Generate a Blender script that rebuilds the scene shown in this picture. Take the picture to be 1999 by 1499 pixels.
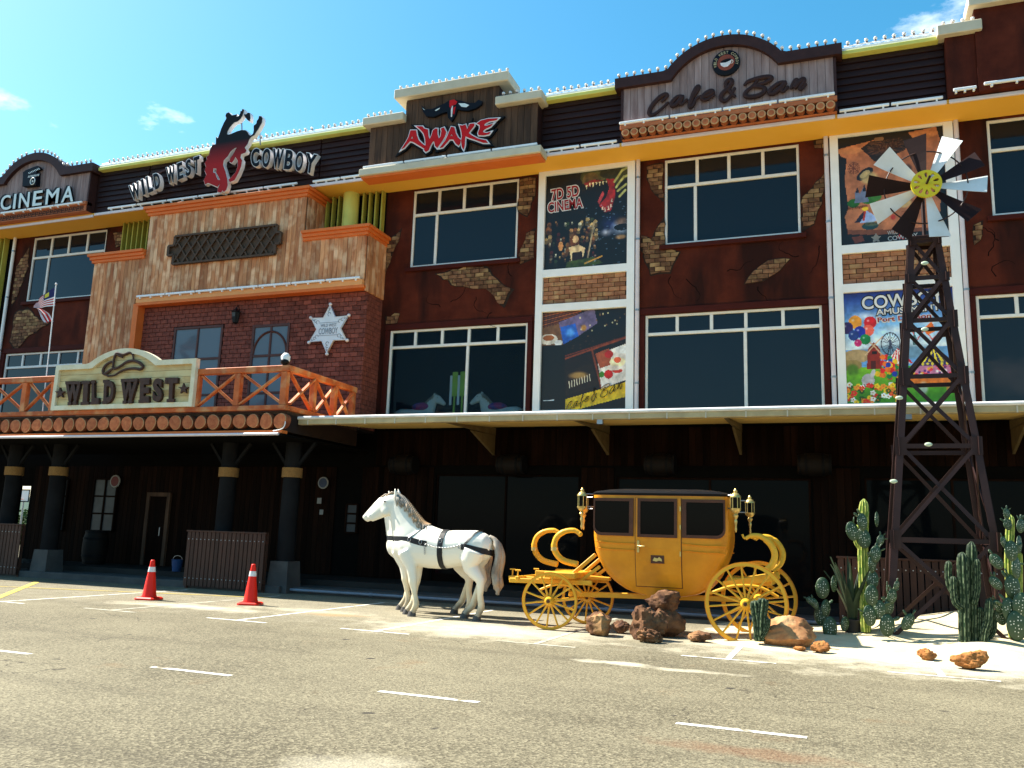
import bpy, math, random
import numpy as np
from mathutils import Matrix, Vector
random.seed(7); rng = np.random.default_rng(7)
R_ = math.radians
sc = bpy.context.scene
for o in list(bpy.data.objects): bpy.data.objects.remove(o)
COL = sc.collection
# ------------------------------------------------------------------ camera
FPX, YAW, PITCH, ROLL, EYE = 1669.5, 0.364455, 0.177495, 0.0335965, 1.5
_f = Vector((-math.sin(YAW)*math.cos(PITCH), math.cos(YAW)*math.cos(PITCH), math.sin(PITCH)))
_r = Vector((math.cos(YAW), math.sin(YAW), 0)); _u = _r.cross(_f)
RT = _r*math.cos(ROLL)+_u*math.sin(ROLL); UP = -_r*math.sin(ROLL)+_u*math.cos(ROLL); FW = _f
cam = bpy.data.cameras.new('camera'); camo = bpy.data.objects.new('camera', cam); COL.objects.link(camo)
cam.sensor_width = 36; cam.lens = FPX/1999*36; cam.clip_start = .05; cam.clip_end = 5000
m = Matrix.Identity(4)
for i in range(3):
    m[i][0] = RT[i]; m[i][1] = UP[i]; m[i][2] = -FW[i]
m[2][3] = EYE
camo.matrix_world = m
sc.camera = camo
# ------------------------------------------------------------------ sky, sun, exposure
SUNV = Vector((-.86, .045, 1.0)).normalized()           # towards the sun: from the left, along the facade
EL = math.asin(SUNV.z); AZ = math.atan2(SUNV.x, SUNV.y)
world = bpy.data.worlds.new('World'); sc.world = world; world.use_nodes = True
nt = world.node_tree; nt.nodes.clear()
def WN(t, **k):
    n = nt.nodes.new(t)
    for a, b in k.items(): setattr(n, a, b)
    return n
wo = WN('ShaderNodeOutputWorld'); bg = WN('ShaderNodeBackground'); sky = WN('ShaderNodeTexSky')
sky.sky_type = 'NISHITA'; sky.sun_disc = False; sky.sun_elevation = EL; sky.sun_rotation = AZ
sky.air_density = 1.0; sky.dust_density = .85; sky.ozone_density = 2.2
hs = WN('ShaderNodeHueSaturation'); hs.inputs['Saturation'].default_value = 1.36
hs.inputs['Hue'].default_value = .476
nt.links.new(sky.outputs[0], hs.inputs['Color'])
tc = WN('ShaderNodeTexCoord'); mp = WN('ShaderNodeMapping'); mp.inputs['Scale'].default_value = (1.0, 1.0, 2.6)
mp.inputs['Location'].default_value = (2.60, 4.105, 4.885)
nt.links.new(tc.outputs['Generated'], mp.inputs['Vector'])
nz = WN('ShaderNodeTexNoise'); nz.inputs['Scale'].default_value = 2.1; nz.inputs['Detail'].default_value = 9; nz.inputs['Roughness'].default_value = .58
nt.links.new(mp.outputs[0], nz.inputs['Vector'])
rp = WN('ShaderNodeValToRGB'); rp.color_ramp.elements[0].position = .655; rp.color_ramp.elements[1].position = .755
rp.color_ramp.elements[0].color = (0, 0, 0, 1)
nt.links.new(nz.outputs['Fac'], rp.inputs['Fac'])
mx = WN('ShaderNodeMix'); mx.data_type = 'RGBA'
nt.links.new(rp.outputs['Color'], mx.inputs['Factor']); nt.links.new(hs.outputs[0], mx.inputs['A']); mx.inputs['B'].default_value = (9.5, 9.6, 9.8, 1)
nt.links.new(mx.outputs['Result'], bg.inputs['Color']); bg.inputs['Strength'].default_value = .085
nt.links.new(bg.outputs[0], wo.inputs[0])
sl = bpy.data.lights.new('sun', 'SUN'); sl.energy = 5.0; sl.angle = R_(.55); sl.color = (1, .945, .84)
so = bpy.data.objects.new('sun', sl); COL.objects.link(so); so.rotation_euler = SUNV.to_track_quat('Z', 'Y').to_euler(); so.location = (-20, 0, 30)
vs = sc.view_settings; vs.view_transform = 'Standard'; vs.look = 'None'; vs.exposure = 1.55; vs.gamma = 1; vs.use_curve_mapping = False
# ------------------------------------------------------------------ helpers
def W(px, py, Y=None, Z=None, X=None):
    """the point of a plane of the place seen at a photograph pixel (survey by perspective)"""
    d = RT*((px-1000)/FPX) - UP*((py-750)/FPX) + FW
    if Y is not None: t = Y/d.y
    elif Z is not None: t = (Z-EYE)/d.z
    else: t = X/d.x
    return Vector((0, 0, EYE)) + d*t
WM = {}
def link(o, parent=None, mw=None):
    COL.objects.link(o)
    mw = mw or Matrix.Identity(4)
    WM[o.name] = mw
    o.matrix_basis = mw
    if parent is not None:
        o.parent = parent; o.matrix_parent_inverse = WM[parent.name].inverted()
    return o
def props(o, label=None, cat=None, group=None, kind=None):
    if label: o['label'] = label
    if cat: o['category'] = cat
    if group: o['group'] = group
    if kind: o['kind'] = kind
    return o
def thing(name, label, cat, loc=(0, 0, 0), group=None):
    o = bpy.data.objects.new(name, None); o.empty_display_size = .2
    link(o, None, Matrix.Translation(Vector(loc)))
    return props(o, label, cat, group)
def T(x, y, z): return Matrix.Translation(Vector((x, y, z)))
def RX(a): return Matrix.Rotation(a, 4, 'X')
def RY(a): return Matrix.Rotation(a, 4, 'Y')
def RZ(a): return Matrix.Rotation(a, 4, 'Z')
def SC(x, y, z): return Matrix.Diagonal((x, y, z, 1))
class MB:
    def __init__(s): s.v = []; s.f = []; s.mi = []; s.cur = 0
    def add(s, vs, fs, M=None):
        b = len(s.v)
        s.v += [tuple(M @ Vector(p)) if M is not None else tuple(p) for p in vs]
        s.f += [tuple(b+i for i in f) for f in fs]; s.mi += [s.cur]*len(fs)
        return s
    def box(s, x0, x1, y0, y1, z0, z1, ch=0, M=None):
        if ch <= 0:
            vs = [(x, y, z) for x in (x0, x1) for y in (y0, y1) for z in (z0, z1)]
            fs = [(0, 1, 3, 2), (4, 6, 7, 5), (0, 4, 5, 1), (2, 3, 7, 6), (0, 2, 6, 4), (1, 5, 7, 3)]
            return s.add(vs, fs, M)
        X = (x0, x1); Y = (y0, y1); Z = (z0, z1); c = ch; vs = []; idx = {}
        for i in (0, 1):
            for j in (0, 1):
                for k in (0, 1):
                    sx, sy, sz = (1-2*i)*c, (1-2*j)*c, (1-2*k)*c
                    for a, p in enumerate(((X[i], Y[j]+sy, Z[k]+sz), (X[i]+sx, Y[j], Z[k]+sz), (X[i]+sx, Y[j]+sy, Z[k]))):
                        idx[i, j, k, a] = len(vs); vs.append(p)
        q = lambda *a: tuple(idx[t] for t in a)
        fs = []
        for i in (0, 1):
            fs.append(q((i, 0, 0, 0), (i, 0, 1, 0), (i, 1, 1, 0), (i, 1, 0, 0)) if i == 0 else q((i, 0, 0, 0), (i, 1, 0, 0), (i, 1, 1, 0), (i, 0, 1, 0)))
            fs.append(q((0, i, 0, 1), (1, i, 0, 1), (1, i, 1, 1), (0, i, 1, 1)) if i == 0 else q((0, i, 0, 1), (0, i, 1, 1), (1, i, 1, 1), (1, i, 0, 1)))
            fs.append(q((0, 0, i, 2), (0, 1, i, 2), (1, 1, i, 2), (1, 0, i, 2)) if i == 0 else q((0, 0, i, 2), (1, 0, i, 2), (1, 1, i, 2), (0, 1, i, 2)))
        for a in (0, 1):
            for b in (0, 1):
                fs.append(q((a, b, 0, 0), (a, b, 1, 0), (a, b, 1, 1), (a, b, 0, 1)))
                fs.append(q((a, 0, b, 0), (a, 1, b, 0), (a, 1, b, 2), (a, 0, b, 2)))
                fs.append(q((0, a, b, 1), (1, a, b, 1), (1, a, b, 2), (0, a, b, 2)))
        for i in (0, 1):
            for j in (0, 1):
                for k in (0, 1): fs.append(q((i, j, k, 0), (i, j, k, 1), (i, j, k, 2)))
        return s.add(vs, fs, M)
    def prism(s, poly, y0, y1, M=None):
        """polygon in XZ extruded along Y; y0 is the front"""
        n = len(poly)
        a = sum(poly[i][0]*poly[(i+1) % n][1]-poly[(i+1) % n][0]*poly[i][1] for i in range(n))
        if a < 0: poly = poly[::-1]
        vs = [(x, y0, z) for x, z in poly]+[(x, y1, z) for x, z in poly]
        fs = [tuple(range(n)), tuple(range(2*n-1, n-1, -1))]+[(i, i+n, (i+1) % n+n, (i+1) % n) for i in range(n)]
        return s.add(vs, fs, M)
    def bar(s, p, q, w, h, up=(0, 0, 1), ch=0):
        p = Vector(p); q = Vector(q); d = (q-p); L = d.length; d.normalize(); up = Vector(up)
        a = d.cross(up)
        if a.length < 1e-4: up = Vector((0, 1, 0)); a = d.cross(up)
        a.normalize(); b = a.cross(d)
        M = Matrix(((d.x, a.x, b.x, p.x), (d.y, a.y, b.y, p.y), (d.z, a.z, b.z, p.z), (0, 0, 0, 1)))
        return s.box(0, L, -w/2, w/2, -h/2, h/2, ch, M)
    def tube(s, pts, r, n=8, M=None, flat=None, closed=False):
        pts = [Vector(p) for p in pts]; k = len(pts)
        rad = r if isinstance(r, (list, tuple)) else [r]*k
        t0 = (pts[1]-pts[0]).normalized(); ref = Vector((0, 0, 1)) if abs(t0.z) < .9 else Vector((1, 0, 0))
        a = t0.cross(ref).normalized(); vs = []; fs = []
        for i, p in enumerate(pts):
            if closed: t = pts[(i+1) % k]-pts[i-1]
            else: t = (pts[min(i+1, k-1)]-pts[max(i-1, 0)])
            t.normalize(); a = (a-t*a.dot(t)).normalized(); b = t.cross(a)
            for j in range(n):
                th = 2*math.pi*j/n
                vs.append(p+a*math.cos(th)*rad[i]+b*math.sin(th)*rad[i]*(flat or 1))
        for i in range(k if closed else k-1):
            for j in range(n):
                i2 = (i+1) % k
                fs.append((i*n+j, i*n+(j+1) % n, i2*n+(j+1) % n, i2*n+j))
        if not closed: fs += [tuple(range(n-1, -1, -1)), tuple((k-1)*n+j for j in range(n))]
        return s.add(vs, fs, M)
    def lathe(s, prof, c=(0, 0, 0), n=16, M=None):
        vs = []; fs = []; k = len(prof)
        for r, z in prof:
            for j in range(n):
                th = 2*math.pi*j/n; vs.append((c[0]+r*math.cos(th), c[1]+r*math.sin(th), c[2]+z))
        for i in range(k-1):
            for j in range(n): fs.append((i*n+j, i*n+(j+1) % n, (i+1)*n+(j+1) % n, (i+1)*n+j))
        fs += [tuple(range(n-1, -1, -1)), tuple((k-1)*n+j for j in range(n))]
        return s.add(vs, fs, M)
    def ell(s, c, r, n=12, m=8, M=None):
        r = r if isinstance(r, (list, tuple)) else (r, r, r)
        vs = [(c[0], c[1], c[2]-r[2])]; fs = []
        for i in range(1, m):
            ph = -math.pi/2+math.pi*i/m
            for j in range(n):
                th = 2*math.pi*j/n
                vs.append((c[0]+r[0]*math.cos(ph)*math.cos(th), c[1]+r[1]*math.cos(ph)*math.sin(th), c[2]+r[2]*math.sin(ph)))
        vs.append((c[0], c[1], c[2]+r[2])); L = len(vs)-1
        for j in range(n):
            fs.append((0, 1+(j+1) % n, 1+j)); fs.append((L, L-n+j, L-n+(j+1) % n))
        for i in range(m-2):
            for j in range(n):
                a = 1+i*n; fs.append((a+j, a+(j+1) % n, a+n+(j+1) % n, a+n+j))
        return s.add(vs, fs, M)
    def quad(s, a, b, c, d): return s.add([a, b, c, d], [(0, 1, 2, 3)])
    def mesh(s, name, mats, smooth=None):
        me = bpy.data.meshes.new(name); me.from_pydata(s.v, [], s.f)
        mats = mats if isinstance(mats, (list, tuple)) else [mats]
        for mm in mats: me.materials.append(mm)
        if len(mats) > 1: me.polygons.foreach_set('material_index', s.mi)
        if smooth is not None:
            me.polygons.foreach_set('use_smooth', [True]*len(me.polygons))
            if smooth < 179: me.set_sharp_from_angle(angle=R_(smooth))
        me.update()
        return me
    def build(s, name, mats, parent=None, smooth=None, mw=None, **k):
        o = bpy.data.objects.new(name, s.mesh(name, mats, smooth))
        link(o, parent, mw)
        if k: props(o, **k)
        return o
def inst(name, me, parent, mw):
    return link(bpy.data.objects.new(name, me), parent, mw)
def catmull(pts, n=8, closed=False):
    P = [Vector(p) for p in pts]; out = []; k = len(P)
    for i in range(k if closed else k-1):
        a = P[(i-1) % k] if closed else P[max(i-1, 0)]; b = P[i]; c = P[(i+1) % k]; d = P[(i+2) % k] if closed else P[min(i+2, k-1)]
        for j in range(n):
            t = j/n
            out.append(.5*((2*b)+(c-a)*t+(2*a-5*b+4*c-d)*t*t+(3*b-a-3*c+d)*t**3))
    if not closed: out.append(P[-1])
    return out
def shape_mesh(polys, extrude=.02, offset=0, name='letter'):
    """flat outlines (lists of (x,y), holes included) -> solid mesh lying in XZ, face towards -Y"""
    cu = bpy.data.curves.new('c', 'CURVE'); cu.dimensions = '2D'; cu.fill_mode = 'BOTH'; cu.extrude = extrude; cu.offset = offset
    for p in polys:
        sp = cu.splines.new('POLY'); sp.points.add(len(p)-1); sp.use_cyclic_u = True
        for q, xy in zip(sp.points, p): q.co = (xy[0], xy[1], 0, 1)
    return _curve_mesh(cu, name)
def _curve_mesh(cu, name):
    o = bpy.data.objects.new('tmp', cu)
    me = bpy.data.meshes.new_from_object(o); me.name = name
    bpy.data.objects.remove(o); bpy.data.curves.remove(cu)
    me.transform(Matrix.Rotation(R_(90), 4, 'X'))
    return me
def text_mesh(txt, size=1, extrude=.02, offset=0, shear=0, spacing=1, align='LEFT', name='letter'):
    cu = bpy.data.curves.new('t', 'FONT'); cu.body = txt; cu.size = size; cu.extrude = extrude; cu.offset = offset; cu.shear = shear
    cu.space_character = spacing; cu.align_x = align; cu.resolution_u = 4
    return _curve_mesh(cu, name)
def fit_mesh(me, x0, x1, z0, z1):
    n = len(me.vertices); a = np.empty(n*3, 'f'); me.vertices.foreach_get('co', a); a = a.reshape(-1, 3)
    lo = a.min(0); hi = a.max(0)
    a[:, 0] = x0+(a[:, 0]-lo[0])/(hi[0]-lo[0])*(x1-x0); a[:, 2] = z0+(a[:, 2]-lo[2])/(hi[2]-lo[2])*(z1-z0)
    me.vertices.foreach_set('co', a.ravel()); me.update(); return me
def put(name, me, mat, parent, mw=None, smooth=None):
    me.materials.clear(); me.materials.append(mat)
    if smooth is not None:
        me.polygons.foreach_set('use_smooth', [True]*len(me.polygons)); me.set_sharp_from_angle(angle=R_(smooth))
    return inst(name, me, parent, mw or Matrix.Identity(4))
# ------------------------------------------------------------------ materials
def mat(name, a, b=None, scale=4, stretch=(1, 1, 1), rough=.7, bump=0, bscale=40, ov=0, metal=0, spec=.22, detail=5, coat=0, lo=.35, hi=.65, c=None, cthr=.62, cst=(1, 1, 1)):
    """procedural: a..b blended by world-space noise, object-random brightness ov, noise bump, optional stain colour c"""
    mt = bpy.data.materials.new(name); mt.use_nodes = True; t = mt.node_tree; B = t.nodes['Principled BSDF']
    N = t.nodes.new; L = t.links.new
    geo = N('ShaderNodeNewGeometry'); mpn = N('ShaderNodeMapping'); mpn.inputs['Scale'].default_value = stretch
    oi = N('ShaderNodeObjectInfo'); va = N('ShaderNodeVectorMath'); va.operation = 'ADD'
    ms = N('ShaderNodeMath'); ms.operation = 'MULTIPLY'; ms.inputs[1].default_value = 13.7 if ov else 0
    L(oi.outputs['Random'], ms.inputs[0]); L(geo.outputs['Position'], va.inputs[0]); L(ms.outputs[0], va.inputs[1])
    L(va.outputs[0], mpn.inputs['Vector'])
    n1 = N('ShaderNodeTexNoise'); n1.inputs['Scale'].default_value = scale; n1.inputs['Detail'].default_value = detail; n1.inputs['Roughness'].default_value = .6
    L(mpn.outputs[0], n1.inputs['Vector'])
    r = N('ShaderNodeMapRange'); r.inputs[1].default_value = lo; r.inputs[2].default_value = hi; L(n1.outputs['Fac'], r.inputs[0])
    mxn = N('ShaderNodeMix'); mxn.data_type = 'RGBA'; b = b or tuple(x*.8 for x in a)
    mxn.inputs['A'].default_value = (*a, 1); mxn.inputs['B'].default_value = (*b, 1); L(r.outputs[0], mxn.inputs['Factor'])
    col = mxn.outputs['Result']
    if c:
        n3 = N('ShaderNodeTexNoise'); n3.inputs['Scale'].default_value = scale*.37; n3.inputs['Detail'].default_value = 7; mp3 = N('ShaderNodeMapping'); mp3.inputs['Scale'].default_value = cst; L(va.outputs[0], mp3.inputs['Vector']); L(mp3.outputs[0], n3.inputs['Vector'])
        r3 = N('ShaderNodeMapRange'); r3.inputs[1].default_value = cthr-.08; r3.inputs[2].default_value = cthr+.08; L(n3.outputs['Fac'], r3.inputs[0])
        m3 = N('ShaderNodeMix'); m3.data_type = 'RGBA'; L(col, m3.inputs['A']); m3.inputs['B'].default_value = (*c, 1); L(r3.outputs[0], m3.inputs['Factor']); col = m3.outputs['Result']
    if ov:
        r2 = N('ShaderNodeMapRange'); r2.inputs[3].default_value = 1-ov; r2.inputs[4].default_value = 1+ov; L(oi.outputs['Random'], r2.inputs[0])
        m2 = N('ShaderNodeMix'); m2.data_type = 'RGBA'; m2.blend_type = 'MULTIPLY'; m2.inputs['Factor'].default_value = 1
        L(col, m2.inputs['A']); L(r2.outputs[0], m2.inputs['B']); col = m2.outputs['Result']
    L(col, B.inputs['Base Color'])
    B.inputs['Roughness'].default_value = rough; B.inputs['Metallic'].default_value = metal; B.inputs['Specular IOR Level'].default_value = spec
    if coat: B.inputs['Coat Weight'].default_value = coat
    if bump:
        n2 = N('ShaderNodeTexNoise'); n2.inputs['Scale'].default_value = bscale; n2.inputs['Detail'].default_value = 6
        L(mpn.outputs[0], n2.inputs['Vector']); bp = N('ShaderNodeBump'); bp.inputs['Strength'].default_value = bump; bp.inputs['Distance'].default_value = .02
        L(n2.outputs['Fac'], bp.inputs['Height']); L(bp.outputs[0], B.inputs['Normal'])
    return mt
def glass_mat(name, tint, trans, rough=.03, spec=.3):
    mt = bpy.data.materials.new(name); mt.use_nodes = True; t = mt.node_tree; B = t.nodes['Principled BSDF']; N = t.nodes.new; L = t.links.new
    B.inputs['Base Color'].default_value = (*tint, 1); B.inputs['Roughness'].default_value = rough; B.inputs['Specular IOR Level'].default_value = spec
    nzz = N('ShaderNodeTexNoise'); nzz.inputs['Scale'].default_value = .9; bp = N('ShaderNodeBump'); bp.inputs['Strength'].default_value = .06; bp.inputs['Distance'].default_value = .05
    g = N('ShaderNodeNewGeometry'); L(g.outputs['Position'], nzz.inputs['Vector']); L(nzz.outputs['Fac'], bp.inputs['Height']); L(bp.outputs[0], B.inputs['Normal'])
    if trans:
        tr = N('ShaderNodeBsdfTransparent'); tr.inputs['Color'].default_value = (trans*.85, trans*.95, trans, 1)
        mxs = N('ShaderNodeMixShader'); mxs.inputs[0].default_value = .14
        L(tr.outputs[0], mxs.inputs[1]); L(B.outputs[0], mxs.inputs[2]); L(mxs.outputs[0], t.nodes['Material Output'].inputs['Surface'])
    return mt
M = {}
M['red'] = mat('red_plaster', (.110, .022, .011), (.050, .010, .006), scale=1.5, rough=.85, spec=.1, bump=.25, bscale=14, c=(.026, .008, .006), cthr=.56, lo=.30, hi=.70, cst=(2.2, 1, .55))
M['redtrim'] = mat('dark_red_trim', (.062, .011, .008), rough=.7, spec=.1)
M['yellow'] = mat('yellow_paint', (.90, .50, .075), (.86, .46, .06), scale=.8, rough=.6)
M['lime'] = mat('lime_yellow_paint', (.66, .64, .16), (.58, .56, .13), scale=2, rough=.6)
M['white'] = mat('white_paint', (.88, .87, .86), (.82, .81, .79), scale=2.2, rough=.55)
M['frame'] = mat('window_frame_white', (.78, .76, .72), (.70, .68, .64), scale=6, rough=.45)
M['glass'] = glass_mat('dark_tinted_glass', (.008, .011, .016), 0)
M['glass2'] = glass_mat('clear_tinted_glass', (.02, .035, .05), .88)
M['shopglass'] = glass_mat('dark_shop_glass', (.004, .005, .006), 0, .05, .035)
M['pinkpipe'] = mat('pipe_pale', (.72, .64, .66), (.66, .58, .60), scale=5, rough=.4)
M['tube'] = mat('lamp_tube_white', (.85, .86, .88), (.8, .81, .83), rough=.3)
M['siding'] = mat('dark_brown_siding', (.028, .010, .009), (.019, .007, .007), scale=3, stretch=(.3, 1, 3), rough=.6, bump=.1, ov=.18)
M['brown'] = mat('dark_brown_paint', (.032, .012, .010), (.024, .009, .008), scale=4, rough=.55, bump=.15, bscale=25)
M['woodo'] = mat('orange_wood', (.68, .31, .135), (.34, .105, .038), scale=5, stretch=(1, 1, .16), rough=.7, bump=.15, ov=.22, c=(.74, .44, .25), cthr=.56, lo=.32, hi=.66)
M['woodg'] = mat('grey_wood', (.34, .245, .235), (.20, .128, .120), scale=6, stretch=(1, 1, .14), rough=.8, bump=.2, ov=.16)
M['woodb'] = mat('brown_wood', (.105, .055, .032), (.05, .027, .017), scale=6, stretch=(1, 1, .14), rough=.8, bump=.2, ov=.2)
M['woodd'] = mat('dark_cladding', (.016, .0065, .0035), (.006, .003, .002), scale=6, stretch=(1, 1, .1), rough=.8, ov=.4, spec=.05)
M['orange'] = mat('orange_paint', (.72, .175, .035), (.66, .15, .03), scale=3, rough=.55)
M['orange_lit'] = mat('orange_paint_lit', (.80, .36, .13), (.76, .32, .11), scale=3, rough=.6)  # orange of the beam made paler: light on its front is painted in
M['rail'] = mat('red_orange_timber', (.62, .155, .042), (.40, .085, .024), scale=7, stretch=(.4, .4, .4), rough=.65, bump=.15, ov=.15, c=(.60, .28, .12), cthr=.58)
M['brick'] = mat('brick_red', (.235, .066, .044), (.13, .036, .026), scale=7, rough=.85, bump=.3, bscale=50, ov=.3)
M['brickt'] = mat('brick_tan', (.36, .165, .085), (.25, .10, .055), scale=7, rough=.85, bump=.3, bscale=50, ov=.32, c=(.42, .25, .12), cthr=.6)
M['brickp'] = mat('brick_painted', (.22, .105, .052), (.07, .030, .018), scale=5, rough=.85, bump=.2, bscale=50, ov=.35, c=(.34, .21, .095), cthr=.57)
M['mortar'] = mat('dark_mortar', (.030, .018, .014), rough=.95)
M['logend'] = mat('log_end', (.54, .165, .06), (.37, .09, .033), scale=9, rough=.75, bump=.1, ov=.15)
M['logbark'] = mat('log_bark', (.34, .10, .04), (.20, .055, .024), scale=8, rough=.8, bump=.3, ov=.15)
M['logring'] = mat('log_pale_edge', (.55, .32, .15), (.42, .22, .10), scale=12, rough=.8)
M['beige'] = mat('beige_paint', (.60, .54, .41), (.53, .47, .35), scale=2.5, rough=.6)
M['black'] = mat('black_paint', (.008, .008, .009), rough=.4, spec=.12)
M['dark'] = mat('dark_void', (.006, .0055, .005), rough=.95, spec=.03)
M['canopy'] = mat('canopy_sheet', (.80, .56, .19), (.74, .50, .155), scale=3, stretch=(.3, 1, 1), rough=.6)
M['gutter'] = mat('gutter_metal', (.52, .41, .22), (.40, .31, .165), scale=3, rough=.5)
M['canwhite'] = mat('gutter_white', (.84, .82, .78), rough=.45)
M['bulb'] = mat('bulb_glass', (.82, .78, .76), rough=.15, spec=.6)
M['metal'] = mat('grey_metal', (.35, .35, .36), rough=.35, metal=.8)
# ------------------------------------------------------------------ ground
def asphalt():
    mt = bpy.data.materials.new('worn_asphalt'); mt.use_nodes = True; t = mt.node_tree; B = t.nodes['Principled BSDF']; N = t.nodes.new; L = t.links.new
    g = N('ShaderNodeNewGeometry')
    def noise(s, d=6, r=.6, vec=None):
        n = N('ShaderNodeTexNoise'); n.inputs['Scale'].default_value = s; n.inputs['Detail'].default_value = d; n.inputs['Roughness'].default_value = r
        L(vec or g.outputs['Position'], n.inputs['Vector']); return n.outputs['Fac']
    def rng_(x, a, b, c=0, d=1):
        r = N('ShaderNodeMapRange'); r.inputs[1].default_value = a; r.inputs[2].default_value = b; r.inputs[3].default_value = c; r.inputs[4].default_value = d; L(x, r.inputs[0]); return r.outputs[0]
    def mixc(f, a, b):
        x = N('ShaderNodeMix'); x.data_type = 'RGBA'; L(f, x.inputs['Factor'])
        for k, v in (('A', a), ('B', b)):
            if isinstance(v, tuple): x.inputs[k].default_value = (*v, 1)
            else: L(v, x.inputs[k])
        return x.outputs['Result']
    def mth(op, a, b):
        x = N('ShaderNodeMath'); x.operation = op; x.use_clamp = True
        for i, v in enumerate((a, b)):
            if isinstance(v, (int, float)): x.inputs[i].default_value = v
            else: L(v, x.inputs[i])
        return x.outputs[0]
    base = mixc(rng_(noise(.28, 6, .65), .36, .64), (.078, .067, .041), (.168, .147, .094))
    # aggregate speckle
    vo = N('ShaderNodeTexVoronoi'); vo.inputs['Scale'].default_value = 50; L(g.outputs['Position'], vo.inputs['Vector'])
    sep = N('ShaderNodeSeparateColor'); L(vo.outputs['Color'], sep.inputs[0])
    base = mixc(rng_(sep.outputs[0], .3, 1, 0, .75), base, (.27, .235, .152))
    base = mixc(rng_(noise(34, 3), .53, .64, 0, .9), base, (.055, .044, .029))
    # tyre-polished lanes along the road and hairline cracks
    mpt = N('ShaderNodeMapping'); mpt.inputs['Scale'].default_value = (.07, 1.1, 1); L(g.outputs['Position'], mpt.inputs['Vector'])
    base = mixc(rng_(noise(1.3, 5, .6, mpt.outputs[0]), .52, .70, 0, .3), base, (.055, .046, .030))
    ve = N('ShaderNodeTexVoronoi'); ve.feature = 'DISTANCE_TO_EDGE'; ve.inputs['Scale'].default_value = .42
    nd = N('ShaderNodeTexNoise'); nd.inputs['Scale'].default_value = 1.6; nd.inputs['Detail'].default_value = 6; L(g.outputs['Position'], nd.inputs['Vector'])
    sd = N('ShaderNodeVectorMath'); sd.operation = 'SCALE'; sd.inputs['Scale'].default_value = .9; L(nd.outputs['Color'], sd.inputs[0]); ae = N('ShaderNodeVectorMath'); ae.operation = 'ADD'; L(g.outputs['Position'], ae.inputs[0]); L(sd.outputs[0], ae.inputs[1]); L(ae.outputs[0], ve.inputs['Vector'])
    base = mixc(mth('MULTIPLY', rng_(ve.outputs['Distance'], .002, .006, .75, 0), rng_(noise(.5, 3), .50, .56)), base, (.03, .024, .017))
    # mud and rust coloured patches
    base = mixc(rng_(noise(.9, 6), .62, .74, 0, .4), base, (.17, .098, .045))
    # dark oil spots
    v2 = N('ShaderNodeTexVoronoi'); v2.inputs['Scale'].default_value = 1.15
    ad = N('ShaderNodeVectorMath'); ad.operation = 'ADD'; nn = N('ShaderNodeTexNoise'); nn.inputs['Scale'].default_value = 6; L(g.outputs['Position'], nn.inputs['Vector'])
    sc_ = N('ShaderNodeVectorMath'); sc_.operation = 'SCALE'; sc_.inputs['Scale'].default_value = .12; L(nn.outputs['Color'], sc_.inputs[0]); L(g.outputs['Position'], ad.inputs[0]); L(sc_.outputs[0], ad.inputs[1]); L(ad.outputs[0], v2.inputs['Vector'])
    base = mixc(rng_(v2.outputs['Distance'], .045, .075, .95, 0), base, (.030, .026, .022))
    # pale sand dust blown over the parking bays, thickest beside the sand bed
    xyz = N('ShaderNodeSeparateXYZ'); L(g.outputs['Position'], xyz.inputs[0])
    def blob(cx, cy, rx, ry, soft=.5):
        a = mth('POWER', mth('ABSOLUTE', rng_(xyz.outputs[0], cx-rx, cx+rx, -1, 1), 0), 2.0); b = None
        ax = N('ShaderNodeMath'); ax.operation = 'MULTIPLY_ADD'; ax.inputs[1].default_value = 1/rx; ax.inputs[2].default_value = -cx/rx; L(xyz.outputs[0], ax.inputs[0])
        ay = N('ShaderNodeMath'); ay.operation = 'MULTIPLY_ADD'; ay.inputs[1].default_value = 1/ry; ay.inputs[2].default_value = -cy/ry; L(xyz.outputs[1], ay.inputs[0])
        cm = N('ShaderNodeCombineXYZ'); L(ax.outputs[0], cm.inputs[0]); L(ay.outputs[0], cm.inputs[1])
        ln = N('ShaderNodeVectorMath'); ln.operation = 'LENGTH'; L(cm.outputs[0], ln.inputs[0])
        wob = N('ShaderNodeMath'); wob.operation = 'MULTIPLY_ADD'; wob.inputs[1].default_value = 2.2; L(noise(1.7, 8, .7), wob.inputs[0]); L(ln.outputs['Value'], wob.inputs[2])
        return rng_(wob.outputs[0], 1.4+soft, 1.35, 0, 1)
    dust = (.50, .45, .33)
    for cx, cy, rx, ry, s, k in ((-5, 15.2, 15, 2.6, 1.0, .22), (1.4, 14.2, 3.8, 2.3, .9, .95), (-5.4, 13.4, 2.2, 1.3, .9, .7), (-11.6, 13.6, 2.1, .55, .7, .7), (-2.6, 10.9, .8, .28, .4, .75), (-1.7, 10.75, .9, .2, .4, .6), (-9.3, 14.4, 1.6, .5, .6, .5), (-3.0, 5.2, .6, .5, .5, .35), (-8.9, 17.2, 1.0, .25, .6, .6)):
        bl = blob(cx, cy, rx, ry, s)
        base = mixc(mth('MULTIPLY', bl, k), base, dust)
    base = mixc(mth('MULTIPLY', blob(-.7, 6.9, .9, .28, .6), .5), base, (.15, .07, .035))
    base = mixc(mth('MULTIPLY', blob(-8.6, 14.0, .8, .4, .6), .5), base, (.30, .17, .06))
    L(base, B.inputs['Base Color']); B.inputs['Roughness'].default_value = .92; B.inputs['Specular IOR Level'].default_value = .2
    bp = N('ShaderNodeBump'); bp.inputs['Strength'].default_value = .55; bp.inputs['Distance'].default_value = .012
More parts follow.
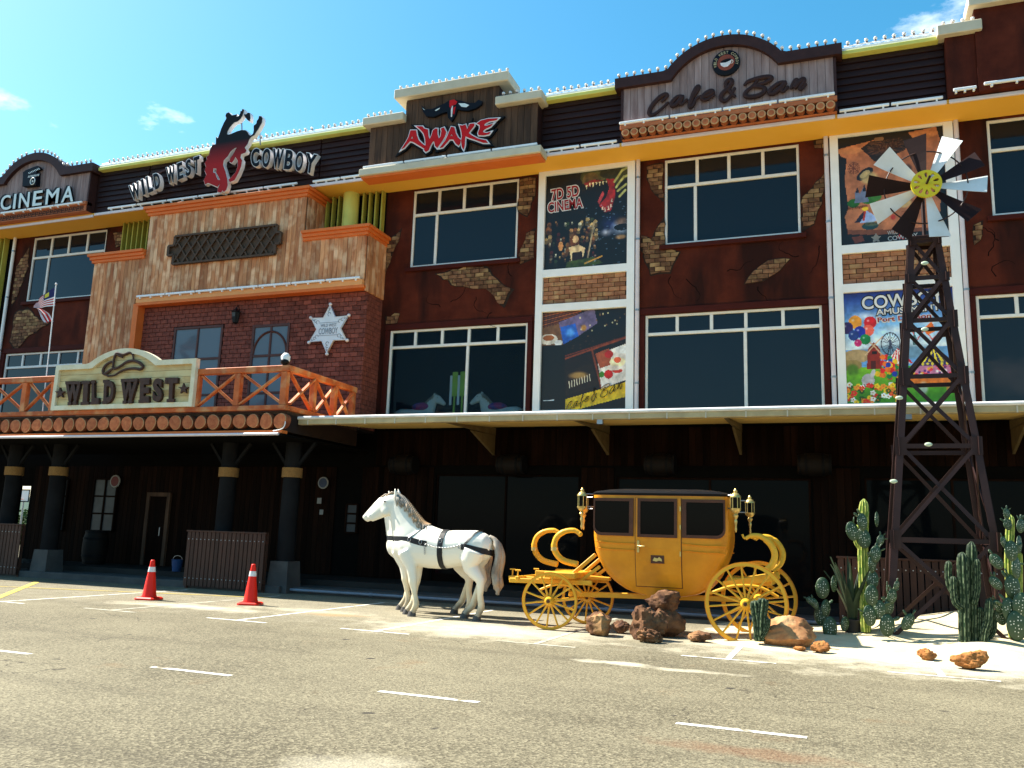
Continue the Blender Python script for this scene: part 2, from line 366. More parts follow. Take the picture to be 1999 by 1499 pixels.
    L(mth('ADD', mth('MULTIPLY', vo.outputs['Distance'], .8), mth('MULTIPLY', noise(38, 4), .7)), bp.inputs['Height']); L(bp.outputs[0], B.inputs['Normal'])
    return mt
M['asphalt'] = asphalt()
M['paint'] = mat('road_paint_white', (.72, .70, .62), (.55, .52, .44), scale=16, rough=.8, c=(.20, .17, .11), cthr=.61)
M['paintf'] = mat('road_paint_faded', (.50, .47, .38), (.33, .30, .22), scale=5, rough=.85, c=(.22, .19, .135), cthr=.58)
M['painty'] = mat('road_paint_yellow', (.62, .46, .06), (.48, .36, .08), scale=6, rough=.8, c=(.25, .20, .11), cthr=.64)
M['concrete'] = mat('grey_concrete', (.085, .08, .075), (.055, .052, .05), scale=2, rough=.9, bump=.3, bscale=30)
M['tile'] = mat('dark_porch_tile', (.030, .028, .025), (.02, .018, .017), scale=1.5, rough=.7, spec=.1)
b = MB(); b.box(-3000, 3000, -3000, 3000, -.5, 0); b.build('ground', M['asphalt'], kind='structure')
mk = MB()
def strip(mb, x0, y0, x1, y1, w, z=.004):
    d = Vector((x1-x0, y1-y0)); d.normalize(); n = Vector((-d.y, d.x))*w/2
    mb.quad((x0-n.x, y0-n.y, z), (x1-n.x, y1-n.y, z), (x1+n.x, y1+n.y, z), (x0+n.x, y0+n.y, z)); return mb
for x0 in (-9.75, -6.95, -4.18, -1.33, 1.5): strip(MB(), x0, 7.645, x0+1.05, 7.645-.02, .085).build('lane_dash', M['paint'], kind='structure')
for i, x0 in enumerate((-14.7, -12.06, -9.35, -6.75, -4.13, -1.42, 1.15, 3.8)):
    mm = M['paint'] if i not in (4, 1) else M['paintf']
    strip(MB(), x0-.62, 12.12, x0+.62, 12.06, .075, .005).build('bay_line', mm, kind='structure')
    strip(MB(), x0, 12.14, x0, 17.1, .085, .004).build('bay_line', mm, kind='structure')
_a = W(-30, 1178, Z=0); _b = W(72, 1137, Z=0); strip(MB(), _a.x, _a.y, _b.x, _b.y, .14, .006).build('yellow_line', M['painty'], kind='structure')
strip(MB(), -24, 13.2, -11.8, 16.4, .075, .008).build('yellow_line', M['painty'], kind='structure')
# porch platform with kerb and a second step
b = MB(); b.box(-34, 9, 18.0, 21.6, -.2, .15, .015); b.build('porch_kerb', M['concrete'], kind='structure')
b = MB(); b.box(-34, 9, 18.9, 21.6, -.1, .30, .01); b.build('porch_floor', M['tile'], kind='structure')
b = MB(); b.box(-34, -12.5, 17.66, 18.0, -.2, .17, .015); b.build('porch_step', M['concrete'], kind='structure')
# ------------------------------------------------------------------ the long building
YF = 21.0; SZ = 11.42
bld = thing('building', 'long dark red three-storey building with yellow eaves, posters and mock brick patches', 'building', (-10, 21.5, 0))
def wall_holes(x0, x1, z0, z1, holes, y, depth):
    """front sheet with openings and their reveals"""
    mb = MB(); xs = sorted({x0, x1, *[h[0] for h in holes], *[h[1] for h in holes]}); zs = sorted({z0, z1, *[h[2] for h in holes], *[h[3] for h in holes]})
    for i in range(len(xs)-1):
        for j in range(len(zs)-1):
            cx, cz = (xs[i]+xs[i+1])/2, (zs[j]+zs[j+1])/2
            if any(h[0] < cx < h[1] and h[2] < cz < h[3] for h in holes): continue
            mb.quad((xs[i], y, zs[j]), (xs[i+1], y, zs[j]), (xs[i+1], y, zs[j+1]), (xs[i], y, zs[j+1]))
    for a, b_, c, d in holes:
        e = y+depth
        mb.quad((a, y, c), (a, y, d), (a, e, d), (a, e, c)); mb.quad((b_, y, d), (b_, y, c), (b_, e, c), (b_, e, d))
        mb.quad((a, y, d), (b_, y, d), (b_, e, d), (a, e, d)); mb.quad((b_, y, c), (a, y, c), (a, e, c), (b_, e, c))
    return mb
UW = [(-11.28, -8.0), (-3.94, -.60), (-26.29, -22.92), (3.52, 6.85)]           # upper windows
LW = [(-11.79, -7.61), (-4.43, -.18), (-26.89, -22.7), (3.07, 7.3)]            # lower windows
holes = [(a, c, 9.03, 11.37) for a, c in UW]+[(a, c, 4.55, 7.20) for a, c in LW]
wall_holes(-34, 9, 4.43, 11.6, holes, YF, .14).build('wall', M['red'], bld)
GX0, GX1 = -25.68, -24.95
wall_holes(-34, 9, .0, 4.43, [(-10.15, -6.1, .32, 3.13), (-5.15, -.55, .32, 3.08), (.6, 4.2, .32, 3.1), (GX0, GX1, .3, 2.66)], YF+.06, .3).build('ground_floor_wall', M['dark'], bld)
b = MB()       # body of the building behind the front: roof, back, ends, floors
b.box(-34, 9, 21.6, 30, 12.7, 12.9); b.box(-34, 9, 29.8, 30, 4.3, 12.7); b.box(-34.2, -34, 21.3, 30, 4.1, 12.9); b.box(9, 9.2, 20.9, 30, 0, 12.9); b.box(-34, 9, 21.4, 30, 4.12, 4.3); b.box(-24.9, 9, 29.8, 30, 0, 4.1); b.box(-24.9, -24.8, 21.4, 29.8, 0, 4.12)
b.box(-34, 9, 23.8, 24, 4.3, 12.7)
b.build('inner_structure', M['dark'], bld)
def window(x0, x1, z0, z1, ztr, top, bot, gl, y=YF+.07, parent=bld):
    w = .065; f = MB()
    for a in (x0, x1-w): f.box(a, a+w, y-.045, y+.05, z0, z1, .008)
    for a in (z0, z1-w): f.box(x0+w, x1-w, y-.042, y+.05, a, a+w, .008)
    fo = f.build('window', M['frame'], parent)
    MB().box(x0+w, x1-w, y-.048, y+.045, ztr-.04, ztr+.04, .008).build('transom', M['frame'], fo)
    def row(za, zb, cuts):
        xs = [x0+w]+[x0+(x1-x0)*c for c in cuts]+[x1-w]
        for c in xs[1:-1]: MB().box(c-.04, c+.04, y-.04, y+.045, za, zb, .008).build('mullion', M['frame'], fo)
        for i in range(len(xs)-1):
            a = xs[i]+(.04 if i else 0); c = xs[i+1]-(.04 if i < len(xs)-2 else 0)
            MB().box(a, c, y+.004, y+.012, za, zb).build('pane', gl, fo)
    row(ztr+.04, z1-w, top); row(z0+w, ztr-.04, bot)
    return fo
for i, (a, c) in enumerate(UW): window(a, c, 9.03, 11.37, 10.62, (.25, .49, .74), (.235,), M['glass'])
for i, (a, c) in enumerate(LW): window(a, c, 4.55, 7.20, 6.70, (.19, .39, .585, .79), (.58,), M['glass2'] if i == 0 else M['glass'])
for a, c in UW: MB().box(a-.12, c+.12, YF-.09, YF+.02, 8.90, 9.02, .01).build('window_sill', M['redtrim'], bld)
for a, c in LW:
    MB().box(a-.14, c+.14, YF-.05, YF+.02, 7.205, 7.37, .01).build('window_hood', M['redtrim'], bld)
    for s_ in (a-.14, c+.005): MB().box(s_, s_+.135, YF-.045, YF+.02, 4.46, 7.2, .01).build('window_jamb', M['redtrim'], bld)
# cracks and bullet-like pits in the painted plaster are flat print in the wall material; brick patches are pieces
def clip_poly(poly, x0, x1, z0, z1):
    def cl(P, f, itp):
        out = []
        for i in range(len(P)):
            a, c = P[i-1], P[i]
            if f(c):
                if not f(a): out.append(itp(a, c))
                out.append(c)
            elif f(a): out.append(itp(a, c))
        return out
    def ix(v): return lambda a, c: (v, a[1]+(c[1]-a[1])*(v-a[0])/(c[0]-a[0]))
    def iz(v): return lambda a, c: (a[0]+(c[0]-a[0])*(v-a[1])/(c[1]-a[1]), v)
    for f, it in ((lambda p: p[0] >= x0, ix(x0)), (lambda p: p[0] <= x1, ix(x1)), (lambda p: p[1] >= z0, iz(z0)), (lambda p: p[1] <= z1, iz(z1))):
        if len(poly) < 3: return []
        poly = cl(poly, f, it)
    return poly
def area(P): return abs(sum(P[i-1][0]*P[i][1]-P[i][0]*P[i-1][1] for i in range(len(P))))/2
def jag(poly, amp=.045, n=3):
    out = []
    for i in range(len(poly)):
        a = Vector(poly[i]); c = Vector(poly[(i+1) % len(poly)]); L = (c-a).length; k = max(1, int(L/.16)); nn = Vector((-(c-a).y, (c-a).x))/max(L, 1e-6)
        for j in range(k): out.append(tuple(a+(c-a)*j/k+nn*(random.uniform(-amp, amp) if j else 0)))
    return out
def patch(pix, y=YF):
    poly = jag([(W(*p, Y=y).x, W(*p, Y=y).z) for p in pix])
    po = MB().prism(poly, y-.006, y+.02).build('brick_patch', M['mortar'], bld)
    xs = [p[0] for p in poly]; zs = [p[1] for p in poly]; bw, bh = .27, .118; j = 0; z = min(zs)
    cx = sum(xs)/len(xs); cz = sum(zs)/len(zs)
    inner = [(cx+(x-cx)*.93, cz+(zz-cz)*.93) for x, zz in poly]
    while z < max(zs):
        x = min(xs)-(bw/2 if j % 2 else 0)-bw*.3
        while x < max(xs):
            q = clip_poly(inner, x+.009, x+bw-.009, z+.008, z+bh-.008)
            if len(q) > 2 and area(q) > .004: MB().prism(q, y-.024-random.random()*.006, y).build('brick', M['brickp'], po)
            x += bw
        z += bh; j += 1
for pix in ([(848, 535), (905, 520), (950, 518), (980, 552), (1005, 565), (985, 602), (950, 565), (890, 560)],
            [(1015, 350), (1048, 346), (1046, 385), (1030, 425), (1012, 415)], [(1047, 445), (1044, 505), (1015, 518), (1012, 500), (1028, 455)],
            [(757, 470), (785, 445), (780, 470), (762, 515), (747, 555), (745, 500)], [(753, 618), (782, 612), (776, 632), (754, 634)],
            [(1262, 325), (1296, 318), (1296, 395), (1278, 380), (1262, 350)], [(1297, 425), (1296, 490), (1330, 492), (1310, 535), (1270, 540), (1255, 500), (1285, 440)],
            [(1252, 460), (1275, 470), (1260, 500), (1251, 490)], [(1566, 385), (1612, 335), (1612, 370), (1590, 440), (1566, 452)], [(1588, 276), (1614, 272), (1614, 290), (1590, 290)],
            [(1470, 530), (1500, 508), (1545, 505), (1525, 528), (1490, 550), (1452, 556)],
            [(18, 668), (30, 610), (55, 600), (80, 625), (100, 630), (60, 655), (30, 690)], [(33, 520), (60, 480), (58, 520), (35, 580), (22, 600)],
            [(222, 455), (244, 450), (243, 478), (226, 485)], [(1900, 440), (1920, 430), (1915, 470), (1902, 480)]):
    patch(pix)
# cracks: thin dark grooves proud of the plaster by a hair
def crack(p0, n, step, y=YF):
    pts = [W(*p0, Y=y)]; d = random.uniform(0, 6.28)
    for i in range(n):
        d += random.uniform(-.8, .8); pts.append(pts[-1]+Vector((math.cos(d)*step, 0, math.sin(d)*step)))
    for p in pts: p.y = y-.001
    MB().tube(pts, [.009*(1-i/len(pts))+.002 for i in range(len(pts))], 4).build('crack', M['dark'], bld)
for p in ((930, 580), (960, 610), (880, 590), (1340, 545), (1310, 540), (1560, 500), (1600, 480), (1420, 530), (1930, 500), (1945, 540), (1950, 470), (860, 600), (1000, 540), (1480, 560)): crack(p, 9, .085)
# white poster bays
frames = []
for x0, x1 in ((-7.38, -4.70), (.115, 2.81)):
    f = MB(); y0 = YF-.12
    zs = [(11.30 if x0 < 0 else 11.36, SZ), (8.385, 8.60), (7.43, 7.64), (4.46, 4.79)]
    f.box(x0, x0+.19, y0, YF+.01, 4.46, SZ-.002, .006); f.box(x1-.2, x1, y0, YF+.01, 4.46, SZ-.002, .006)
    for a, c in zs: f.box(x0+.19, x1-.2, y0+.002, YF+.01, a, c-.003, .004)
    frames.append(f.build('poster_frame', M['white'], bld))
    pn = MB().box(x0+.19, x1-.2, YF-.03, YF-.002, 7.64, 8.385).build('brick_panel', M['mortar'], bld)
    z = 7.65; j = 0
    while z < 8.36:
        x = x0+.19-(.15 if j % 2 else 0)
        while x < x1-.2:
            a = max(x+.007, x0+.195); c = min(x+.293, x1-.205); h = min(z+.115, 8.38)
            if c-a > .03: MB().box(a, c, YF-.052-random.random()*.006, YF-.02, z+.007, h, .006).build('brick', M['brickt'], pn)
            x += .30
        z += .122; j += 1
# eaves: soffit, fascia body, siding boards, coping
MB().box(-34, 9, 20.02, 21.6, SZ, SZ+.1).build('soffit', M['yellow'], bld)
MB().box(-34, 9, 20.1, 21.6, SZ+.1, 12.92).build('parapet', M['brown'], bld)
SB = [(-22.45, -20.4), (-20.34, -13.95), (-13.9, -12.1), (-7.0, -4.85), (.3, 2.6), (-34, -30)]
for x0, x1 in SB:
    for k in range(8):
        z = SZ+.12+k*.178
        MB().prism([(20.02, z), (20.1, z), (20.1, z+.17), (20.065, z+.17)], 0, x1-x0, M=T(x0, 0, 0) @ Matrix(((0, 1, 0, 0), (1, 0, 0, 0), (0, 0, 1, 0), (0, 0, 0, 1)))).build('siding_board', M['siding'], bld)
for x0, x1 in ((-22.4, -12.2), (-6.95, -5.0), (.45, 2.5), (-34, -27)):
    b = MB(); b.box(x0, x1, 19.86, 20.5, 12.93, 13.03, .01); b.build('coping', M['lime'], bld)
    MB().box(x0, x1, 19.90, 20.5, 13.034, 13.12, .01).build('coping_cap', M['white'], bld)
# pale conduit along the eaves edge
for x0, x1, z in ((-27, -22.5, SZ-.01), (-22.45, -12.15, SZ+.03), (-12.0, -6.95, SZ-.05), (-6.9, -4.9, SZ+.03), (-4.85, .25, SZ+.04), (.3, 2.6, SZ+.03), (2.65, 9, SZ+.03)):
    MB().box(x0, x1, 19.96, 20.02, z-.045, z+.045, .012).build('eaves_conduit', M['pinkpipe'], bld)
# downpipes
for x, mm in ((-4.62, 'pinkpipe'), (.03, 'pinkpipe'), (2.88, 'pinkpipe'), (-27.1, 'white')):
    d = MB(); d.tube([(x, YF-.09, 4.46), (x, YF-.09, SZ)], .055, 10)
    do = d.build('downpipe', M[mm], bld, 60)
    for z in (5.4, 7.3, 9.2, 10.9): MB().lathe([(.066, 0), (.066, .05)], (x, YF-.09, z), 10).build('pipe_bracket', M['metal'], do)
# yellow louvres of the stair shafts
M['lime_shaded'] = mat('lime_yellow_shaded', (.44, .40, .07), (.36, .33, .055), scale=3, rough=.6)  # coping lime made darker: shade on the fins is put into the colour
for x0, x1, cs in ((-14.2, -12.15, (-13.25, .24)), (-22.1, -20.0, None), (-28.4, -27.3, None)):
    MB().box(x0, x1, YF-.03, YF-.005, 9.0 if x0 > -25 else 7.6, SZ-.003).build('louvre_shaft', M['dark'], bld)
    x = x0+.08
    while x < x1:
        if cs is None or abs(x-cs[0]) > cs[1]+.05: MB().box(x, x+.045, YF-.22, YF-.03, 9.0 if x0 > -25 else 7.6, SZ-.003, .004).build('louvre_fin', M['lime_shaded'], bld)
        x += .21
    if cs: MB().lathe([(cs[1], 0), (cs[1], SZ-9.003)], (cs[0], YF-.2, 9.0), 20).build('louvre_column', M['lime'], bld, 60)
# right hand stepped red parapet (partly out of the picture)
b = MB(); b.box(2.62, 3.22, 19.86, 20.1, SZ+.1, 12.95); b.box(3.225, 9, 19.8, 20.1, SZ+.1, 13.5); b.build('stepped_parapet', M['red'], bld)
b = MB(); b.box(2.46, 3.36, 19.7, 20.4, 12.95, 13.2, .015); b.box(3.1, 9.2, 19.62, 20.4, 13.5, 13.76, .015); b.build('stepped_coping', M['beige'], bld)
# ground floor: dark cladding planks, shop windows, doors
pl = {}
def plank_mesh(w, h, key):
    if key not in pl: pl[key] = MB().box(0, w, 0, .03, 0, h, .004).mesh('plank', M['woodd'])
    return pl[key]
x = -12.0
while x < 5:
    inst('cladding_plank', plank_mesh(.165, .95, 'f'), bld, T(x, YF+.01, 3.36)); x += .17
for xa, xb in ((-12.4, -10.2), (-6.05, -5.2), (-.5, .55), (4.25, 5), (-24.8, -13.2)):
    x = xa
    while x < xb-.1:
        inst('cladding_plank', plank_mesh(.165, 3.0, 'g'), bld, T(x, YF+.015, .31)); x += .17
for xa, xb, zt in ((-10.15, -6.1, 3.13), (-5.15, -.55, 3.08), (.6, 4.2, 3.1)):
    f = MB()
    for a in (xa, (xa+xb)/2-.03, xb-.05): f.box(a, a+.05, YF+.12, YF+.2, .32, zt)
    f.box(xa+.05, xb-.05, YF+.125, YF+.195, zt-.05, zt); f.box(xa+.05, xb-.05, YF+.125, YF+.195, .32, .5)
    fo = f.build('shop_window', M['woodd'], bld)
    for a, c in ((xa+.05, (xa+xb)/2-.03), ((xa+xb)/2+.02, xb-.05)): MB().box(a, c, YF+.15, YF+.16, .5, zt-.05).build('pane', M['shopglass'], fo)
# porch windows, door and fittings deep in the shade under the balcony
M['dimpane'] = mat('dim_grey_pane', (.05, .056, .062), (.03, .034, .038), scale=2, rough=.3)
for px0, px1, py0, py1, cols in ((118, 136, 936, 1036, 1), (176, 232, 936, 1036, 2), (675, 700, 985, 1040, 1)):
    a = W(px0, py1, Y=20.98); c = W(px1, py0, Y=20.98); f = MB(); w = .05
    xs = [a.x+(c.x-a.x)*k/cols for k in range(cols+1)]; zs = [a.z+(c.z-a.z)*k/3 for k in range(4)] if cols < 3 else []
    for x in xs: f.box(x-w/2, x+w/2, 20.93, 20.995, a.z, c.z)
    for z in zs: f.box(a.x+w/2, c.x-w/2, 20.933, 20.99, z-w/2, z+w/2)
    fo = f.build('porch_window', M['woodd'], bld)
    for i in range(cols):
        for j in range(3): MB().box(xs[i]+w/2, xs[i+1]-w/2, 20.965, 20.975, zs[j]+w/2, zs[j+1]-w/2).build('pane', M['dimpane'], fo)
a = W(283, 1100, Y=20.98); c = W(330, 970, Y=20.98); d = MB()
d.box(a.x, c.x, 20.93, 20.99, .31, c.z, .01); do = d.build('porch_door', M['woodd'], bld)
f = MB(); f.box(a.x-.12, a.x-.002, 20.9, 20.99, .31, c.z+.12); f.box(c.x+.002, c.x+.12, 20.9, 20.99, .31, c.z+.12); f.box(a.x-.001, c.x+.001, 20.9, 20.99, c.z+.002, c.z+.12)
f.build('door_frame', M['woodb'], do)
MB().tube([(c.x-.12, 20.86, 1.2), (c.x-.12, 20.86, 1.45)], .015, 6).build('door_handle', M['metal'], do)
# ------------------------------------------------------------------ canopy
can = thing('canopy_roof', 'shallow sloping yellowish canopy roof with white gutter edge above the porch', 'canopy', (-4, 19, 4.2))
CX0, CX1 = -12.02, 9.0; CY0 = 17.3
def cz(y): return 4.07+(y-CY0)*.083
b = MB(); n = 84
prof = []
for i in range(n+1):
    y = CY0+.1+(YF-CY0-.1)*i/n; prof.append((y, cz(y)+(.018 if (i//2) % 2 else 0)))
vs = [(x, y, z) for x in (CX0, CX1) for y, z in prof]; b.add(vs, [(i, i+1, n+2+i, n+1+i) for i in range(n)])
vs = [(x, y, z+.05) for x in (CX0, CX1) for y, z in prof]; b.add(vs, [(i, n+1+i, n+2+i, i+1) for i in range(n)])
b.build('roof_sheet', M['canopy'], can)
gz = cz(CY0)
g = MB(); g.box(CX0-.02, CX1, CY0-.06, CY0+.1, gz-.075, gz+.05, .012); g.build('gutter', M['gutter'], can)
MB().tube([(CX0-.02, CY0-.06, gz+.085), (CX1, CY0-.06, gz+.085)], .04, 8).build('gutter_lip', M['canwhite'], can, 60)
x = CX0+.25
while x < 6:
    MB().box(x, x+.025, CY0-.075, CY0-.058, gz-.085, gz+.06).build('gutter_clip', M['beige'], can); x += .78
for px in (1172, 1774):
    p = W(px, 825, Y=CY0); MB().box(p.x-.06, p.x+.06, CY0-.04, CY0+.06, gz-.17, gz-.076).build('gutter_outlet', M['metal'], can)
M['bracket'] = mat('bracket_drab', (.20, .145, .065), (.15, .105, .045), scale=4, rough=.7)
for x in (-8.45, -5.35, -2.1, 3.6):
    q = MB(); y1 = YF-.03
    q.add([(x-.04, CY0+.4, cz(CY0+.4)-.03), (x-.04, y1, cz(y1)-.02), (x-.04, y1, cz(y1)-.22), (x+.04, CY0+.4, cz(CY0+.4)-.03), (x+.04, y1, cz(y1)-.02), (x+.04, y1, cz(y1)-.22)],
          [(0, 1, 2), (3, 5, 4), (0, 3, 4, 1), (1, 4, 5, 2), (2, 5, 3, 0)])
    q.add([(x-.03, 19.4, cz(19.4)-.16), (x-.03, y1, cz(y1)-.225), (x-.03, y1, 3.62), (x+.03, 19.4, cz(19.4)-.16), (x+.03, y1, cz(y1)-.225), (x+.03, y1, 3.62)],
          [(0, 1, 2), (3, 5, 4), (0, 3, 4, 1), (1, 4, 5, 2), (2, 5, 3, 0)])
    q.build('bracket', M['bracket'], can)
# ------------------------------------------------------------------ timber clad entrance block
ent = thing('entrance_block', 'stepped timber clad entrance block with orange mouldings and brick recess', 'building', (-17, 20.4, 0))
YW, YB = 19.9, 20.15
b = MB(); b.box(-22.1, -12.105, YW+.05, YF-.002, 8.5, 9.7); b.box(-20.0, -14.2, YW+.05, YF-.002, 9.7, 11.15); b.box(-22.1, -20.25, YW+.05, YF-.002, 4.3, 8.5); b.build('core', M['woodb'], ent)
RW = 8.42        # bottom of timber over the recess
def planks(x0, x1, z0, z1, y, w=.146, nm='plank', mt='woodo', axis=0, par=ent, th=.05):
    n = max(1, round((x1-x0)/w)); w = (x1-x0)/n
    me = MB().box(.003, w-.003, 0, th, 0, z1-z0, .006).mesh('plank', M[mt])
    me2 = MB().box(0, th, .003, w-.003, 0, z1-z0, .006).mesh('plank', M[mt])
    for i in range(n):
        j = random.uniform(-.004, .004)
        if axis == 0: inst(nm, me, par, T(x0+i*w, y+j, z0))
        else: inst(nm, me2, par, T(y+j, x0+i*w, z0))
planks(-22.1, -20.25, 4.3, 9.8, YW); planks(-20.25, -20.0, RW, 9.8, YW); planks(-20.0, -14.2, RW, 11.2, YW); planks(-14.2, -12.1, RW, 9.75, YW)
planks(YW+.06, YF-.01, RW-.3, 9.75, -12.105, axis=1); planks(YW+.06, YF-.01, 9.75, 11.2, -14.2, axis=1)
planks(YW+.06, YF-.01, 4.3, 9.75, -22.15, axis=1)
def mould(x0, x1, z, sides=(1, 1), ydepth=YF-.01):
    """orange stepped crown moulding round a block top"""
    m_ = MB()
    for k, (o_, za, zb) in enumerate(((.06, 0, .09), (.11, .09, .19), (.17, .19, .28))):
        m_.box(x0-(o_ if sides[0] else 0), x1+(o_ if sides[1] else 0), YW-o_, ydepth-k*.003, z+za+(.001 if k else 0), z+zb, .008)
    return m_.build('moulding', M['orange'], ent)
mould(-20.0, -14.2, 11.1, ydepth=YF-.02); mould(-14.19, -12.1, 9.72, (0, 1)); mould(-22.1, -20.01, 9.72, (1, 0))
MB().box(-20.15, -12.12, YW-.06, YW+.22, RW-.16, RW-.002, .006).build('lintel', M['orange_lit'], ent)
MB().box(-20.15, -12.06, YW-.05, YB+.02, RW-.24, RW-.162, .004).build('lintel_soffit', M['orange'], ent)
MB().box(-20.25, -20.05, YW-.03, YB+.02, 4.3, RW-.165, .006).build('reveal', M['orange'], ent)
# brick wall of the recess with two windows
bw_ = MB().box(-20.05, -12.115, YB+.03, YF-.004, 4.25, RW-.2).build('brick_wall', M['mortar'], ent)
W1 = (-18.78, -16.95, 4.75, 7.47); W2 = (-15.88, -14.58, 4.75, 7.38)
brs = []; z = 4.3; j = 0; bwid, bhei = .272, .133
while z < RW-.25:
    x = -20.05-(bwid/2 if j % 2 else 0)
    while x < -12.11:
        a = max(x+.006, -20.05); c = min(x+bwid-.006, -12.105)
        for w in (W1, W2):
            if w[2]-.1 < z+.06 < w[3]+.02:
                if a < w[0] < c: c = w[0]-.002
                elif a < w[1] < c: a = w[1]+.002
                elif w[0] <= a and c <= w[1]: c = a
        if c-a > .04: brs.append((a, c, z))
        x += bwid
    z += bhei; j += 1
vis = sorted(brs, key=lambda q: (q[2] < 4.9, -q[0]))
st = MB()
for k, (a, c, z) in enumerate(vis):
    mb = MB() if k < 300 else st
    mb.box(a, c, YB-random.random()*.008, YB+.04, z+.006, z+bhei-.006, .006)
    if k < 300: mb.build('brick', M['brick'], bw_)
z = 4.3; j = 0
while z < RW-.3:
    y = YB+.005-(.1 if j % 2 else 0)
    while y < YF: st.box(-12.115, -12.1+random.random()*.004, max(y+.006, YB+.002), min(y+.194, YF-.006), z+.006, z+bhei-.006); y += .2
    z += bhei; j += 1
st.build('brick_courses', M['brick'], bw_, kind='stuff')
M['bwin'] = mat('window_brown', (.095, .035, .028), rough=.5)
M['greyglass'] = glass_mat('grey_sky_glass', (.11, .135, .16), 0, .08)
for (x0, x1, z0, z1), arch in ((W1, False), (W2, True)):
    y = YB-.03; w = .075; f = MB()
    f.box(x0, x0+w, y, YB+.04, z0, z1, .006); f.box(x1-w, x1, y, YB+.04, z0, z1, .006); f.box(x0+w, x1-w, y+.002, YB+.04, z1-w, z1, .006); f.box(x0+w, x1-w, y+.002, YB+.04, z0, z0+w, .006)
    fo = f.build('brick_wall_window', M['bwin'], ent)
    xm = (x0+x1)/2; zm = 6.45
    MB().box(xm-.03, xm+.03, y+.004, YB+.035, z0+w, z1-w, .004).build('mullion', M['bwin'], fo)
    for zz in (zm, 5.35): MB().box(x0+w, x1-w, y+.007, YB+.033, zz-.035, zz+.035, .004).build('transom', M['bwin'], fo)
    zs = [z0+w, 5.35, zm, z1-w]
    for i, (a, c) in enumerate(((x0+w, xm-.03), (xm+.03, x1-w))):
        for k in range(3): MB().box(a, c, YB+.004, YB+.012, zs[k]+.035*(k > 0), zs[k+1]-.035*(k < 2)).build('pane', M['greyglass'], fo)
    if arch:
        r = (x1-x0)/2-w; pts = [(xm+r*math.cos(t), y+.03, zm+.05+r*1.15*math.sin(t)) for t in np.linspace(0, math.pi, 17)]
        MB().tube(pts, .035, 6).build('arch_bar', M['bwin'], fo, 60)
# ------------------------------------------------------------------ balcony
bal = thing('balcony', 'timber balcony with crossed railing and a row of log ends over the porch', 'balcony', (-16, 18, 4.2))
BY = 16.8; BX = -12.1; BL = -31
MB().box(BL, BX, BY+.06, YB-.1, 4.2, 4.27).build('deck', M['woodb'], bal)
MB().box(BL, BX+.02, BY+.05, YB-.1, 3.78, 4.195).build('deck_edge', M['mortar'], bal)
MB().box(BL, BX+.03, BY-.12, BY+.1, 3.72, 3.80, .01).build('fascia_board', M['orange'], bal)
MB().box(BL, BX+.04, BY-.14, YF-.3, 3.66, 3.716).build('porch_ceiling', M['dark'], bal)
MB().tube([(BL, BY-.17, 3.70), (BX-.03, BY-.17, 3.70)], .035, 8).build('fascia_tube_lamp', M['pinkpipe'], bal, 60)
MB().box(BL, BX+.05, BY-.1, BY+.08, 4.28, 4.40, .012).build('bottom_beam', M['rail'], bal)
MB().box(BX-.1, BX+.05, BY+.085, YW-.08, 4.285, 4.40, .012).build('bottom_beam', M['rail'], bal)
MB().box(BL, BX+.06, BY-.08, BY+.08, 5.21, 5.36, .015).build('top_rail', M['rail'], bal)
MB().box(BX-.1, BX+.06, BY+.085, YW-.04, 5.21, 5.36, .015).build('top_rail', M['rail'], bal)
def cross(p, q, nrm):
    """X brace between two post feet p,q (points at the bottom) of one bay"""
    p = Vector(p); q = Vector(q); up = Vector((0, 0, .78))
    MB().bar(p, q+up, .05, .10, nrm, .008).build('brace', M['rail'], bal); o_ = Vector(nrm)*.052
    MB().bar(p+up+o_, q+o_, .05, .10, nrm, .008).build('brace', M['rail'], bal)
px_ = [-12.18, -13.52, -14.75, -16.0, -17.3, -18.5, -19.5, -20.55, -21.9]
for i, x in enumerate(px_):
    MB().box(x-.085, x+.085, BY-.07, BY+.07, 4.405, 5.205, .012).build('post', M['rail'], bal)
    if i: cross((x+.06, BY, 4.43), (px_[i-1]-.06, BY, 4.43), (0, 1, 0))
ys = [17.9, 18.85, 19.75]
for i, y in enumerate(ys):
    MB().box(BX-.09, BX+.05, y-.07, y+.07, 4.405, 5.205, .012).build('post', M['rail'], bal); cross((BX-.02, y-.06, 4.43), (BX-.02, (ys[i-1] if i else BY)+.06, 4.43), (1, 0, 0))
# log ends
for i in range(25):
    x = -12.16-.385*i; r = random.uniform(.165, .185); M_ = T(x, BY-.14, 4.02+random.uniform(-.008, .008)) @ RY(random.random()*6)
    n = 18; ph = random.random()*6
    prof = [(1+.06*math.sin(2*t+ph)+.035*math.sin(3*t+ph*2))*r for t in [2*math.pi*k/n for k in range(n)]]
    pt = lambda s_, y: [(prof[k]*s_*math.cos(2*math.pi*k/n), y, prof[k]*s_*math.sin(2*math.pi*k/n)) for k in range(n)]
    b = MB(); b.add(pt(1, .03)+pt(1, .22), [tuple(range(n-1, -1, -1))]+[(k, (k+1) % n, n+(k+1) % n, n+k) for k in range(n)], M_); b.cur = 1
    lo = b.build('log', [M['logbark'], M['logbark']], bal)
    b = MB(); b.add(pt(1.0, .028)+pt(.93, .012), [(k, n+k, n+(k+1) % n, (k+1) % n) for k in range(n)], M_); b.build('log_rim', M['logring'], lo)
    b = MB(); b.add(pt(.93, .013)+pt(.45, .008)+[(0, .006, 0)], [(k, n+k, n+(k+1) % n, (k+1) % n) for k in range(n)]+[(n+k, 2*n, n+(k+1) % n) for k in range(n)], M_); b.build('log_face', M['logend'], lo)
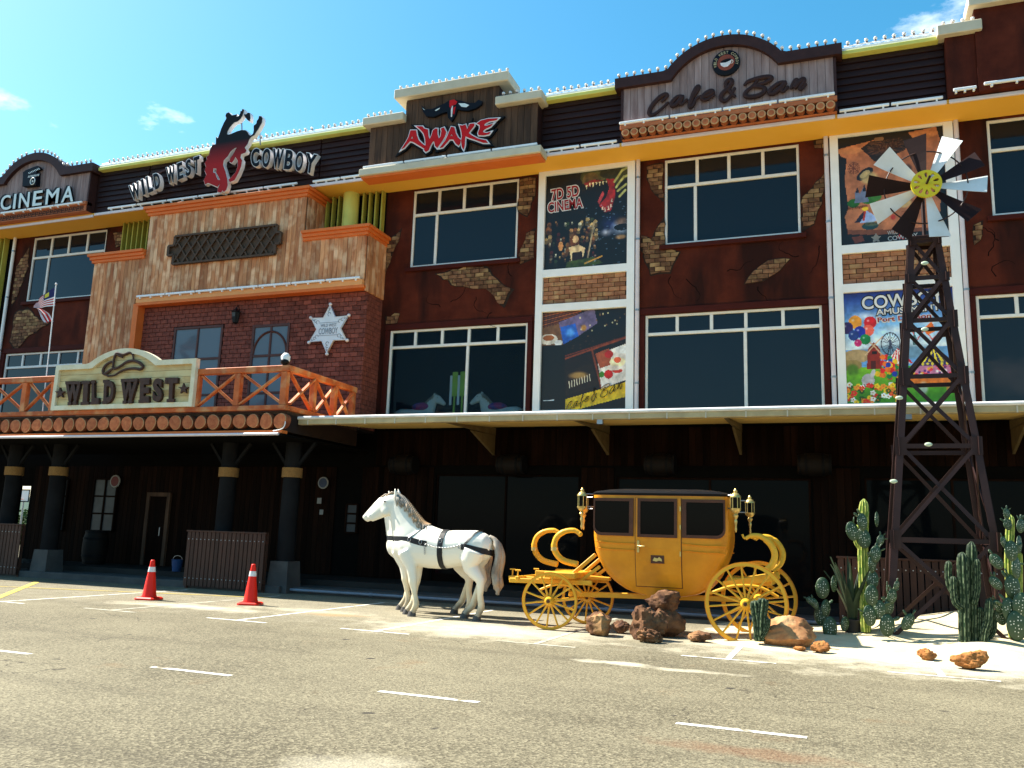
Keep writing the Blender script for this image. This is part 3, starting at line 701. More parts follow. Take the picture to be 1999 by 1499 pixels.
# porch columns with rope bands
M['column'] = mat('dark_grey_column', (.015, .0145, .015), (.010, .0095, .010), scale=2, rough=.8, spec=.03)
M['rope'] = mat('rope', (.30, .16, .05), (.22, .11, .035), scale=30, rough=.9)
for lab, px in (('leftmost dark round porch column at the photo edge, rope band round it', 18), ('dark round porch column with rope band, second from left', 105), ('dark round porch column with rope band behind the slatted screen', 440), ('dark round porch column with rope band, rightmost, on a concrete base', 565)):
    x = W(px, 1000, Y=18.05).x
    c_ = thing('porch_column', lab, 'column', (x, 18.05, 0), 'porch columns')
    MB().lathe([(.225, .6), (.215, 2.0), (.20, 3.655)], (x, 18.05, 0), 20).build('shaft', M['column'], c_, 60)
    b = MB(); z0 = 2.80
    for k in range(7): b.tube([(x+.235*math.cos(t), 18.05+.235*math.sin(t), z0+k*.034) for t in np.linspace(0, 2*math.pi, 21)[:-1]], .02, 6, closed=True)
    b.build('rope_band', M['rope'], c_, 60)
    b = MB(); w0, w1 = .30, .25
    b.add([(x+s*w0, 18.05+t*w0, .0) for s, t in ((-1, -1), (1, -1), (1, 1), (-1, 1))]+[(x+s*w1, 18.05+t*w1, .75) for s, t in ((-1, -1), (1, -1), (1, 1), (-1, 1))], [(3, 2, 1, 0), (4, 5, 6, 7), (0, 1, 5, 4), (1, 2, 6, 5), (2, 3, 7, 6), (3, 0, 4, 7)])
    b.build('base', M['concrete'], c_)
    for s in (-1, 1): MB().bar((x+s*.18, 18.05, 3.1), (x+s*.62, 18.05, 3.65), .07, .07).build('strut', M['column'], c_)
# ------------------------------------------------------------------ signs on the parapet
M['trim'] = mat('plum_brown_trim', (.045, .017, .015), (.033, .012, .011), scale=5, rough=.6, bump=.15, bscale=22)
M['signred'] = mat('sign_red', (.55, .014, .018), (.48, .011, .015), rough=.5, spec=.08)
M['signwhite'] = mat('sign_white', (.80, .77, .78), rough=.45)
M['navy'] = mat('sign_navy_black', (.008, .010, .016), rough=.45, spec=.08)
M['letwhite'] = mat('letter_pale', (.70, .78, .78), (.62, .71, .72), rough=.45)
M['letbrown'] = mat('letter_brown', (.038, .013, .011), (.028, .010, .008), scale=12, rough=.6, bump=.15)
M['cream'] = mat('cream_paint', (.78, .70, .52), (.68, .58, .38), scale=4, rough=.6)
M['pale'] = mat('pale_board', (.66, .50, .25), (.44, .27, .10), scale=4, stretch=(.25, 1, 1), rough=.75, ov=.12, c=(.68, .54, .28), cthr=.5)
M['terra'] = mat('terracotta_paint', (.48, .155, .065), (.40, .12, .05), scale=4, rough=.7)
ORD = ['first', 'second', 'third', 'fourth', 'fifth', 'sixth', 'seventh', 'eighth', 'ninth', 'tenth', 'eleventh', 'twelfth']
def crop(pts, ox, oy, s, Y):
    out = []
    for x, y in pts:
        p = W(ox+x/s, oy+y/s, Y=Y); out.append((p.x, p.z))
    return out
def layered(parent, name, polys, Y, layers, grow=0):
    """stacked cut-out sign: layers of (material, outline offset, half thickness, distance in front)"""
    for i, (m_, off, ex, dy) in enumerate(layers):
        put(name if i == len(layers)-1 else name+'_backing', shape_mesh(polys, ex, off), M[m_], parent, T(0, Y-dy, 0))
bulb_me = MB().ell((0, 0, 0), .045, 10, 7).mesh('bulb', M['bulb'], 179)
M['socket'] = mat('lamp_socket', (.20, .13, .12), rough=.5)
sock_me = MB().lathe([(.022, -.075), (.028, -.04)], n=8).mesh('socket', M['socket'])
def bulbs(pts, label, step=.2, rail=True):
    pts = [Vector(p) for p in pts]; t = thing('bulb_string', label, 'light string', pts[0], 'bulb strings along the roof edge')
    if rail: MB().tube([p-Vector((0, 0, .085)) for p in pts], .018, 6).build('rail', M['white'], t)
    L = [0]
    for a, c in zip(pts, pts[1:]): L.append(L[-1]+(c-a).length)
    s = step/2
    while s < L[-1]:
        i = max(k for k in range(len(L)-1) if L[k] <= s); p = pts[i]+(pts[i+1]-pts[i])*((s-L[i])/(L[i+1]-L[i]))
        s += step
        if random.random() < .035: continue                   # a bulb is missing here and there
        Mq = T(p.x+random.uniform(-.012, .012), p.y, p.z+random.uniform(-.012, .006)) @ RY(random.uniform(-.25, .25))
        bo = inst('bulb', bulb_me, t, Mq); inst('socket', sock_me, bo, Mq)
tube_me = {}
def tubes(x0, x1, y, z, where, L=1.2):
    n = max(1, round((x1-x0)/L)); w = (x1-x0)/n
    for i in range(n):
        a = x0+i*w+.02; l = w-.04
        lab = 'white tube lamp %s, %s from left' % (where, ORD[i]) if n > 1 else 'single white tube lamp %s' % where
        t = thing('tube_lamp', lab, 'tube lamp', (a, y, z), 'tube lamps on the facade edges')
        MB().box(a, a+l, y-.03, y+.035, z-.03, z+.035, .012).build('tube', M['tube'], t)
        for q in (.12, .5, .88): MB().box(a+l*q-.02, a+l*q+.02, y-.015, y+.05, z-.075, z-.031).build('clip', M['white'], t)
# --- arched gable boards
def arched(cx, label, name, lettering):
    y = 19.8; t = thing(name, label, 'sign', (cx, y, 11.85))
    hw, z0, zf, ar, ah = 2.51, 11.85, 12.87, 1.28, .70      # inner half width, bottom, flat top, arch half width, rise
    def top(x, d=0):
        u = abs(x)
        if u >= ar+d*.4: return zf+d
        rr = ((ar+d*.4)**2+(ah)**2)/(2*ah); return zf+d+math.sqrt(max(rr*rr-u*u, 0))-(rr-ah)
    n = 28; w = 2*hw/n
    for i in range(n):
        a = -hw+i*w; xs = [a+.004, a+w/2, a+w-.004]
        MB().prism([(cx+xs[0], z0), (cx+xs[2], z0)]+[(cx+x, top(x)+.03) for x in reversed(xs)], y-random.random()*.006, y+.05).build('board', M['woodg'], t)
    xs = sorted(set(list(np.linspace(-hw-.2, hw+.2, 45))+[-ar-.0, ar+.0]))
    up = [(cx+x, top(x, .27)) for x in xs]; dn = [(cx+x, top(x, 0)) for x in xs]
    dn[0] = (up[0][0], zf-.02); dn[-1] = (up[-1][0], zf-.02)
    b = MB()
    for i in range(len(xs)-1): b.prism([dn[i], dn[i+1], up[i+1], up[i]], y-.13, y+.5)
    b.build('arched_trim', M['trim'], t)
    b = MB(); b.box(cx-hw, cx+hw, y+.052, 20.098, SZ+.11, zf-.03); b.prism([(cx+x, zf-.03) for x in (-ar, ar)]+[(cx+x, top(x)) for x in np.linspace(ar, -ar, 13)], y+.052, 20.4); b.build('backing', M['trim'], t)
    for s in (-1, 1): MB().box(cx+s*(hw+.03)-.03, cx+s*(hw+.03)+.03, y-.02, 20.09, SZ+.11, zf-.025).build('side_board', M['trim'], t)
    bulbs([(px, y-.1, pz+.1) for px, pz in up], 'row of white bulbs along the arched top of the %s' % lettering, .2, False)
    return t
caf = arched(-2.26, 'arched grey plank gable sign reading Cafe & Bar above a row of small log ends', 'cafe_sign', 'Cafe and Bar gable')
cin = arched(-25.16, 'arched grey plank gable sign reading CINEMA with a clapperboard at the far left', 'cinema_sign', 'CINEMA gable')
for root, cx in ((caf, -2.26), (cin, -25.16)):
    MB().box(cx-2.57, cx+2.57, 19.70, 19.97, 11.73, 11.845, .01).build('ledge', M['terra'], root)
    if root is caf:
        MB().box(cx-2.55, cx+2.55, 19.86, 20.09, SZ+.1, 11.728).build('log_backing', M['terra'], root)
        for i in range(23):
            x = cx-2.42+i*.22; r = random.uniform(.098, .106)
            lo = MB().lathe([(r, 0), (r, .24)], M=T(x, 19.69, 11.625) @ RX(R_(-90)), n=16).build('log', M['logbark'], root, 40)
            MB().lathe([(r*.98, 0), (r*.9, .012)], M=T(x, 19.69, 11.625) @ RX(R_(90)), n=16).build('log_rim', M['logring'], lo, 40)
            MB().lathe([(r*.78, .011), (r*.3, .016)], M=T(x, 19.69, 11.625) @ RX(R_(90)), n=14).build('log_face', M['logend'], lo, 40)
    else:
        MB().box(cx-2.55, cx+2.55, 19.76, 20.09, SZ+.1, 11.728).build('key_band', M['terra'], root)
        seg = [(0, 0, 1, .12), (0, 0, .12, 1), (0, .88, .8, 1), (.68, .35, .8, .88), (.3, .35, .68, .47), (.3, .47, .42, .68)]
        kb = MB()
        for (a, b_, c, d) in seg: kb.box(a*.15, c*.15, 0, .02, b_*.15, d*.15)
        kme = kb.mesh('key_motif', M['letbrown'])
        for i in range(30): inst('key_motif', kme, root, T(cx-2.5+i*.166, 19.742, 11.55))
# Cafe & Bar brush lettering
def brush(parent, name, strokes, ox, oy, s, Y, r, m_, flat=.55):
    for pts in strokes:
        P = [Vector((x, Y, z)) for x, z in crop(pts, ox, oy, s, Y)]; P = catmull(P, 5)
        n = len(P); rad = [r*(.72+.42*math.sin(math.pi*min(1, (i+1)/n*1.1))) for i in range(n)]
        b = MB(); b.tube(P, rad, 10); b.ell(P[0], rad[0], 10, 6); b.ell(P[-1], rad[-1], 10, 6)
        o = b.build(name, M[m_], parent, 60)
        me = o.data; a = np.empty(len(me.vertices)*3, 'f'); me.vertices.foreach_get('co', a); a = a.reshape(-1, 3); a[:, 1] = Y+(a[:, 1]-Y)*flat; me.vertices.foreach_set('co', a.ravel())
cb = [[(255, 340), (310, 285), (290, 262), (220, 300), (140, 390), (105, 470), (140, 500), (220, 450), (320, 360)],
      [(490, 285), (430, 290), (370, 350), (370, 395), (420, 370), (485, 290), (460, 350), (475, 378), (535, 325)],
      [(560, 345), (610, 290), (665, 205), (668, 172), (640, 200), (605, 280), (575, 370), (575, 410), (605, 390), (640, 320), (690, 285)],
      [(715, 295), (790, 272), (835, 235), (800, 225), (740, 265), (710, 312), (760, 325), (850, 272)],
      [(1085, 285), (1040, 240), (985, 160), (1000, 110), (1040, 98), (1050, 130), (1010, 190), (940, 260), (930, 315), (970, 340), (1025, 300), (1060, 240), (1085, 195)],
      [(1205, 150), (1250, 110), (1380, 72), (1480, 62), (1505, 85), (1440, 125), (1330, 160), (1290, 172)], [(1290, 172), (1410, 180), (1430, 220), (1370, 272), (1260, 292), (1205, 270), (1225, 225), (1290, 170), (1345, 105)],
      [(1665, 120), (1600, 130), (1510, 195), (1490, 245), (1530, 252), (1600, 200), (1670, 125), (1625, 200), (1640, 232), (1695, 180)],
      [(1735, 190), (1765, 120), (1795, 95), (1800, 130), (1770, 185), (1830, 115), (1872, 85), (1880, 120), (1835, 180), (1850, 205), (1900, 150)]]
brush(caf, 'letter', cb, 1250, 140, 5.879, 19.74, .055, 'letbrown')
# medallion with coffee cup
mc = W(1418, 123, Y=19.74); MR = .335; RXm = RX(R_(90))
MB().lathe([(MR, 0), (MR, .05), (MR*.95, .06)], M=T(mc.x, 19.78, mc.z) @ RXm, n=32).build('medallion', M['navy'], caf, 40)
M['cupred'] = mat('medallion_red', (.26, .062, .03), (.20, .04, .025), rough=.5)
MB().lathe([(MR*.64, .055), (MR*.62, .064)], M=T(mc.x, 19.78, mc.z) @ RXm, n=28).build('medallion_disc', M['cupred'], caf, 40)
cupo = [(-.14, .0), (-.12, -.07), (-.05, -.125), (.04, -.12), (.11, -.05), (.14, .04), (.0, -.01)]
put('cup', shape_mesh([[(mc.x+x, mc.z+z) for x, z in cupo]], .004), M['signwhite'], caf, T(0, 19.708, 0))
put('coffee', shape_mesh([[(mc.x+.13*math.cos(t)*1.0, mc.z+.035+.05*math.sin(t)+.14*.13*math.cos(t)) for t in np.linspace(0, 6.1, 20)]], .003), M['black'], caf, T(0, 19.711, 0))
MB().tube([(mc.x+.13+.04*math.cos(t), 19.705, mc.z-.01+.045*math.sin(t)) for t in np.linspace(-1.6, 1.8, 9)], .009, 6).build('cup_handle', M['signwhite'], caf, 60)
M['goldtext'] = mat('gold_text', (.42, .36, .22), rough=.5)
for i, ch in enumerate('WILD WEST COWBOY'):
    if ch == ' ': continue
    a = R_(195-i*210/15); me = fit_mesh(text_mesh(ch, .1, .003, .002), -.024, .024, -.035, .035)
    put('ring_letter', me, M['goldtext'], caf, T(mc.x+MR*.79*math.cos(a), 19.717, mc.z+MR*.79*math.sin(a)) @ RY(math.pi/2-a))
# CINEMA letters + clapperboard
cq = dict(C=((12, 1120), (215, 1085), (215, 800), (30, 830)), I=((255, 1080), (300, 1075), (330, 785), (290, 790)), N=((365, 1070), (565, 1050), (595, 750), (395, 775)),
          E=((635, 1030), (815, 1005), (845, 715), (670, 740)), M=((890, 1000), (1130, 970), (1170, 670), (920, 700)), A=((1200, 960), (1425, 935), (1360, 640), (1310, 645)))
def warp(me, quad, ox, oy, s, Y, inset=0):
    n = len(me.vertices); a = np.empty(n*3, 'f'); me.vertices.foreach_get('co', a); a = a.reshape(-1, 3); lo = a.min(0); hi = a.max(0)
    u = (a[:, 0]-lo[0])/(hi[0]-lo[0]); v = (a[:, 2]-lo[2])/(hi[2]-lo[2]); q = [np.array(p) for p in crop(quad, ox, oy, s, Y)]
    P = ((1-u)*(1-v))[:, None]*q[0]+(u*(1-v))[:, None]*q[1]+(u*v)[:, None]*q[2]+((1-u)*v)[:, None]*q[3]
    a[:, 0] = P[:, 0]; a[:, 2] = P[:, 1]; me.vertices.foreach_set('co', a.ravel()); me.update(); return me
for ch, q in cq.items():
    if ch == 'A': q = ((1195, 960), (1430, 935), (1470, 625), (1235, 650))
    put('letter_return', warp(text_mesh(ch, 1, .075, .012), q, 0, 300, 9.995, 19.72), M['black'], cin, T(0, 19.72, 0))
    put('letter', warp(text_mesh(ch, 1, .006, .012), q, 0, 300, 9.995, 19.64), M['letwhite'], cin, T(0, 19.638, 0))
p = crop([(515, 385), (500, 665), (760, 640), (775, 375), (510, 380)], 0, 300, 9.995, 19.74)
MB().prism(p[:4], 19.62, 19.79).build('clapper_slate', M['navy'], cin)
MB().prism(crop([(520, 385), (560, 400), (830, 310), (790, 262), (560, 350)], 0, 300, 9.995, 19.74), 19.63, 19.79).build('clapper_stick', M['navy'], cin)
for k in range(8):
    put('clapper_mark', shape_mesh([crop([(545+k*28, 475-k*5), (556+k*28, 473-k*5), (575+k*28, 430-k*5), (564+k*28, 432-k*5)], 0, 300, 9.995, 19.61)], .003), M['letwhite'], cin, T(0, 19.614, 0))
    put('clapper_mark', shape_mesh([crop([(550+k*28, 370-k*12), (562+k*28, 365-k*12), (580+k*28, 390-k*12), (568+k*28, 396-k*12)], 0, 300, 9.995, 19.61)], .003), M['letwhite'], cin, T(0, 19.622, 0))
c0 = W(64, 354, Y=19.61)
b = MB(); b.tube([(c0.x+.10*math.cos(t), 19.612, c0.z+.12*math.sin(t)) for t in np.linspace(0, 6.283, 21)[:-1]], .016, 6, closed=True); b.build('play_ring', M['letwhite'], cin, 60)
put('play_mark', shape_mesh([[(c0.x-.03, c0.z-.045), (c0.x-.03, c0.z+.045), (c0.x+.05, c0.z)]], .003), M['letwhite'], cin, T(0, 19.614, 0))
# --- AWAKE board
aw = thing('awake_sign', 'stepped brown plank board with red AWAKE lettering and a horned skull', 'sign', (-9.6, 19.8, 11.5))
n = 27; x0, x1 = -12.08, -7.05; w = (x1-x0)/n
for i in range(n):
    a = x0+i*w; c = a+w/2; zt = 13.5 if -11.02 < c < -8.13 else 12.83
    MB().box(a+.003, a+w-.003, 19.7-random.random()*.006, 19.74, 11.5, zt, .005).build('board', M['woodb'], aw)
b = MB(); b.box(-12.06, -7.06, 19.745, 20.095, SZ+.11, 12.82); b.box(-11.0, -8.16, 19.745, 20.5, 12.825, 13.48); b.build('backing', M['siding'], aw)
for a, c, z in ((-12.25, -10.95, 12.84), (-11.28, -7.85, 13.51), (-8.2, -6.88, 12.84)):
    MB().box(a, c, 19.5, 20.45, z, z+(.24 if z < 13 else .28), .02).build('cap', M['beige'], aw)
MB().box(-12.22, -6.85, 19.45, 19.98, 11.30, 11.5, .015).build('ledge', M['beige'], aw)
MB().box(-12.18, -6.89, 19.53, 19.98, 11.24, 11.298).build('ledge_base', M['orange'], aw)
AW = [[[(140, 1020), (230, 880), (270, 800), (300, 690), (395, 690), (410, 780), (440, 860), (500, 920), (555, 960), (540, 1010), (440, 950), (340, 890), (290, 880), (250, 920), (190, 990)], [(322, 785), (348, 835), (305, 838)]],
      [[(410, 620), (510, 620), (540, 660), (605, 675), (615, 790), (640, 850), (670, 790), (700, 690), (740, 660), (775, 660), (775, 760), (800, 840), (835, 800), (850, 700), (840, 660), (890, 640), (930, 720), (905, 800), (850, 890), (800, 960), (770, 1000), (735, 960), (720, 880), (690, 890), (650, 960), (620, 1040), (570, 1070), (540, 1040), (570, 940), (560, 830), (530, 740), (480, 680)]],
      [[(820, 1000), (920, 870), (960, 780), (1000, 680), (1020, 630), (1075, 640), (1100, 740), (1140, 820), (1190, 860), (1180, 920), (1150, 960), (1100, 920), (1060, 850), (990, 850), (940, 910), (870, 990)], [(1025, 755), (1052, 792), (1003, 797)]],
      [[(1170, 600), (1220, 610), (1275, 590), (1300, 660), (1290, 700), (1340, 620), (1350, 580), (1430, 570), (1430, 610), (1370, 680), (1330, 740), (1400, 790), (1500, 840), (1640, 870), (1670, 910), (1590, 910), (1450, 860), (1330, 820), (1270, 790), (1265, 870), (1260, 960), (1240, 1030), (1215, 990), (1200, 880), (1215, 790), (1200, 690)]],
      [[(1480, 570), (1550, 520), (1680, 490), (1850, 480), (1820, 510), (1700, 530), (1620, 570), (1600, 610), (1660, 610), (1760, 575), (1720, 620), (1620, 670), (1585, 700), (1590, 730), (1650, 740), (1720, 720), (1690, 760), (1600, 780), (1510, 775), (1500, 740), (1530, 660), (1530, 600)]]]
for i, L_ in enumerate(AW):
    polys = [crop(q, 770, 180, 9.086, 19.6) for q in L_]
    layered(aw, 'letter', polys, 19.62, (('black', .075, .035, 0-.025+i*.002), ('signwhite', .032, .012, .03+i*.003), ('signred', .002, .008, .052+i*.003)))
sk = crop([(490, 250), (560, 310), (680, 300), (800, 240), (900, 200), (970, 150), (1100, 140), (1200, 160), (1320, 200), (1440, 190), (1490, 140), (1550, 160), (1540, 210), (1440, 280), (1300, 320), (1180, 310), (1110, 290), (1080, 400), (1010, 510), (960, 450), (940, 340), (830, 370), (700, 430), (570, 420), (510, 340)], 770, 180, 9.086, 19.6)
put('skull', shape_mesh([sk], .04, .01), M['navy'], aw, T(0, 19.65, 0))
for pts, m_ in (([(980, 150), (1060, 130), (1120, 170), (1090, 220), (1030, 240), (1010, 300), (980, 260)], 'signred'), ([(1050, 280), (1092, 250), (1065, 390), (1040, 390)], 'signred'), ([(1008, 245), (1042, 245), (1025, 440), (1005, 440)], 'signwhite'),
                ([(1140, 200), (1250, 200), (1330, 230), (1280, 270), (1190, 260)], 'letwhite'), ([(720, 325), (810, 275), (800, 300), (740, 335)], 'letwhite'), ([(500, 280), (550, 320), (520, 310)], 'letwhite')):
    put('skull_mark', shape_mesh([crop(pts, 770, 180, 9.086, 19.6)], .003), M[m_], aw, T(0, 19.603, 0))
# --- WILD WEST COWBOY with the bucking horse
ww = thing('cowboy_sign', 'WILD WEST COWBOY cut-out letters curving round a red and black bucking horse and rider', 'sign', (-17, 19.8, 12))
WQ = [('W', ((205, 1215), (425, 1140), (370, 740), (130, 860))), ('I', ((470, 1085), (525, 1065), (470, 690), (415, 712))), ('L', ((585, 1040), (705, 990), (650, 600), (530, 650))), ('D', ((745, 960), (875, 910), (835, 530), (690, 590))),
      ('W', ((1030, 835), (1215, 770), (1185, 360), (990, 440))), ('E', ((1265, 740), (1400, 680), (1365, 290), (1240, 340))), ('S', ((1440, 670), (1575, 610), (1565, 215), (1445, 270))), ('T', ((1640, 590), (1755, 580), (1765, 150), (1625, 200)))]
CQ = [('C', ((845, 975), (970, 975), (985, 680), (850, 690))), ('O', ((1005, 985), (1125, 985), (1155, 680), (1025, 690))), ('W', ((1170, 995), (1300, 1008), (1350, 695), (1180, 685))), ('B', ((1335, 1012), (1460, 1025), (1505, 712), (1375, 703))),
      ('O', ((1495, 1040), (1615, 1045), (1655, 748), (1530, 735))), ('Y', ((1650, 1060), (1790, 1080), (1850, 780), (1680, 750)))]
for lst, ox, oy, s in ((WQ, 240, 290, 11.76), (CQ, 380, 200, 7.69)):
    for ch, q in lst:
        put('letter_return', warp(text_mesh(ch, 1, .09, .055), q, ox, oy, s, 19.72), M['signwhite'], ww, T(0, 19.80, 0))
        put('letter', warp(text_mesh(ch, 1, .006, .028), [(q[k][0]+(q[(k+2) % 4][0]-q[k][0])*.035, q[k][1]+(q[(k+2) % 4][1]-q[k][1])*.035) for k in range(4)], ox, oy, s, 19.70), M['navy'], ww, T(0, 19.700, 0))
for pts, ox, oy, s in (([(140, 830), (980, 470), (1250, 330), (1800, 130), (1790, 180), (1000, 500), (160, 880)], 240, 290, 11.76), ([(860, 970), (1300, 1000), (1730, 1075), (1725, 1100), (1300, 1025), (860, 1000)], 380, 200, 7.69)):
    MB().prism(crop(pts, ox, oy, s, 19.85), 19.84, 19.88).build('backing_bar', M['trim'], ww)
HB = [(465, 200), (480, 165), (515, 150), (540, 175), (560, 195), (600, 190), (635, 180), (630, 215), (660, 210), (690, 160), (685, 140), (710, 130), (720, 100), (745, 110), (735, 160), (720, 200), (690, 250), (640, 290), (600, 300), (560, 340), (520, 390), (495, 440), (490, 480), (520, 485), (570, 465), (640, 435), (710, 415), (770, 420), (800, 450), (820, 490), (845, 500), (880, 470), (890, 420), (890, 350), (930, 320), (935, 280), (960, 250), (970, 205), (1005, 210), (1020, 240), (1010, 310), (985, 350), (960, 400), (930, 440), (900, 490), (850, 520), (820, 560), (800, 620), (755, 680), (782, 720), (765, 755), (700, 780), (690, 830), (715, 870), (700, 960), (660, 1060), (600, 1170), (530, 1200), (510, 1165), (560, 1120), (620, 1050), (650, 960), (650, 880), (615, 820), (590, 870), (560, 910), (530, 900), (530, 850), (580, 780), (635, 680), (600, 690), (540, 740), (500, 810), (440, 870), (430, 940), (465, 1040), (490, 1140), (500, 1240), (480, 1310), (440, 1350), (420, 1320), (400, 1360), (345, 1345), (352, 1300), (385, 1215), (345, 1272), (270, 1240), (200, 1210), (160, 1235), (140, 1170), (180, 1090), (155, 1030), (172, 970), (155, 910), (190, 860), (180, 820), (220, 790), (230, 720), (270, 640), (320, 630), (325, 520), (350, 540), (370, 490), (400, 400), (440, 310), (480, 240)]
HH = [(285, 990), (330, 1000), (325, 1060), (350, 1100), (385, 1165), (355, 1165), (330, 1120), (310, 1060), (280, 1050)]
hat = [(740, 180), (780, 180), (800, 155), (830, 160), (835, 190), (840, 230), (830, 280), (800, 270), (765, 225)]
mt = bpy.data.materials.new('black_to_red_print'); mt.use_nodes = True; t_ = mt.node_tree; g_ = t_.nodes.new('ShaderNodeNewGeometry'); s_ = t_.nodes.new('ShaderNodeSeparateXYZ'); r_ = t_.nodes.new('ShaderNodeMapRange'); c_ = t_.nodes.new('ShaderNodeValToRGB')
r_.inputs[1].default_value = 11.4; r_.inputs[2].default_value = 14.1; t_.links.new(g_.outputs['Position'], s_.inputs[0]); t_.links.new(s_.outputs[2], r_.inputs[0]); t_.links.new(r_.outputs[0], c_.inputs[0]); t_.links.new(c_.outputs[0], t_.nodes['Principled BSDF'].inputs['Base Color'])
c_.color_ramp.elements[0].position = .36; c_.color_ramp.elements[0].color = (.36, .02, .022, 1); c_.color_ramp.elements[1].position = .62; c_.color_ramp.elements[1].color = (.012, .014, .018, 1)
M['horseprint'] = mt; mt.node_tree.nodes['Principled BSDF'].inputs['Roughness'].default_value = .5; mt.node_tree.nodes['Principled BSDF'].inputs['Specular IOR Level'].default_value = .06
hp = [crop(HB, 380, 200, 7.69, 19.6), crop(HH, 380, 200, 7.69, 19.6)]
put('horse_return', shape_mesh(hp, .07, .012), M['signwhite'], ww, T(0, 19.68, 0)); put('horse_and_rider', shape_mesh(hp, .006, -.004), M['horseprint'], ww, T(0, 19.602, 0))
ht = [crop(hat, 380, 200, 7.69, 19.6)]
put('hat_return', shape_mesh(ht, .07, .008), M['signwhite'], ww, T(0, 19.68, 0)); put('hat', shape_mesh(ht, .006, -.002), M['horseprint'], ww, T(0, 19.602, 0))
for q in ((545, 400), (720, 240), (990, 330)):
    a = crop([q, (q[0], 640)], 380, 200, 7.69, 19.8); MB().tube([(a[0][0], 19.76, a[0][1]), (a[1][0], 19.8, a[1][1])], .02, 6).build('support', M['metal'], ww)
# --- balcony board WILD WEST
M['letwest'] = mat('carved_letter_brown', (.075, .034, .022), (.05, .022, .015), scale=12, rough=.6, bump=.15)
wb = thing('balcony_sign', 'cream arched board reading WILD WEST with a brown hat on the balcony rail', 'sign', (-17, 16.65, 4.4))
yb = 16.62; cx = -17.05
def btop(x, d=0):
    u = abs(x-cx); A = 1.05+d
    if u >= A: return 5.48+d
    rr = (A*A+.36**2)/(2*.36); return 5.48+d+math.sqrt(rr*rr-u*u)-(rr-.36)
xs = list(np.linspace(-19.36, -14.72, 41)); inner = [(max(-19.24, min(-14.84, x)), btop(max(-19.24, min(-14.84, x)))) for x in xs]; outer = [(x, btop(x, .13)) for x in xs]
b = MB()
for i in range(40): b.prism([inner[i], inner[i+1], outer[i+1], outer[i]], yb, yb+.14)
b.prism([(-19.36, 4.40), (-19.24, 4.40), (-19.24, 5.48), (-19.36, 5.61)], yb, yb+.14); b.prism([(-14.84, 4.40), (-14.72, 4.40), (-14.72, 5.61), (-14.84, 5.48)], yb, yb+.14); b.box(-19.24, -14.84, yb+.001, yb+.14, 4.405, 4.52)
b.build('frame', M['cream'], wb)
z = 4.52; k = 0
while z < 5.83:
    zt = min(z+.165, 5.84); pts = [(x, zz) for x, zz in zip(np.linspace(-19.24, -14.84, 41), [btop(x) for x in np.linspace(-19.24, -14.84, 41)])]
    poly = clip_poly([(-19.24, 4.5), (-14.84, 4.5)]+[(x, zz) for x, zz in reversed(pts)], -19.3, -14.8, z+.004, zt-.004)
    if len(poly) > 2: MB().prism(poly, yb+.075-random.random()*.006, yb+.13).build('board', M['pale'], wb)
    z += .165; k += 1
def slab(ch, q):
    """western slab letter: font glyph plus heavy serif feet, warped into its place"""
    put('letter', warp(text_mesh(ch, 1, .04, .055), q, 95, 670, 6.554, yb), M['letwest'], wb, T(0, yb+.02, 0))
    bl, br, tr, tl = [Vector(p) for p in crop(q, 95, 670, 6.554, yb)]
    def at(u, v): return bl*(1-u)*(1-v)+br*u*(1-v)+tr*u*v+tl*(1-u)*v
    S = {'W': ((.0, .9, .34), (.33, .9, .34), (.68, .9, .32), (.18, -.03, .26), (.56, -.03, .26)), 'I': ((-.35, .9, 1.7), (-.35, -.03, 1.7)), 'L': ((-.08, .9, .6), (-.08, -.03, 1.1)), 'D': ((-.1, .9, .5), (-.1, -.03, .5)), 'E': ((-.08, .9, 1.1), (-.08, -.03, 1.1)), 'S': ((.7, .66, .25), (.02, .16, .25)), 'T': ((.2, -.03, .6), (-.02, .76, .2), (.82, .76, .2))}[ch]
    for i, (u, v, w_) in enumerate(S):
        p = [at(u, v), at(u+w_, v), at(u+w_, v+.13), at(u, v+.13)]
        MB().prism([tuple(a) for a in p], yb-.025-.002*i, yb+.04).build('serif', M['letwest'], wb)
for ch, q in (('W', ((225, 790), (400, 780), (420, 500), (225, 500))), ('I', ((440, 785), (500, 782), (515, 495), (455, 495))), ('L', ((555, 780), (650, 775), (640, 485), (560, 488))), ('D', ((705, 772), (830, 768), (850, 478), (720, 482))),
              ('W', ((925, 770), (1110, 765), (1150, 465), (935, 470))), ('E', ((1170, 760), (1290, 755), (1300, 455), (1180, 460))), ('S', ((1335, 755), (1455, 750), (1460, 450), (1345, 455))), ('T', ((1490, 750), (1640, 745), (1660, 440), (1500, 445)))): slab(ch, q)
for cxs, cys in ((148, 640), (1728, 585)):
    P = []
    for k in range(10):
        r = 72 if k % 2 == 0 else 28; a = math.pi/2+k*math.pi/5; P.append((cxs+r*math.cos(a)*.95, cys-r*math.sin(a)))
    MB().prism(crop(P, 95, 670, 6.554, yb-.02), yb-.03, yb+.03).build('star', M['letwest'], wb)
brush(wb, 'hat_stroke', [[(760, 415), (705, 390), (702, 340), (740, 280), (800, 245), (835, 250)], [(830, 310), (835, 230), (860, 150), (890, 130), (960, 148), (1040, 122), (1080, 150), (1088, 225)],
      [(820, 300), (850, 330), (930, 290), (1000, 245), (1085, 228), (1160, 250), (1210, 300), (1180, 335), (1100, 325), (1000, 335), (920, 365), (850, 410), (760, 422)], [(720, 400), (780, 360), (830, 320)], [(885, 145), (950, 182)]], 95, 670, 6.554, yb+.02, .036, 'letwest', .8)
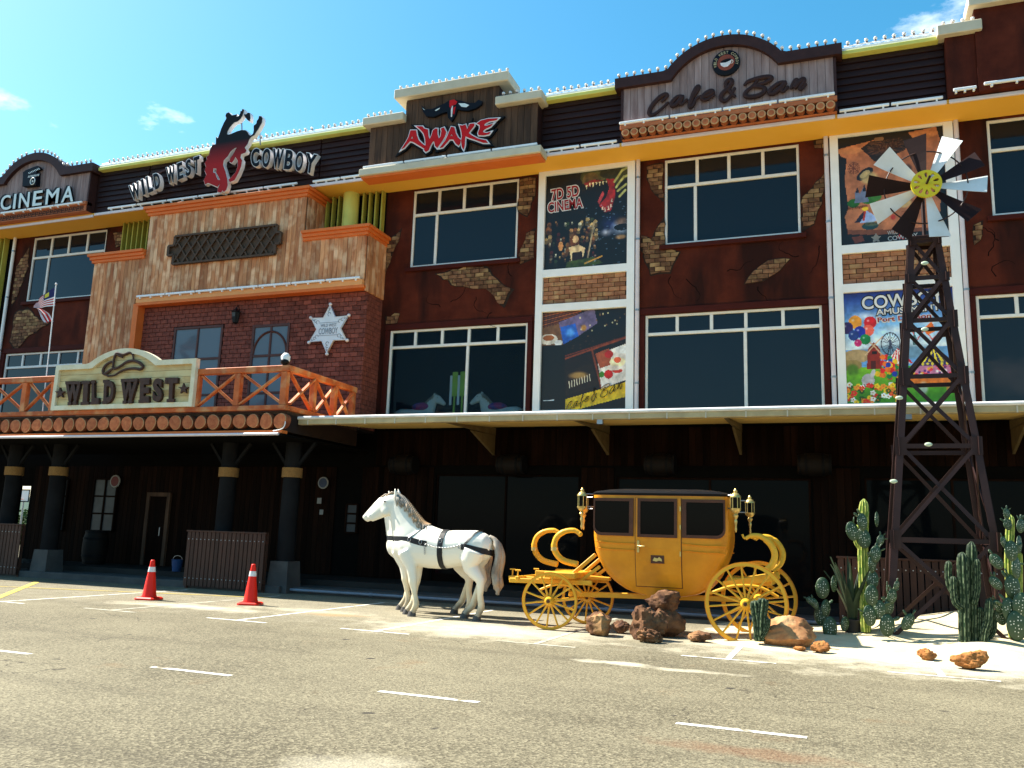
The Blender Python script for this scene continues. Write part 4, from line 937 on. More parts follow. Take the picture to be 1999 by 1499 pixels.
# --- sheriff star on the brick wall
stp = W(643, 643, Y=20.08); ss = thing('star_badge', 'big pale six-pointed sheriff star reading WILD WEST COWBOY on brick wall', 'sign', (stp.x, 20.1, stp.z))
R1, R2 = .70, .39
P = [((R1 if k % 2 == 0 else R2)*math.cos(math.pi/2+k*math.pi/6), (R1 if k % 2 == 0 else R2)*math.sin(math.pi/2+k*math.pi/6)) for k in range(12)]
M['badge'] = mat('badge_white', (.74, .77, .80), (.66, .69, .72), scale=3, rough=.4)
M['etch'] = mat('badge_etching', (.26, .29, .33), rough=.5)
put('plate', shape_mesh([P], .03), M['badge'], ss, T(stp.x, 20.07, stp.z)); put('rim', shape_mesh([P, [(x*.95, z*.95) for x, z in P]], .006), M['signwhite'], ss, T(stp.x, 20.036, stp.z))
for k in range(6):
    a = math.pi/2+k*math.pi/3; MB().ell((stp.x+.72*math.cos(a), 20.06, stp.z+.72*math.sin(a)), .05, 12, 8).build('ball', M['signwhite'], ss, 179)
    b = MB()
    for j in range(3):
        rr = .42+.085*j; b.tube([(stp.x+rr*math.cos(a)+(.05-.012*j)*math.cos(t+j), 20.036, stp.z+rr*math.sin(a)+(.05-.012*j)*math.sin(t+j)) for t in np.linspace(0, 4.6, 9)], .008, 4)
    b.build('filigree', M['etch'], ss)
for s_ in (.185, -.185): MB().box(stp.x-.33, stp.x+.33, 20.034, 20.045, stp.z+s_-.006, stp.z+s_+.006).build('rule', M['etch'], ss)
put('lettering', fit_mesh(text_mesh('WILD WEST', .2, .004, .0), stp.x-.26, stp.x+.26, stp.z+.06, stp.z+.15), M['etch'], ss, T(0, 20.037, 0))
put('lettering', fit_mesh(text_mesh('COWBOY', .2, .004, .002), stp.x-.31, stp.x+.31, stp.z-.15, stp.z+.03), M['etch'], ss, T(0, 20.037, 0))
# --- lattice panel on the timber front
lt = thing('lattice_panel', 'long dark brown lattice panel with notched ends on the timber front', 'panel', (-17, 19.85, 9.8))
M['lat'] = mat('lattice_brown', (.085, .048, .028), (.06, .034, .02), scale=6, rough=.65, bump=.15)
PX = [(-18.83, 9.40), (-15.1, 9.40), (-15.1, 9.70), (-14.95, 9.70), (-14.95, 10.05), (-15.1, 10.05), (-15.1, 10.29), (-18.83, 10.29), (-18.83, 10.0), (-19.05, 10.0), (-19.05, 9.70), (-18.83, 9.70)]
MB().prism(PX, YW-.03, YW-.006).build('back_board', M['lat'], lt)
for i in range(len(PX)):
    a, c = PX[i], PX[(i+1) % len(PX)]; MB().bar((a[0], YW-.07, a[1]), (c[0], YW-.07, c[1]), .09, .06, (0, 1, 0) if a[0] == c[0] else (0, 0, 1)).build('edge_strip', M['lat'], lt)
for i in range(-1, 13):
    for d in (1, -1):
        x = -18.85+i*.36; a = (x, 9.42); c = (x+.62*1, 10.27); 
        if d < 0: a, c = (x, 10.27), (x+.62, 9.42)
        lo_, hi_ = -18.81, -15.12
        def cut(p, q):
            if p[0] < lo_: t = (lo_-p[0])/(q[0]-p[0]); p = (lo_, p[1]+(q[1]-p[1])*t)
            if q[0] > hi_: t = (hi_-p[0])/(q[0]-p[0]); q = (hi_, p[1]+(q[1]-p[1])*t)
            return p, q
        if c[0] <= lo_+.05 or a[0] >= hi_-.05: continue
        a, c = cut(a, c); y = YW-.055-(.012 if d > 0 else 0)
        MB().bar((a[0], y, a[1]), (c[0], y, c[1]), .05, .045, (0, 1, 0)).build('lattice_strip', M['lat'], lt)
# --- wall lantern, dome camera, flag
la = W(460, 617, Y=19.95); wl = thing('wall_lantern', 'small black coach lantern on the brick wall between the windows', 'lantern', (la.x, 20.05, la.z))
b = MB(); b.lathe([(.05, -.24), (.09, -.2), (.13, .10), (.15, .12), (.04, .22), (.02, .27)], (la.x, 19.97, la.z), 6); b.build('housing', M['black'], wl); MB().lathe([(.075, -.18), (.118, .09)], (la.x-.0, 19.958, la.z), 6).build('glass', M['dimpane'], wl)
MB().tube(catmull([(la.x, 20.13, la.z+.1), (la.x, 20.05, la.z+.33), (la.x, 19.97, la.z+.27)], 5), .014, 6).build('arm', M['black'], wl)
dc = W(558, 703, Y=16.8); dm = thing('dome_camera', 'small black and white dome camera on the balcony corner post', 'camera', (dc.x, 16.8, 5.36))
MB().lathe([(.10, 0), (.115, .12), (.05, .2), (.01, .21)], (dc.x, 16.8, 5.46), 14).build('cap', M['white'], dm, 60); MB().ell((dc.x, 16.78, 5.45), (.105, .105, .09), 14, 8).build('dome', M['black'], dm, 179)
fp = W(110, 557, Y=17.25); fb = W(92, 745, Y=17.25); fl = thing('flag', 'striped red and white flag with blue canton hanging from a thin white pole', 'flag', (fb.x, 17.25, 4.4))
MB().tube([(fb.x-.0, 17.25, 4.27), (fp.x, 17.25, fp.z)], .016, 8).build('pole', M['white'], fl, 60); MB().ell((fp.x, 17.25, fp.z+.03), .035, 10, 6).build('finial', M['signwhite'], fl, 179)
M['fred'] = mat('flag_red', (.55, .03, .03), rough=.8); M['fwhite'] = mat('flag_white', (.78, .74, .74), rough=.8); M['fblue'] = mat('flag_blue', (.015, .018, .10), rough=.8); M['fyel'] = mat('flag_yellow', (.7, .55, .06), rough=.8)
nu, nv = 28, 14; uvq = [(475, 135), (460, 390), (200, 415), (205, 350)]
fo8 = lambda x, y: W(40+x/6.814, 540+y/6.814, Y=17.25)
rows = [[(475, 135), (380, 190), (300, 265), (240, 315), (205, 345)], [(462, 392), (380, 400), (300, 410), (240, 415), (200, 420)]]
vs = []; 
for i in range(nu+1):
    u = i/nu; a0 = catmull([fo8(*p) for p in rows[0]], 7)[i]; a1 = catmull([fo8(*p) for p in rows[1]], 7)[i]
    for j in range(nv+1):
        v = j/nv; p = a0*(1-v)+a1*v; p.y += .06*math.sin(u*9+v*2)*u; vs.append(p)
b = MB(); b.add(vs, [])
for i in range(nu):
    for j in range(nv):
        b.f.append((i*(nv+1)+j, (i+1)*(nv+1)+j, (i+1)*(nv+1)+j+1, i*(nv+1)+j+1)); u = i/nu; v = (j+.5)/nv
        blue = v < .52 and u < .42
        b.mi.append((3 if abs(u-.3) < .07 and abs(v-.2) < .16 else 2) if blue else j % 2)
b.build('cloth', [M['fred'], M['fwhite'], M['fblue'], M['fyel']], fl, 179)
tl = [(200, 415), (255, 420), (300, 445), (350, 480), (405, 585)]; tr = [(205, 420), (225, 450), (245, 500), (265, 550), (300, 605)]
A0 = catmull([fo8(*p) for p in tl], 4); A1 = catmull([fo8(*p) for p in tr], 4); b = MB(); nn = len(A0)
for i in range(nn):
    for j in range(9): p = A0[i]*(1-j/8)+A1[i]*(j/8); p.y += .08+.05*math.sin(j*1.3); b.v.append(tuple(p))
for i in range(nn-1):
    for j in range(8): b.f.append((i*9+j, i*9+j+1, (i+1)*9+j+1, (i+1)*9+j)); b.mi.append(j % 2)
b.build('cloth_fold', [M['fred'], M['fwhite']], fl, 179)
# --- lamps and bulb strings
tubes(-21.9, -14.6, 19.97, SZ+.17, 'above the timber entrance', 1.2); tubes(-14.1, -12.2, 19.97, SZ+.15, 'left of the AWAKE board', 1.0)
tubes(-12.15, -6.95, 19.52, 11.56, 'under the AWAKE lettering', 1.28); tubes(-6.95, -4.95, 19.97, SZ+.15, 'between AWAKE and Cafe boards', 1.0)
tubes(-4.86, .28, 19.68, 11.885, 'under the Cafe & Bar lettering', 1.28); tubes(.33, 2.55, 19.97, SZ+.15, 'right of the Cafe & Bar board', 1.1)
tubes(2.7, 3.2, 19.8, SZ+.2, 'under the small red step at the right edge', .6); tubes(3.3, 4.6, 19.74, SZ+.22, 'under the tall red parapet at the right edge', 1.3)
tubes(-27.6, -22.7, 19.68, 11.80, 'under the CINEMA lettering', 1.22); tubes(-20.1, -12.15, 19.80, RW+.03, 'on the lintel above the brick recess', 1.14)
bulbs([(-22.35, 19.95, 13.27), (-12.3, 19.95, 13.27)], 'long row of white bulbs on the coping behind the cowboy sign', .2)
bulbs([(-6.9, 19.95, 13.27), (-5.05, 19.95, 13.27)], 'row of white bulbs on the coping between AWAKE and Cafe boards', .2)
bulbs([(.5, 19.95, 13.27), (2.45, 19.95, 13.27)], 'row of white bulbs on the coping right of the Cafe board', .2)
bulbs([(-12.2, 19.6, 13.19), (-11.3, 19.6, 13.19)], 'row of white bulbs on the left low cap of the AWAKE board', .18); bulbs([(-11.22, 19.6, 13.88), (-7.9, 19.6, 13.88)], 'row of white bulbs on the top cap of the AWAKE board', .2)
bulbs([(-8.1, 19.6, 13.19), (-6.92, 19.6, 13.19)], 'row of white bulbs on the right low cap of the AWAKE board', .2); bulbs([(2.5, 19.8, 13.29), (3.3, 19.8, 13.29)], 'short row of white bulbs on the red step at right', .2)
bulbs([(3.15, 19.74, 13.86), (5, 19.74, 13.86)], 'row of white bulbs on the tallest red parapet at right', .2)
# ------------------------------------------------------------------ sand bed
def sand_h(x, y):
    h = .50*math.exp(-(((x-2.3)/1.5)**2+((y-17.0)/1.3)**2))+.20*math.exp(-(((x-.6)/1.1)**2+((y-16.0)/1.0)**2))+.13*math.exp(-(((x-2.0)/.7)**2+((y-14.6)/.9)**2))
    h += .10*math.exp(-(((x-4.0)/1.4)**2+((y-15.5)/1.4)**2))+.05*math.exp(-(((x+.6)/.9)**2+((y-15.2)/.9)**2))+.045*math.exp(-(((x+1.6)/.8)**2+((y-14.7)/.5)**2))
    h += .018*math.sin(x*3.1+y*1.7)*math.sin(y*2.3-x)+.01*math.sin(x*7+1)*math.sin(y*6.1)
    ex = max(0, (-1.2-x)/1.5); ey = max(0, (14.0-.12*math.sin(x*2.2)-.22*x*0-y)/.9)
    return h*max(0, 1-.6*(ex+ey))+.02-.05*(ex+ey)**1.3
M['sand'] = mat('pale_sand', (.60, .51, .33), (.50, .42, .26), scale=3, rough=.95, bump=.35, bscale=55)
b = MB(); nx, ny = 130, 80; X0, X1, Y0, Y1 = -3.2, 7.0, 12.6, 17.9
for i in range(nx+1):
    for j in range(ny+1):
        x = X0+(X1-X0)*i/nx; y = Y0+(Y1-Y0)*j/ny; b.v.append((x, y, sand_h(x, y)))
for i in range(nx):
    for j in range(ny): b.f.append((i*(ny+1)+j, (i+1)*(ny+1)+j, (i+1)*(ny+1)+j+1, i*(ny+1)+j+1)); b.mi.append(0)
b.build('sand_bed', M['sand'], None, 179, kind='structure')
# ------------------------------------------------------------------ traffic cones
M['cone'] = mat('cone_red_orange', (.78, .022, .008), (.68, .016, .006), scale=3, rough=.45)
M['cband'] = mat('cone_reflective_band', (.75, .74, .72), (.62, .61, .60), scale=14, rough=.4)
def cone(px, py, label, rot):
    p = W(px, py, Z=0); t = thing('traffic_cone', label, 'traffic cone', p, 'traffic cones'); Mx = T(p.x, p.y, 0) @ RZ(rot)
    b = MB(); s = .215
    for z0, z1, a0, a1 in ((.0, .035, s, s), (.035, .055, s, s*.86)):
        q = []
        for a, z in ((a0, z0), (a1, z1)): q += [(x*a, y*a, z) for x, y in ((-1, -.8), (-.8, -1), (.8, -1), (1, -.8), (1, .8), (.8, 1), (-.8, 1), (-1, .8))]
        b.add(q, [tuple(range(7, -1, -1)), tuple(range(8, 16))]+[(i, (i+1) % 8, 8+(i+1) % 8, 8+i) for i in range(8)], Mx)
    b.build('base', M['cone'], t)
    MB().lathe([(.15, .055), (.148, .07), (.135, .10), (.048, .74), (.044, .785), (.03, .80), (.02, .80)], n=24, M=Mx).build('cone', M['cone'], t, 50)
    r = lambda z: .135+(z-.10)*(.048-.135)/.64+.004
    MB().lathe([(r(.56), .56), (r(.66), .66)], n=24, M=Mx).build('reflective_band', M['cband'], t, 50)
cone(291, 1171, 'red traffic cone with white band standing left of the slatted screen', .2)
cone(489, 1181, 'red traffic cone with white band standing in front of the slatted screen', .35)
# ------------------------------------------------------------------ white horse statues
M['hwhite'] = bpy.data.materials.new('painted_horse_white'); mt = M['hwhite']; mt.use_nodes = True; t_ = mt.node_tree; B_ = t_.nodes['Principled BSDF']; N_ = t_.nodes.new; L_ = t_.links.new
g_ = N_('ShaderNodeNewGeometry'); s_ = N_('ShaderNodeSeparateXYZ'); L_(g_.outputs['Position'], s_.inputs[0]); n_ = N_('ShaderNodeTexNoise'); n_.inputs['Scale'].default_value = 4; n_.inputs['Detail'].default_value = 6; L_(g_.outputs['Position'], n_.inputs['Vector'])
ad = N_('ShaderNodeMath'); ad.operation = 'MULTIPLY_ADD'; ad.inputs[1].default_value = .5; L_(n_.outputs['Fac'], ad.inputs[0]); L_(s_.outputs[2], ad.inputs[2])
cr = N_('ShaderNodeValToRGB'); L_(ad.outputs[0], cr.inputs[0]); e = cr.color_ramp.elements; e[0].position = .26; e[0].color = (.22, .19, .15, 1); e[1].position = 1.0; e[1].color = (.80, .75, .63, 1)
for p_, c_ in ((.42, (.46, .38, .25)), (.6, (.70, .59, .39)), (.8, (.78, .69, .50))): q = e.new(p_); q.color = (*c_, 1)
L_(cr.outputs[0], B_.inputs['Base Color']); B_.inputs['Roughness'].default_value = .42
M['hoof'] = mat('hoof_grey', (.10, .09, .08), (.06, .055, .05), scale=10, rough=.6)
M['hair'] = mat('painted_grey_hair', (.42, .37, .30), (.16, .135, .11), scale=7, stretch=(1, 1, .4), rough=.6, c=(.50, .30, .15), cthr=.6)
M['leather'] = mat('black_strap', (.012, .012, .014), (.02, .02, .022), scale=10, rough=.5)
M['chain'] = mat('chain_steel', (.45, .45, .45), rough=.3, metal=.9)
HX = -7.0
def pair_ring(top, bot, hy, n=16, yc=0):
    c = ((top[0]+bot[0])/2, (top[1]+bot[1])/2); u = ((top[0]-bot[0])/2, (top[1]-bot[1])/2)
    return [(c[0]+u[0]*math.cos(t), yc+hy*math.sin(t), c[1]+u[1]*math.cos(t)) for t in [2*math.pi*k/n for k in range(n)]]
def loft(b, rings):
    n = len(rings[0]); base = len(b.v)
    for r in rings: b.v += [tuple(p) for p in r]
    for i in range(len(rings)-1):
        for j in range(n): b.f.append((base+i*n+j, base+i*n+(j+1) % n, base+(i+1)*n+(j+1) % n, base+(i+1)*n+j))
    b.f += [tuple(base+j for j in range(n-1, -1, -1)), tuple(base+(len(rings)-1)*n+j for j in range(n))]; b.mi += [0]*((len(rings)-1)*n+2)
def horse_body():
    b = MB()
    loft(b, [pair_ring((x, zc+hz), (x, zc-hz), hy, 20) for x, zc, hz, hy in ((-8.0, 1.27, .10, .08), (-7.93, 1.27, .2, .15), (-7.75, 1.26, .30, .225), (-7.5, 1.27, .365, .265), (-7.25, 1.28, .40, .28), (-7.0, 1.24, .365, .29), (-6.75, 1.245, .34, .285), (-6.5, 1.28, .325, .275), (-6.25, 1.31, .30, .265), (-6.08, 1.31, .235, .22), (-5.97, 1.29, .14, .13))])
    loft(b, [pair_ring(a, c, h) for a, c, h in (((-7.15, 1.62), (-7.85, 1.05), .20), ((-7.36, 1.70), (-7.99, 1.26), .195), ((-7.52, 1.85), (-8.04, 1.47), .155), ((-7.68, 2.02), (-8.08, 1.66), .125), ((-7.84, 2.17), (-8.12, 1.83), .105), ((-7.95, 2.24), (-8.16, 1.95), .09))])
    loft(b, [pair_ring(a, c, h) for a, c, h in (((-7.90, 2.20), (-8.02, 1.92), .07), ((-7.96, 2.25), (-8.09, 1.85), .098), ((-8.12, 2.265), (-8.17, 1.815), .106), ((-8.25, 2.225), (-8.22, 1.805), .10), ((-8.36, 2.12), (-8.30, 1.785), .082), ((-8.47, 2.0), (-8.38, 1.755), .068), ((-8.56, 1.90), (-8.45, 1.73), .063), ((-8.61, 1.845), (-8.50, 1.715), .058), ((-8.63, 1.81), (-8.55, 1.74), .038))])
    for s in (-1, 1):       # ears, nostril swell, cheek
        b.tube([(-7.99, s*.055, 2.2), (-7.99, s*.065, 2.28), (-8.02, s*.07, 2.37)], [.035, .036, .008], 8)
        b.ell((-8.54, s*.045, 1.835), (.035, .025, .03), 8, 6); b.ell((-8.18, s*.085, 1.93), (.10, .03, .10), 10, 6); b.ell((-8.19, s*.095, 2.10), (.045, .02, .03), 8, 6)
    F = [(-7.66, 1.18, .15), (-7.58, 1.0, .125), (-7.52, .86, .09), (-7.485, .70, .066), (-7.475, .62, .066), (-7.455, .53, .05), (-7.42, .38, .041), (-7.385, .23, .05), (-7.39, .19, .052), (-7.43, .12, .043), (-7.45, .07, .055)]
    Hn = [(-6.25, 1.25, .21), (-6.33, 1.05, .185), (-6.31, .92, .135), (-6.19, .80, .09), (-6.11, .71, .07), (-6.11, .62, .058), (-6.11, .45, .046), (-6.075, .26, .052), (-6.085, .21, .053), (-6.13, .12, .043), (-6.15, .07, .055)]
    for L_, sh in ((F, -.27), (Hn, -.38)):
        for side in (-1, 1):
            pts = []; rad = []
            for x, z, r in L_:
                k = max(0, min(1, (1.0-z)/.9)) if side > 0 else 0
                pts.append((x+sh*k**1.2, side*(.15 if z > .9 else .16), z)); rad.append(r*(1.28 if z < .86 else 1.08))
            b.tube(pts, rad, 12)
    return b
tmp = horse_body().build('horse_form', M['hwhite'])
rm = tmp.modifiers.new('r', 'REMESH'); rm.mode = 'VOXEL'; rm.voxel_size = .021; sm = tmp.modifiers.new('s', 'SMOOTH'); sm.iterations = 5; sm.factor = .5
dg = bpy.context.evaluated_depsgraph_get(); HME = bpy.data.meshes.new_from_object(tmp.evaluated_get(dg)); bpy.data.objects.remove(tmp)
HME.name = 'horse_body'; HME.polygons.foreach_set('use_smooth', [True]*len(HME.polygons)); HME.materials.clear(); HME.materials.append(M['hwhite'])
from mathutils.bvhtree import BVHTree
HB_ = BVHTree.FromPolygons([tuple(v.co) for v in HME.vertices], [tuple(p.vertices) for p in HME.polygons])
def proj(c, d):
    c = Vector(c); d = Vector(d).normalized(); h = HB_.ray_cast(c+d*.9, -d)
    return h[0] if h[0] is not None else c+d*.3
def band(b, pts, nrm, wdir, w, th=.012):
    """strap: strip along pts with thickness, lying off the surface"""
    k = len(pts); base = len(b.v)
    for i, p in enumerate(pts):
        n = Vector(nrm[i]).normalized(); u = Vector(wdir[i] if isinstance(wdir, list) else wdir).normalized()
        for a, h in ((-.5, .003), (.5, .003), (.5, th), (-.5, th)): b.v.append(tuple(p+u*w*a+n*h))
    for i in range(k-1):
        for j in range(4): b.f.append((base+i*4+j, base+i*4+(j+1) % 4, base+(i+1)*4+(j+1) % 4, base+(i+1)*4+j)); b.mi.append(0)
def harness():
    b = MB(); 
    ring = []; dirs = []
    for t in np.linspace(0, 2*math.pi, 37):
        d = Vector((0, math.sin(t), math.cos(t))); dirs.append(d); ring.append(proj((-6.9, 0, 1.24), d))
    band(b, ring, dirs, (1, 0, 0), .105)
    ring = []; dirs = []
    for t in np.linspace(-2.35, 2.35, 33):
        d = Vector((-math.cos(t), math.sin(t), 0)); z = 1.40-.06*max(0, (abs(t)-1.2)); dirs.append(d); ring.append(proj((-7.45, 0, z), d))
    band(b, ring, dirs, (0, 0, 1), .105)
    ring = []; dirs = []
    for t in np.linspace(-2.0, 2.0, 29):
        d = Vector((math.cos(t), math.sin(t), 0)); z = 1.20+.10*min(1, abs(t)/1.6); dirs.append(d); ring.append(proj((-6.35, 0, z), d))
    band(b, ring, dirs, (0, 0, 1), .105)
    for xa, xb, za in ((-7.28, -7.56, 1.42), (-6.22, -6.42, 1.32)):
        ring = []; dirs = []
        for t in np.linspace(-1.45, 1.45, 25):
            x = xa+(xb-xa)*(abs(t)/1.45)**1.5; d = Vector((0, math.sin(t), math.cos(t))); dirs.append(d); ring.append(proj((x, 0, za-.02), d))
        band(b, ring, dirs, (1, 0, .4), .075 if xa > -7 else .05)
    return b
HAR = harness().mesh('harness', M['leather'])
ch = MB()
for i in range(26):
    t = i/25; x = -7.2+.72*t; z = 1.335-.06*math.sin(math.pi*t); p = proj((x, 0, z), (0, -1, 0)); c = p+Vector((0, -.02, 0))
    a = R_(90*(i % 2)); ch.tube([c+Vector((.02*math.cos(q), .013*math.sin(q)*math.sin(a), .013*math.sin(q)*math.cos(a))) for q in np.linspace(0, 6.283, 9)[:-1]], .0045, 5, closed=True)
for i in range(5):
    c = proj((-7.2, 0, 1.30-.035*i), (0, -1, 0))+Vector((0, -.02, 0)); ch.tube([c+Vector((.012*math.cos(q), 0, .02*math.sin(q))) for q in np.linspace(0, 6.283, 9)[:-1]], .0045, 5, closed=True)
for x, z in ((-7.55, 1.40), (-7.3, 1.36), (-6.5, 1.31), (-6.9, 1.40)):
    c = proj((x, 0, z), (0, -1, 0))+Vector((0, -.022, 0)); ch.tube([c+Vector((.03*math.cos(q), 0, .04*math.sin(q))) for q in np.linspace(0, 6.283, 11)[:-1]], .007, 6, closed=True)
CHM = ch.mesh('chain', M['chain'], 60)
tb = MB()
for k in range(9):
    o = Vector((random.uniform(-.03, .03), random.uniform(-.035, .035), 0)); e_ = Vector((random.uniform(-.05, .05), random.uniform(-.03, .03), random.uniform(-.06, .08)))
    tb.tube(catmull([Vector((-6.03, 0, 1.5)), Vector((-5.90, 0, 1.42))+o*.6, Vector((-5.81, 0, 1.15))+o*1.6, Vector((-5.86, 0, .85))+o*1.8, Vector((-5.85, 0, .62))+o+e_, Vector((-5.88, 0, .52))+e_], 4), [.035]*5+[.055]*6+[.06]*6+[.04]*3+[.012], 8)
TAIL = tb.mesh('tail', M['hair'], 179)
mb_ = MB(); cr_ = catmull([(-8.0, 0, 2.27), (-7.86, 0, 2.20), (-7.70, 0, 2.06), (-7.54, 0, 1.89), (-7.38, 0, 1.74), (-7.27, 0, 1.69)], 6)
for i, p in enumerate(cr_):
    for s in (-1, 1):
        q = p+Vector((.03, s*.03, 0)); L = .2+.05*math.sin(i*1.7); mb_.tube([p+Vector((0, s*.01, .0)), p+Vector((-.005, s*.06, -.05)), p+Vector((.03+.03*random.random(), s*(.11+.05*(i/len(cr_))), -L*.7)), p+Vector((.06, s*(.115+.06*(i/len(cr_))), -L))], [.028, .03, .024, .006], 6)
for s in (-.6, 0, .6): mb_.tube([(-8.0, s*.03, 2.28), (-8.1, s*.05, 2.28), (-8.2, s*.06, 2.22), (-8.25, s*.05, 2.13)], [.02, .024, .018, .004], 6)
MANE = mb_.mesh('mane', M['hair'], 179)
hv = [Vector(v.co) for v in HME.vertices]
hoofs = []
for x, s in ((-7.47, -1), (-7.47-.27, 1), (-6.165, -1), (-6.165-.38, 1)):
    b = MB(); b.lathe([(.075, 0), (.072, .03), (.058, .095), (.03, .10)], n=16, M=T(x, s*.16, 0) @ Matrix(((1.12, 0, .16, 0), (0, .95, 0, 0), (0, 0, 1, 0), (0, 0, 0, 1)))); hoofs.append(b.mesh('hoof', M['hoof'], 50))
EYE_M = [MB().ell((-8.195, s*.117, 2.105), (.02, .012, .016), 10, 6).mesh('eye', M['black'], 179) for s in (-1, 1)]
def horse(label, Mx, base, full=True, name='horse_statue', cat='horse statue', group='white horse statues'):
    t = thing(name, label, cat, base, group)
    inst('body', HME, t, Mx)
    inst('mane', MANE, t, Mx); inst('tail', TAIL, t, Mx)
    for h in hoofs: inst('hoof', h, t, Mx)
    for h in EYE_M: inst('eye', h, t, Mx)
    if full:
        o = inst('harness', HAR, t, Mx); inst('chain', CHM, o, Mx)
    return t
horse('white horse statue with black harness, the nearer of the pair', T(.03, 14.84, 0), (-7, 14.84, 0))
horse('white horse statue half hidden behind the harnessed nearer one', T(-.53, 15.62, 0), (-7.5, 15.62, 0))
# ------------------------------------------------------------------ yellow carriage
M['cy'] = mat('carriage_yellow', (.74, .275, .013), (.64, .225, .010), scale=3.5, rough=.36, coat=.12, c=(.50, .175, .012), cthr=.60)
M['cy2'] = mat('carriage_yellow_bright', (.76, .40, .03), (.68, .33, .024), scale=5, rough=.38)
M['cbrown'] = mat('carriage_window_brown', (.10, .035, .018), (.07, .025, .013), scale=6, rough=.4)
M['brass'] = mat('lamp_brass', (.62, .45, .16), (.50, .36, .12), scale=12, rough=.3, metal=.55)
M['cglass'] = glass_mat('carriage_glass', (.006, .005, .0045), 0, .04, .05)
car = thing('carriage', 'yellow four-wheeled coach with brass lamps and black roof behind the horses', 'carriage', (-3, 15, 0))
YC = 15.0; YN = 14.47
prof = [(W(*q, Y=YN).x, W(*q, Y=YN).z) for q in ((1155, 966), (1155, 1044), (1158, 1075), (1167, 1098), (1178, 1118), (1194, 1135), (1212, 1149), (1232, 1158), (1256, 1164))]
profr = [(W(*q, Y=YN).x, W(*q, Y=YN).z) for q in ((1421, 968), (1424, 1044), (1423, 1065), (1417, 1090), (1406, 1116), (1396, 1134), (1382, 1151), (1362, 1163), (1330, 1167))]
zt = prof[0][1]; zb = .62
def lerp_prof(P, z):
    P = sorted(P, key=lambda q: q[1])
    if z <= P[0][1]: return P[0][0]
    for a, c in zip(P, P[1:]):
        if z <= c[1]: return a[0]+(c[0]-a[0])*(z-a[1])/(c[1]-a[1])
    return P[-1][0]
def chy(z): return .53 if z > 1.55 else .53-.17*((1.55-z)/.95)**2.0
zl = [zb+.001, .66, .70, .76, .84, .94, 1.05, 1.18, 1.32, 1.45, 1.58, 1.8, 2.0, 2.2, zt]
rings = []
for z in zl:
    xa, xb = lerp_prof(prof, z), lerp_prof(profr, z); cx_, hx = (xa+xb)/2, (xb-xa)/2; hy = chy(z); ring = []
    for k in range(48):
        t = 2*math.pi*k/48; c, s = math.cos(t), math.sin(t); e_ = .22
        ring.append((cx_+hx*math.copysign(abs(c)**e_, c), YC+hy*math.copysign(abs(s)**e_, s), z))
    rings.append(ring)
b = MB(); loft(b, rings); b.build('body', M['cy'], car, 35)
b = MB(); rr = []
xa, xb = lerp_prof(prof, zt), lerp_prof(profr, zt)
for z, g in ((zt+.001, .02), (zt+.04, .03), (zt+.07, -.03), (zt+.11, -.25), (zt+.13, -.45)):
    rr.append([((xa+xb)/2+((xb-xa)/2+g)*math.copysign(abs(math.cos(t))**.3, math.cos(t)), YC+(.53+g*.8)*math.copysign(abs(math.sin(t))**.3, math.sin(t)), z) for t in [2*math.pi*k/40 for k in range(40)]])
loft(b, rr); b.build('roof', M['black'], car, 40)
def cpt(px, py): p = W(px, py, Y=YN); return p.x, p.z
def flush(x0, x1, z0, z1, off, name, m_, parent, side=-1):
    """panel following the curve of the coach side"""
    b = MB(); zs = np.linspace(z0, z1, 8); vs = []
    for z in zs:
        y = YC+side*(chy(z)+off); vs += [(x0, y, z), (x1, y, z), (x0, y-side*.03, z), (x1, y-side*.03, z)]
    fs = []
    for i in range(7):
        a = i*4; fs += [(a, a+1, a+5, a+4), (a, a+4, a+6, a+2), (a+1, a+3, a+7, a+5)]
    fs += [(0, 2, 3, 1), (28, 29, 31, 30)]
    b.add(vs, fs); return b.build(name, m_, parent)
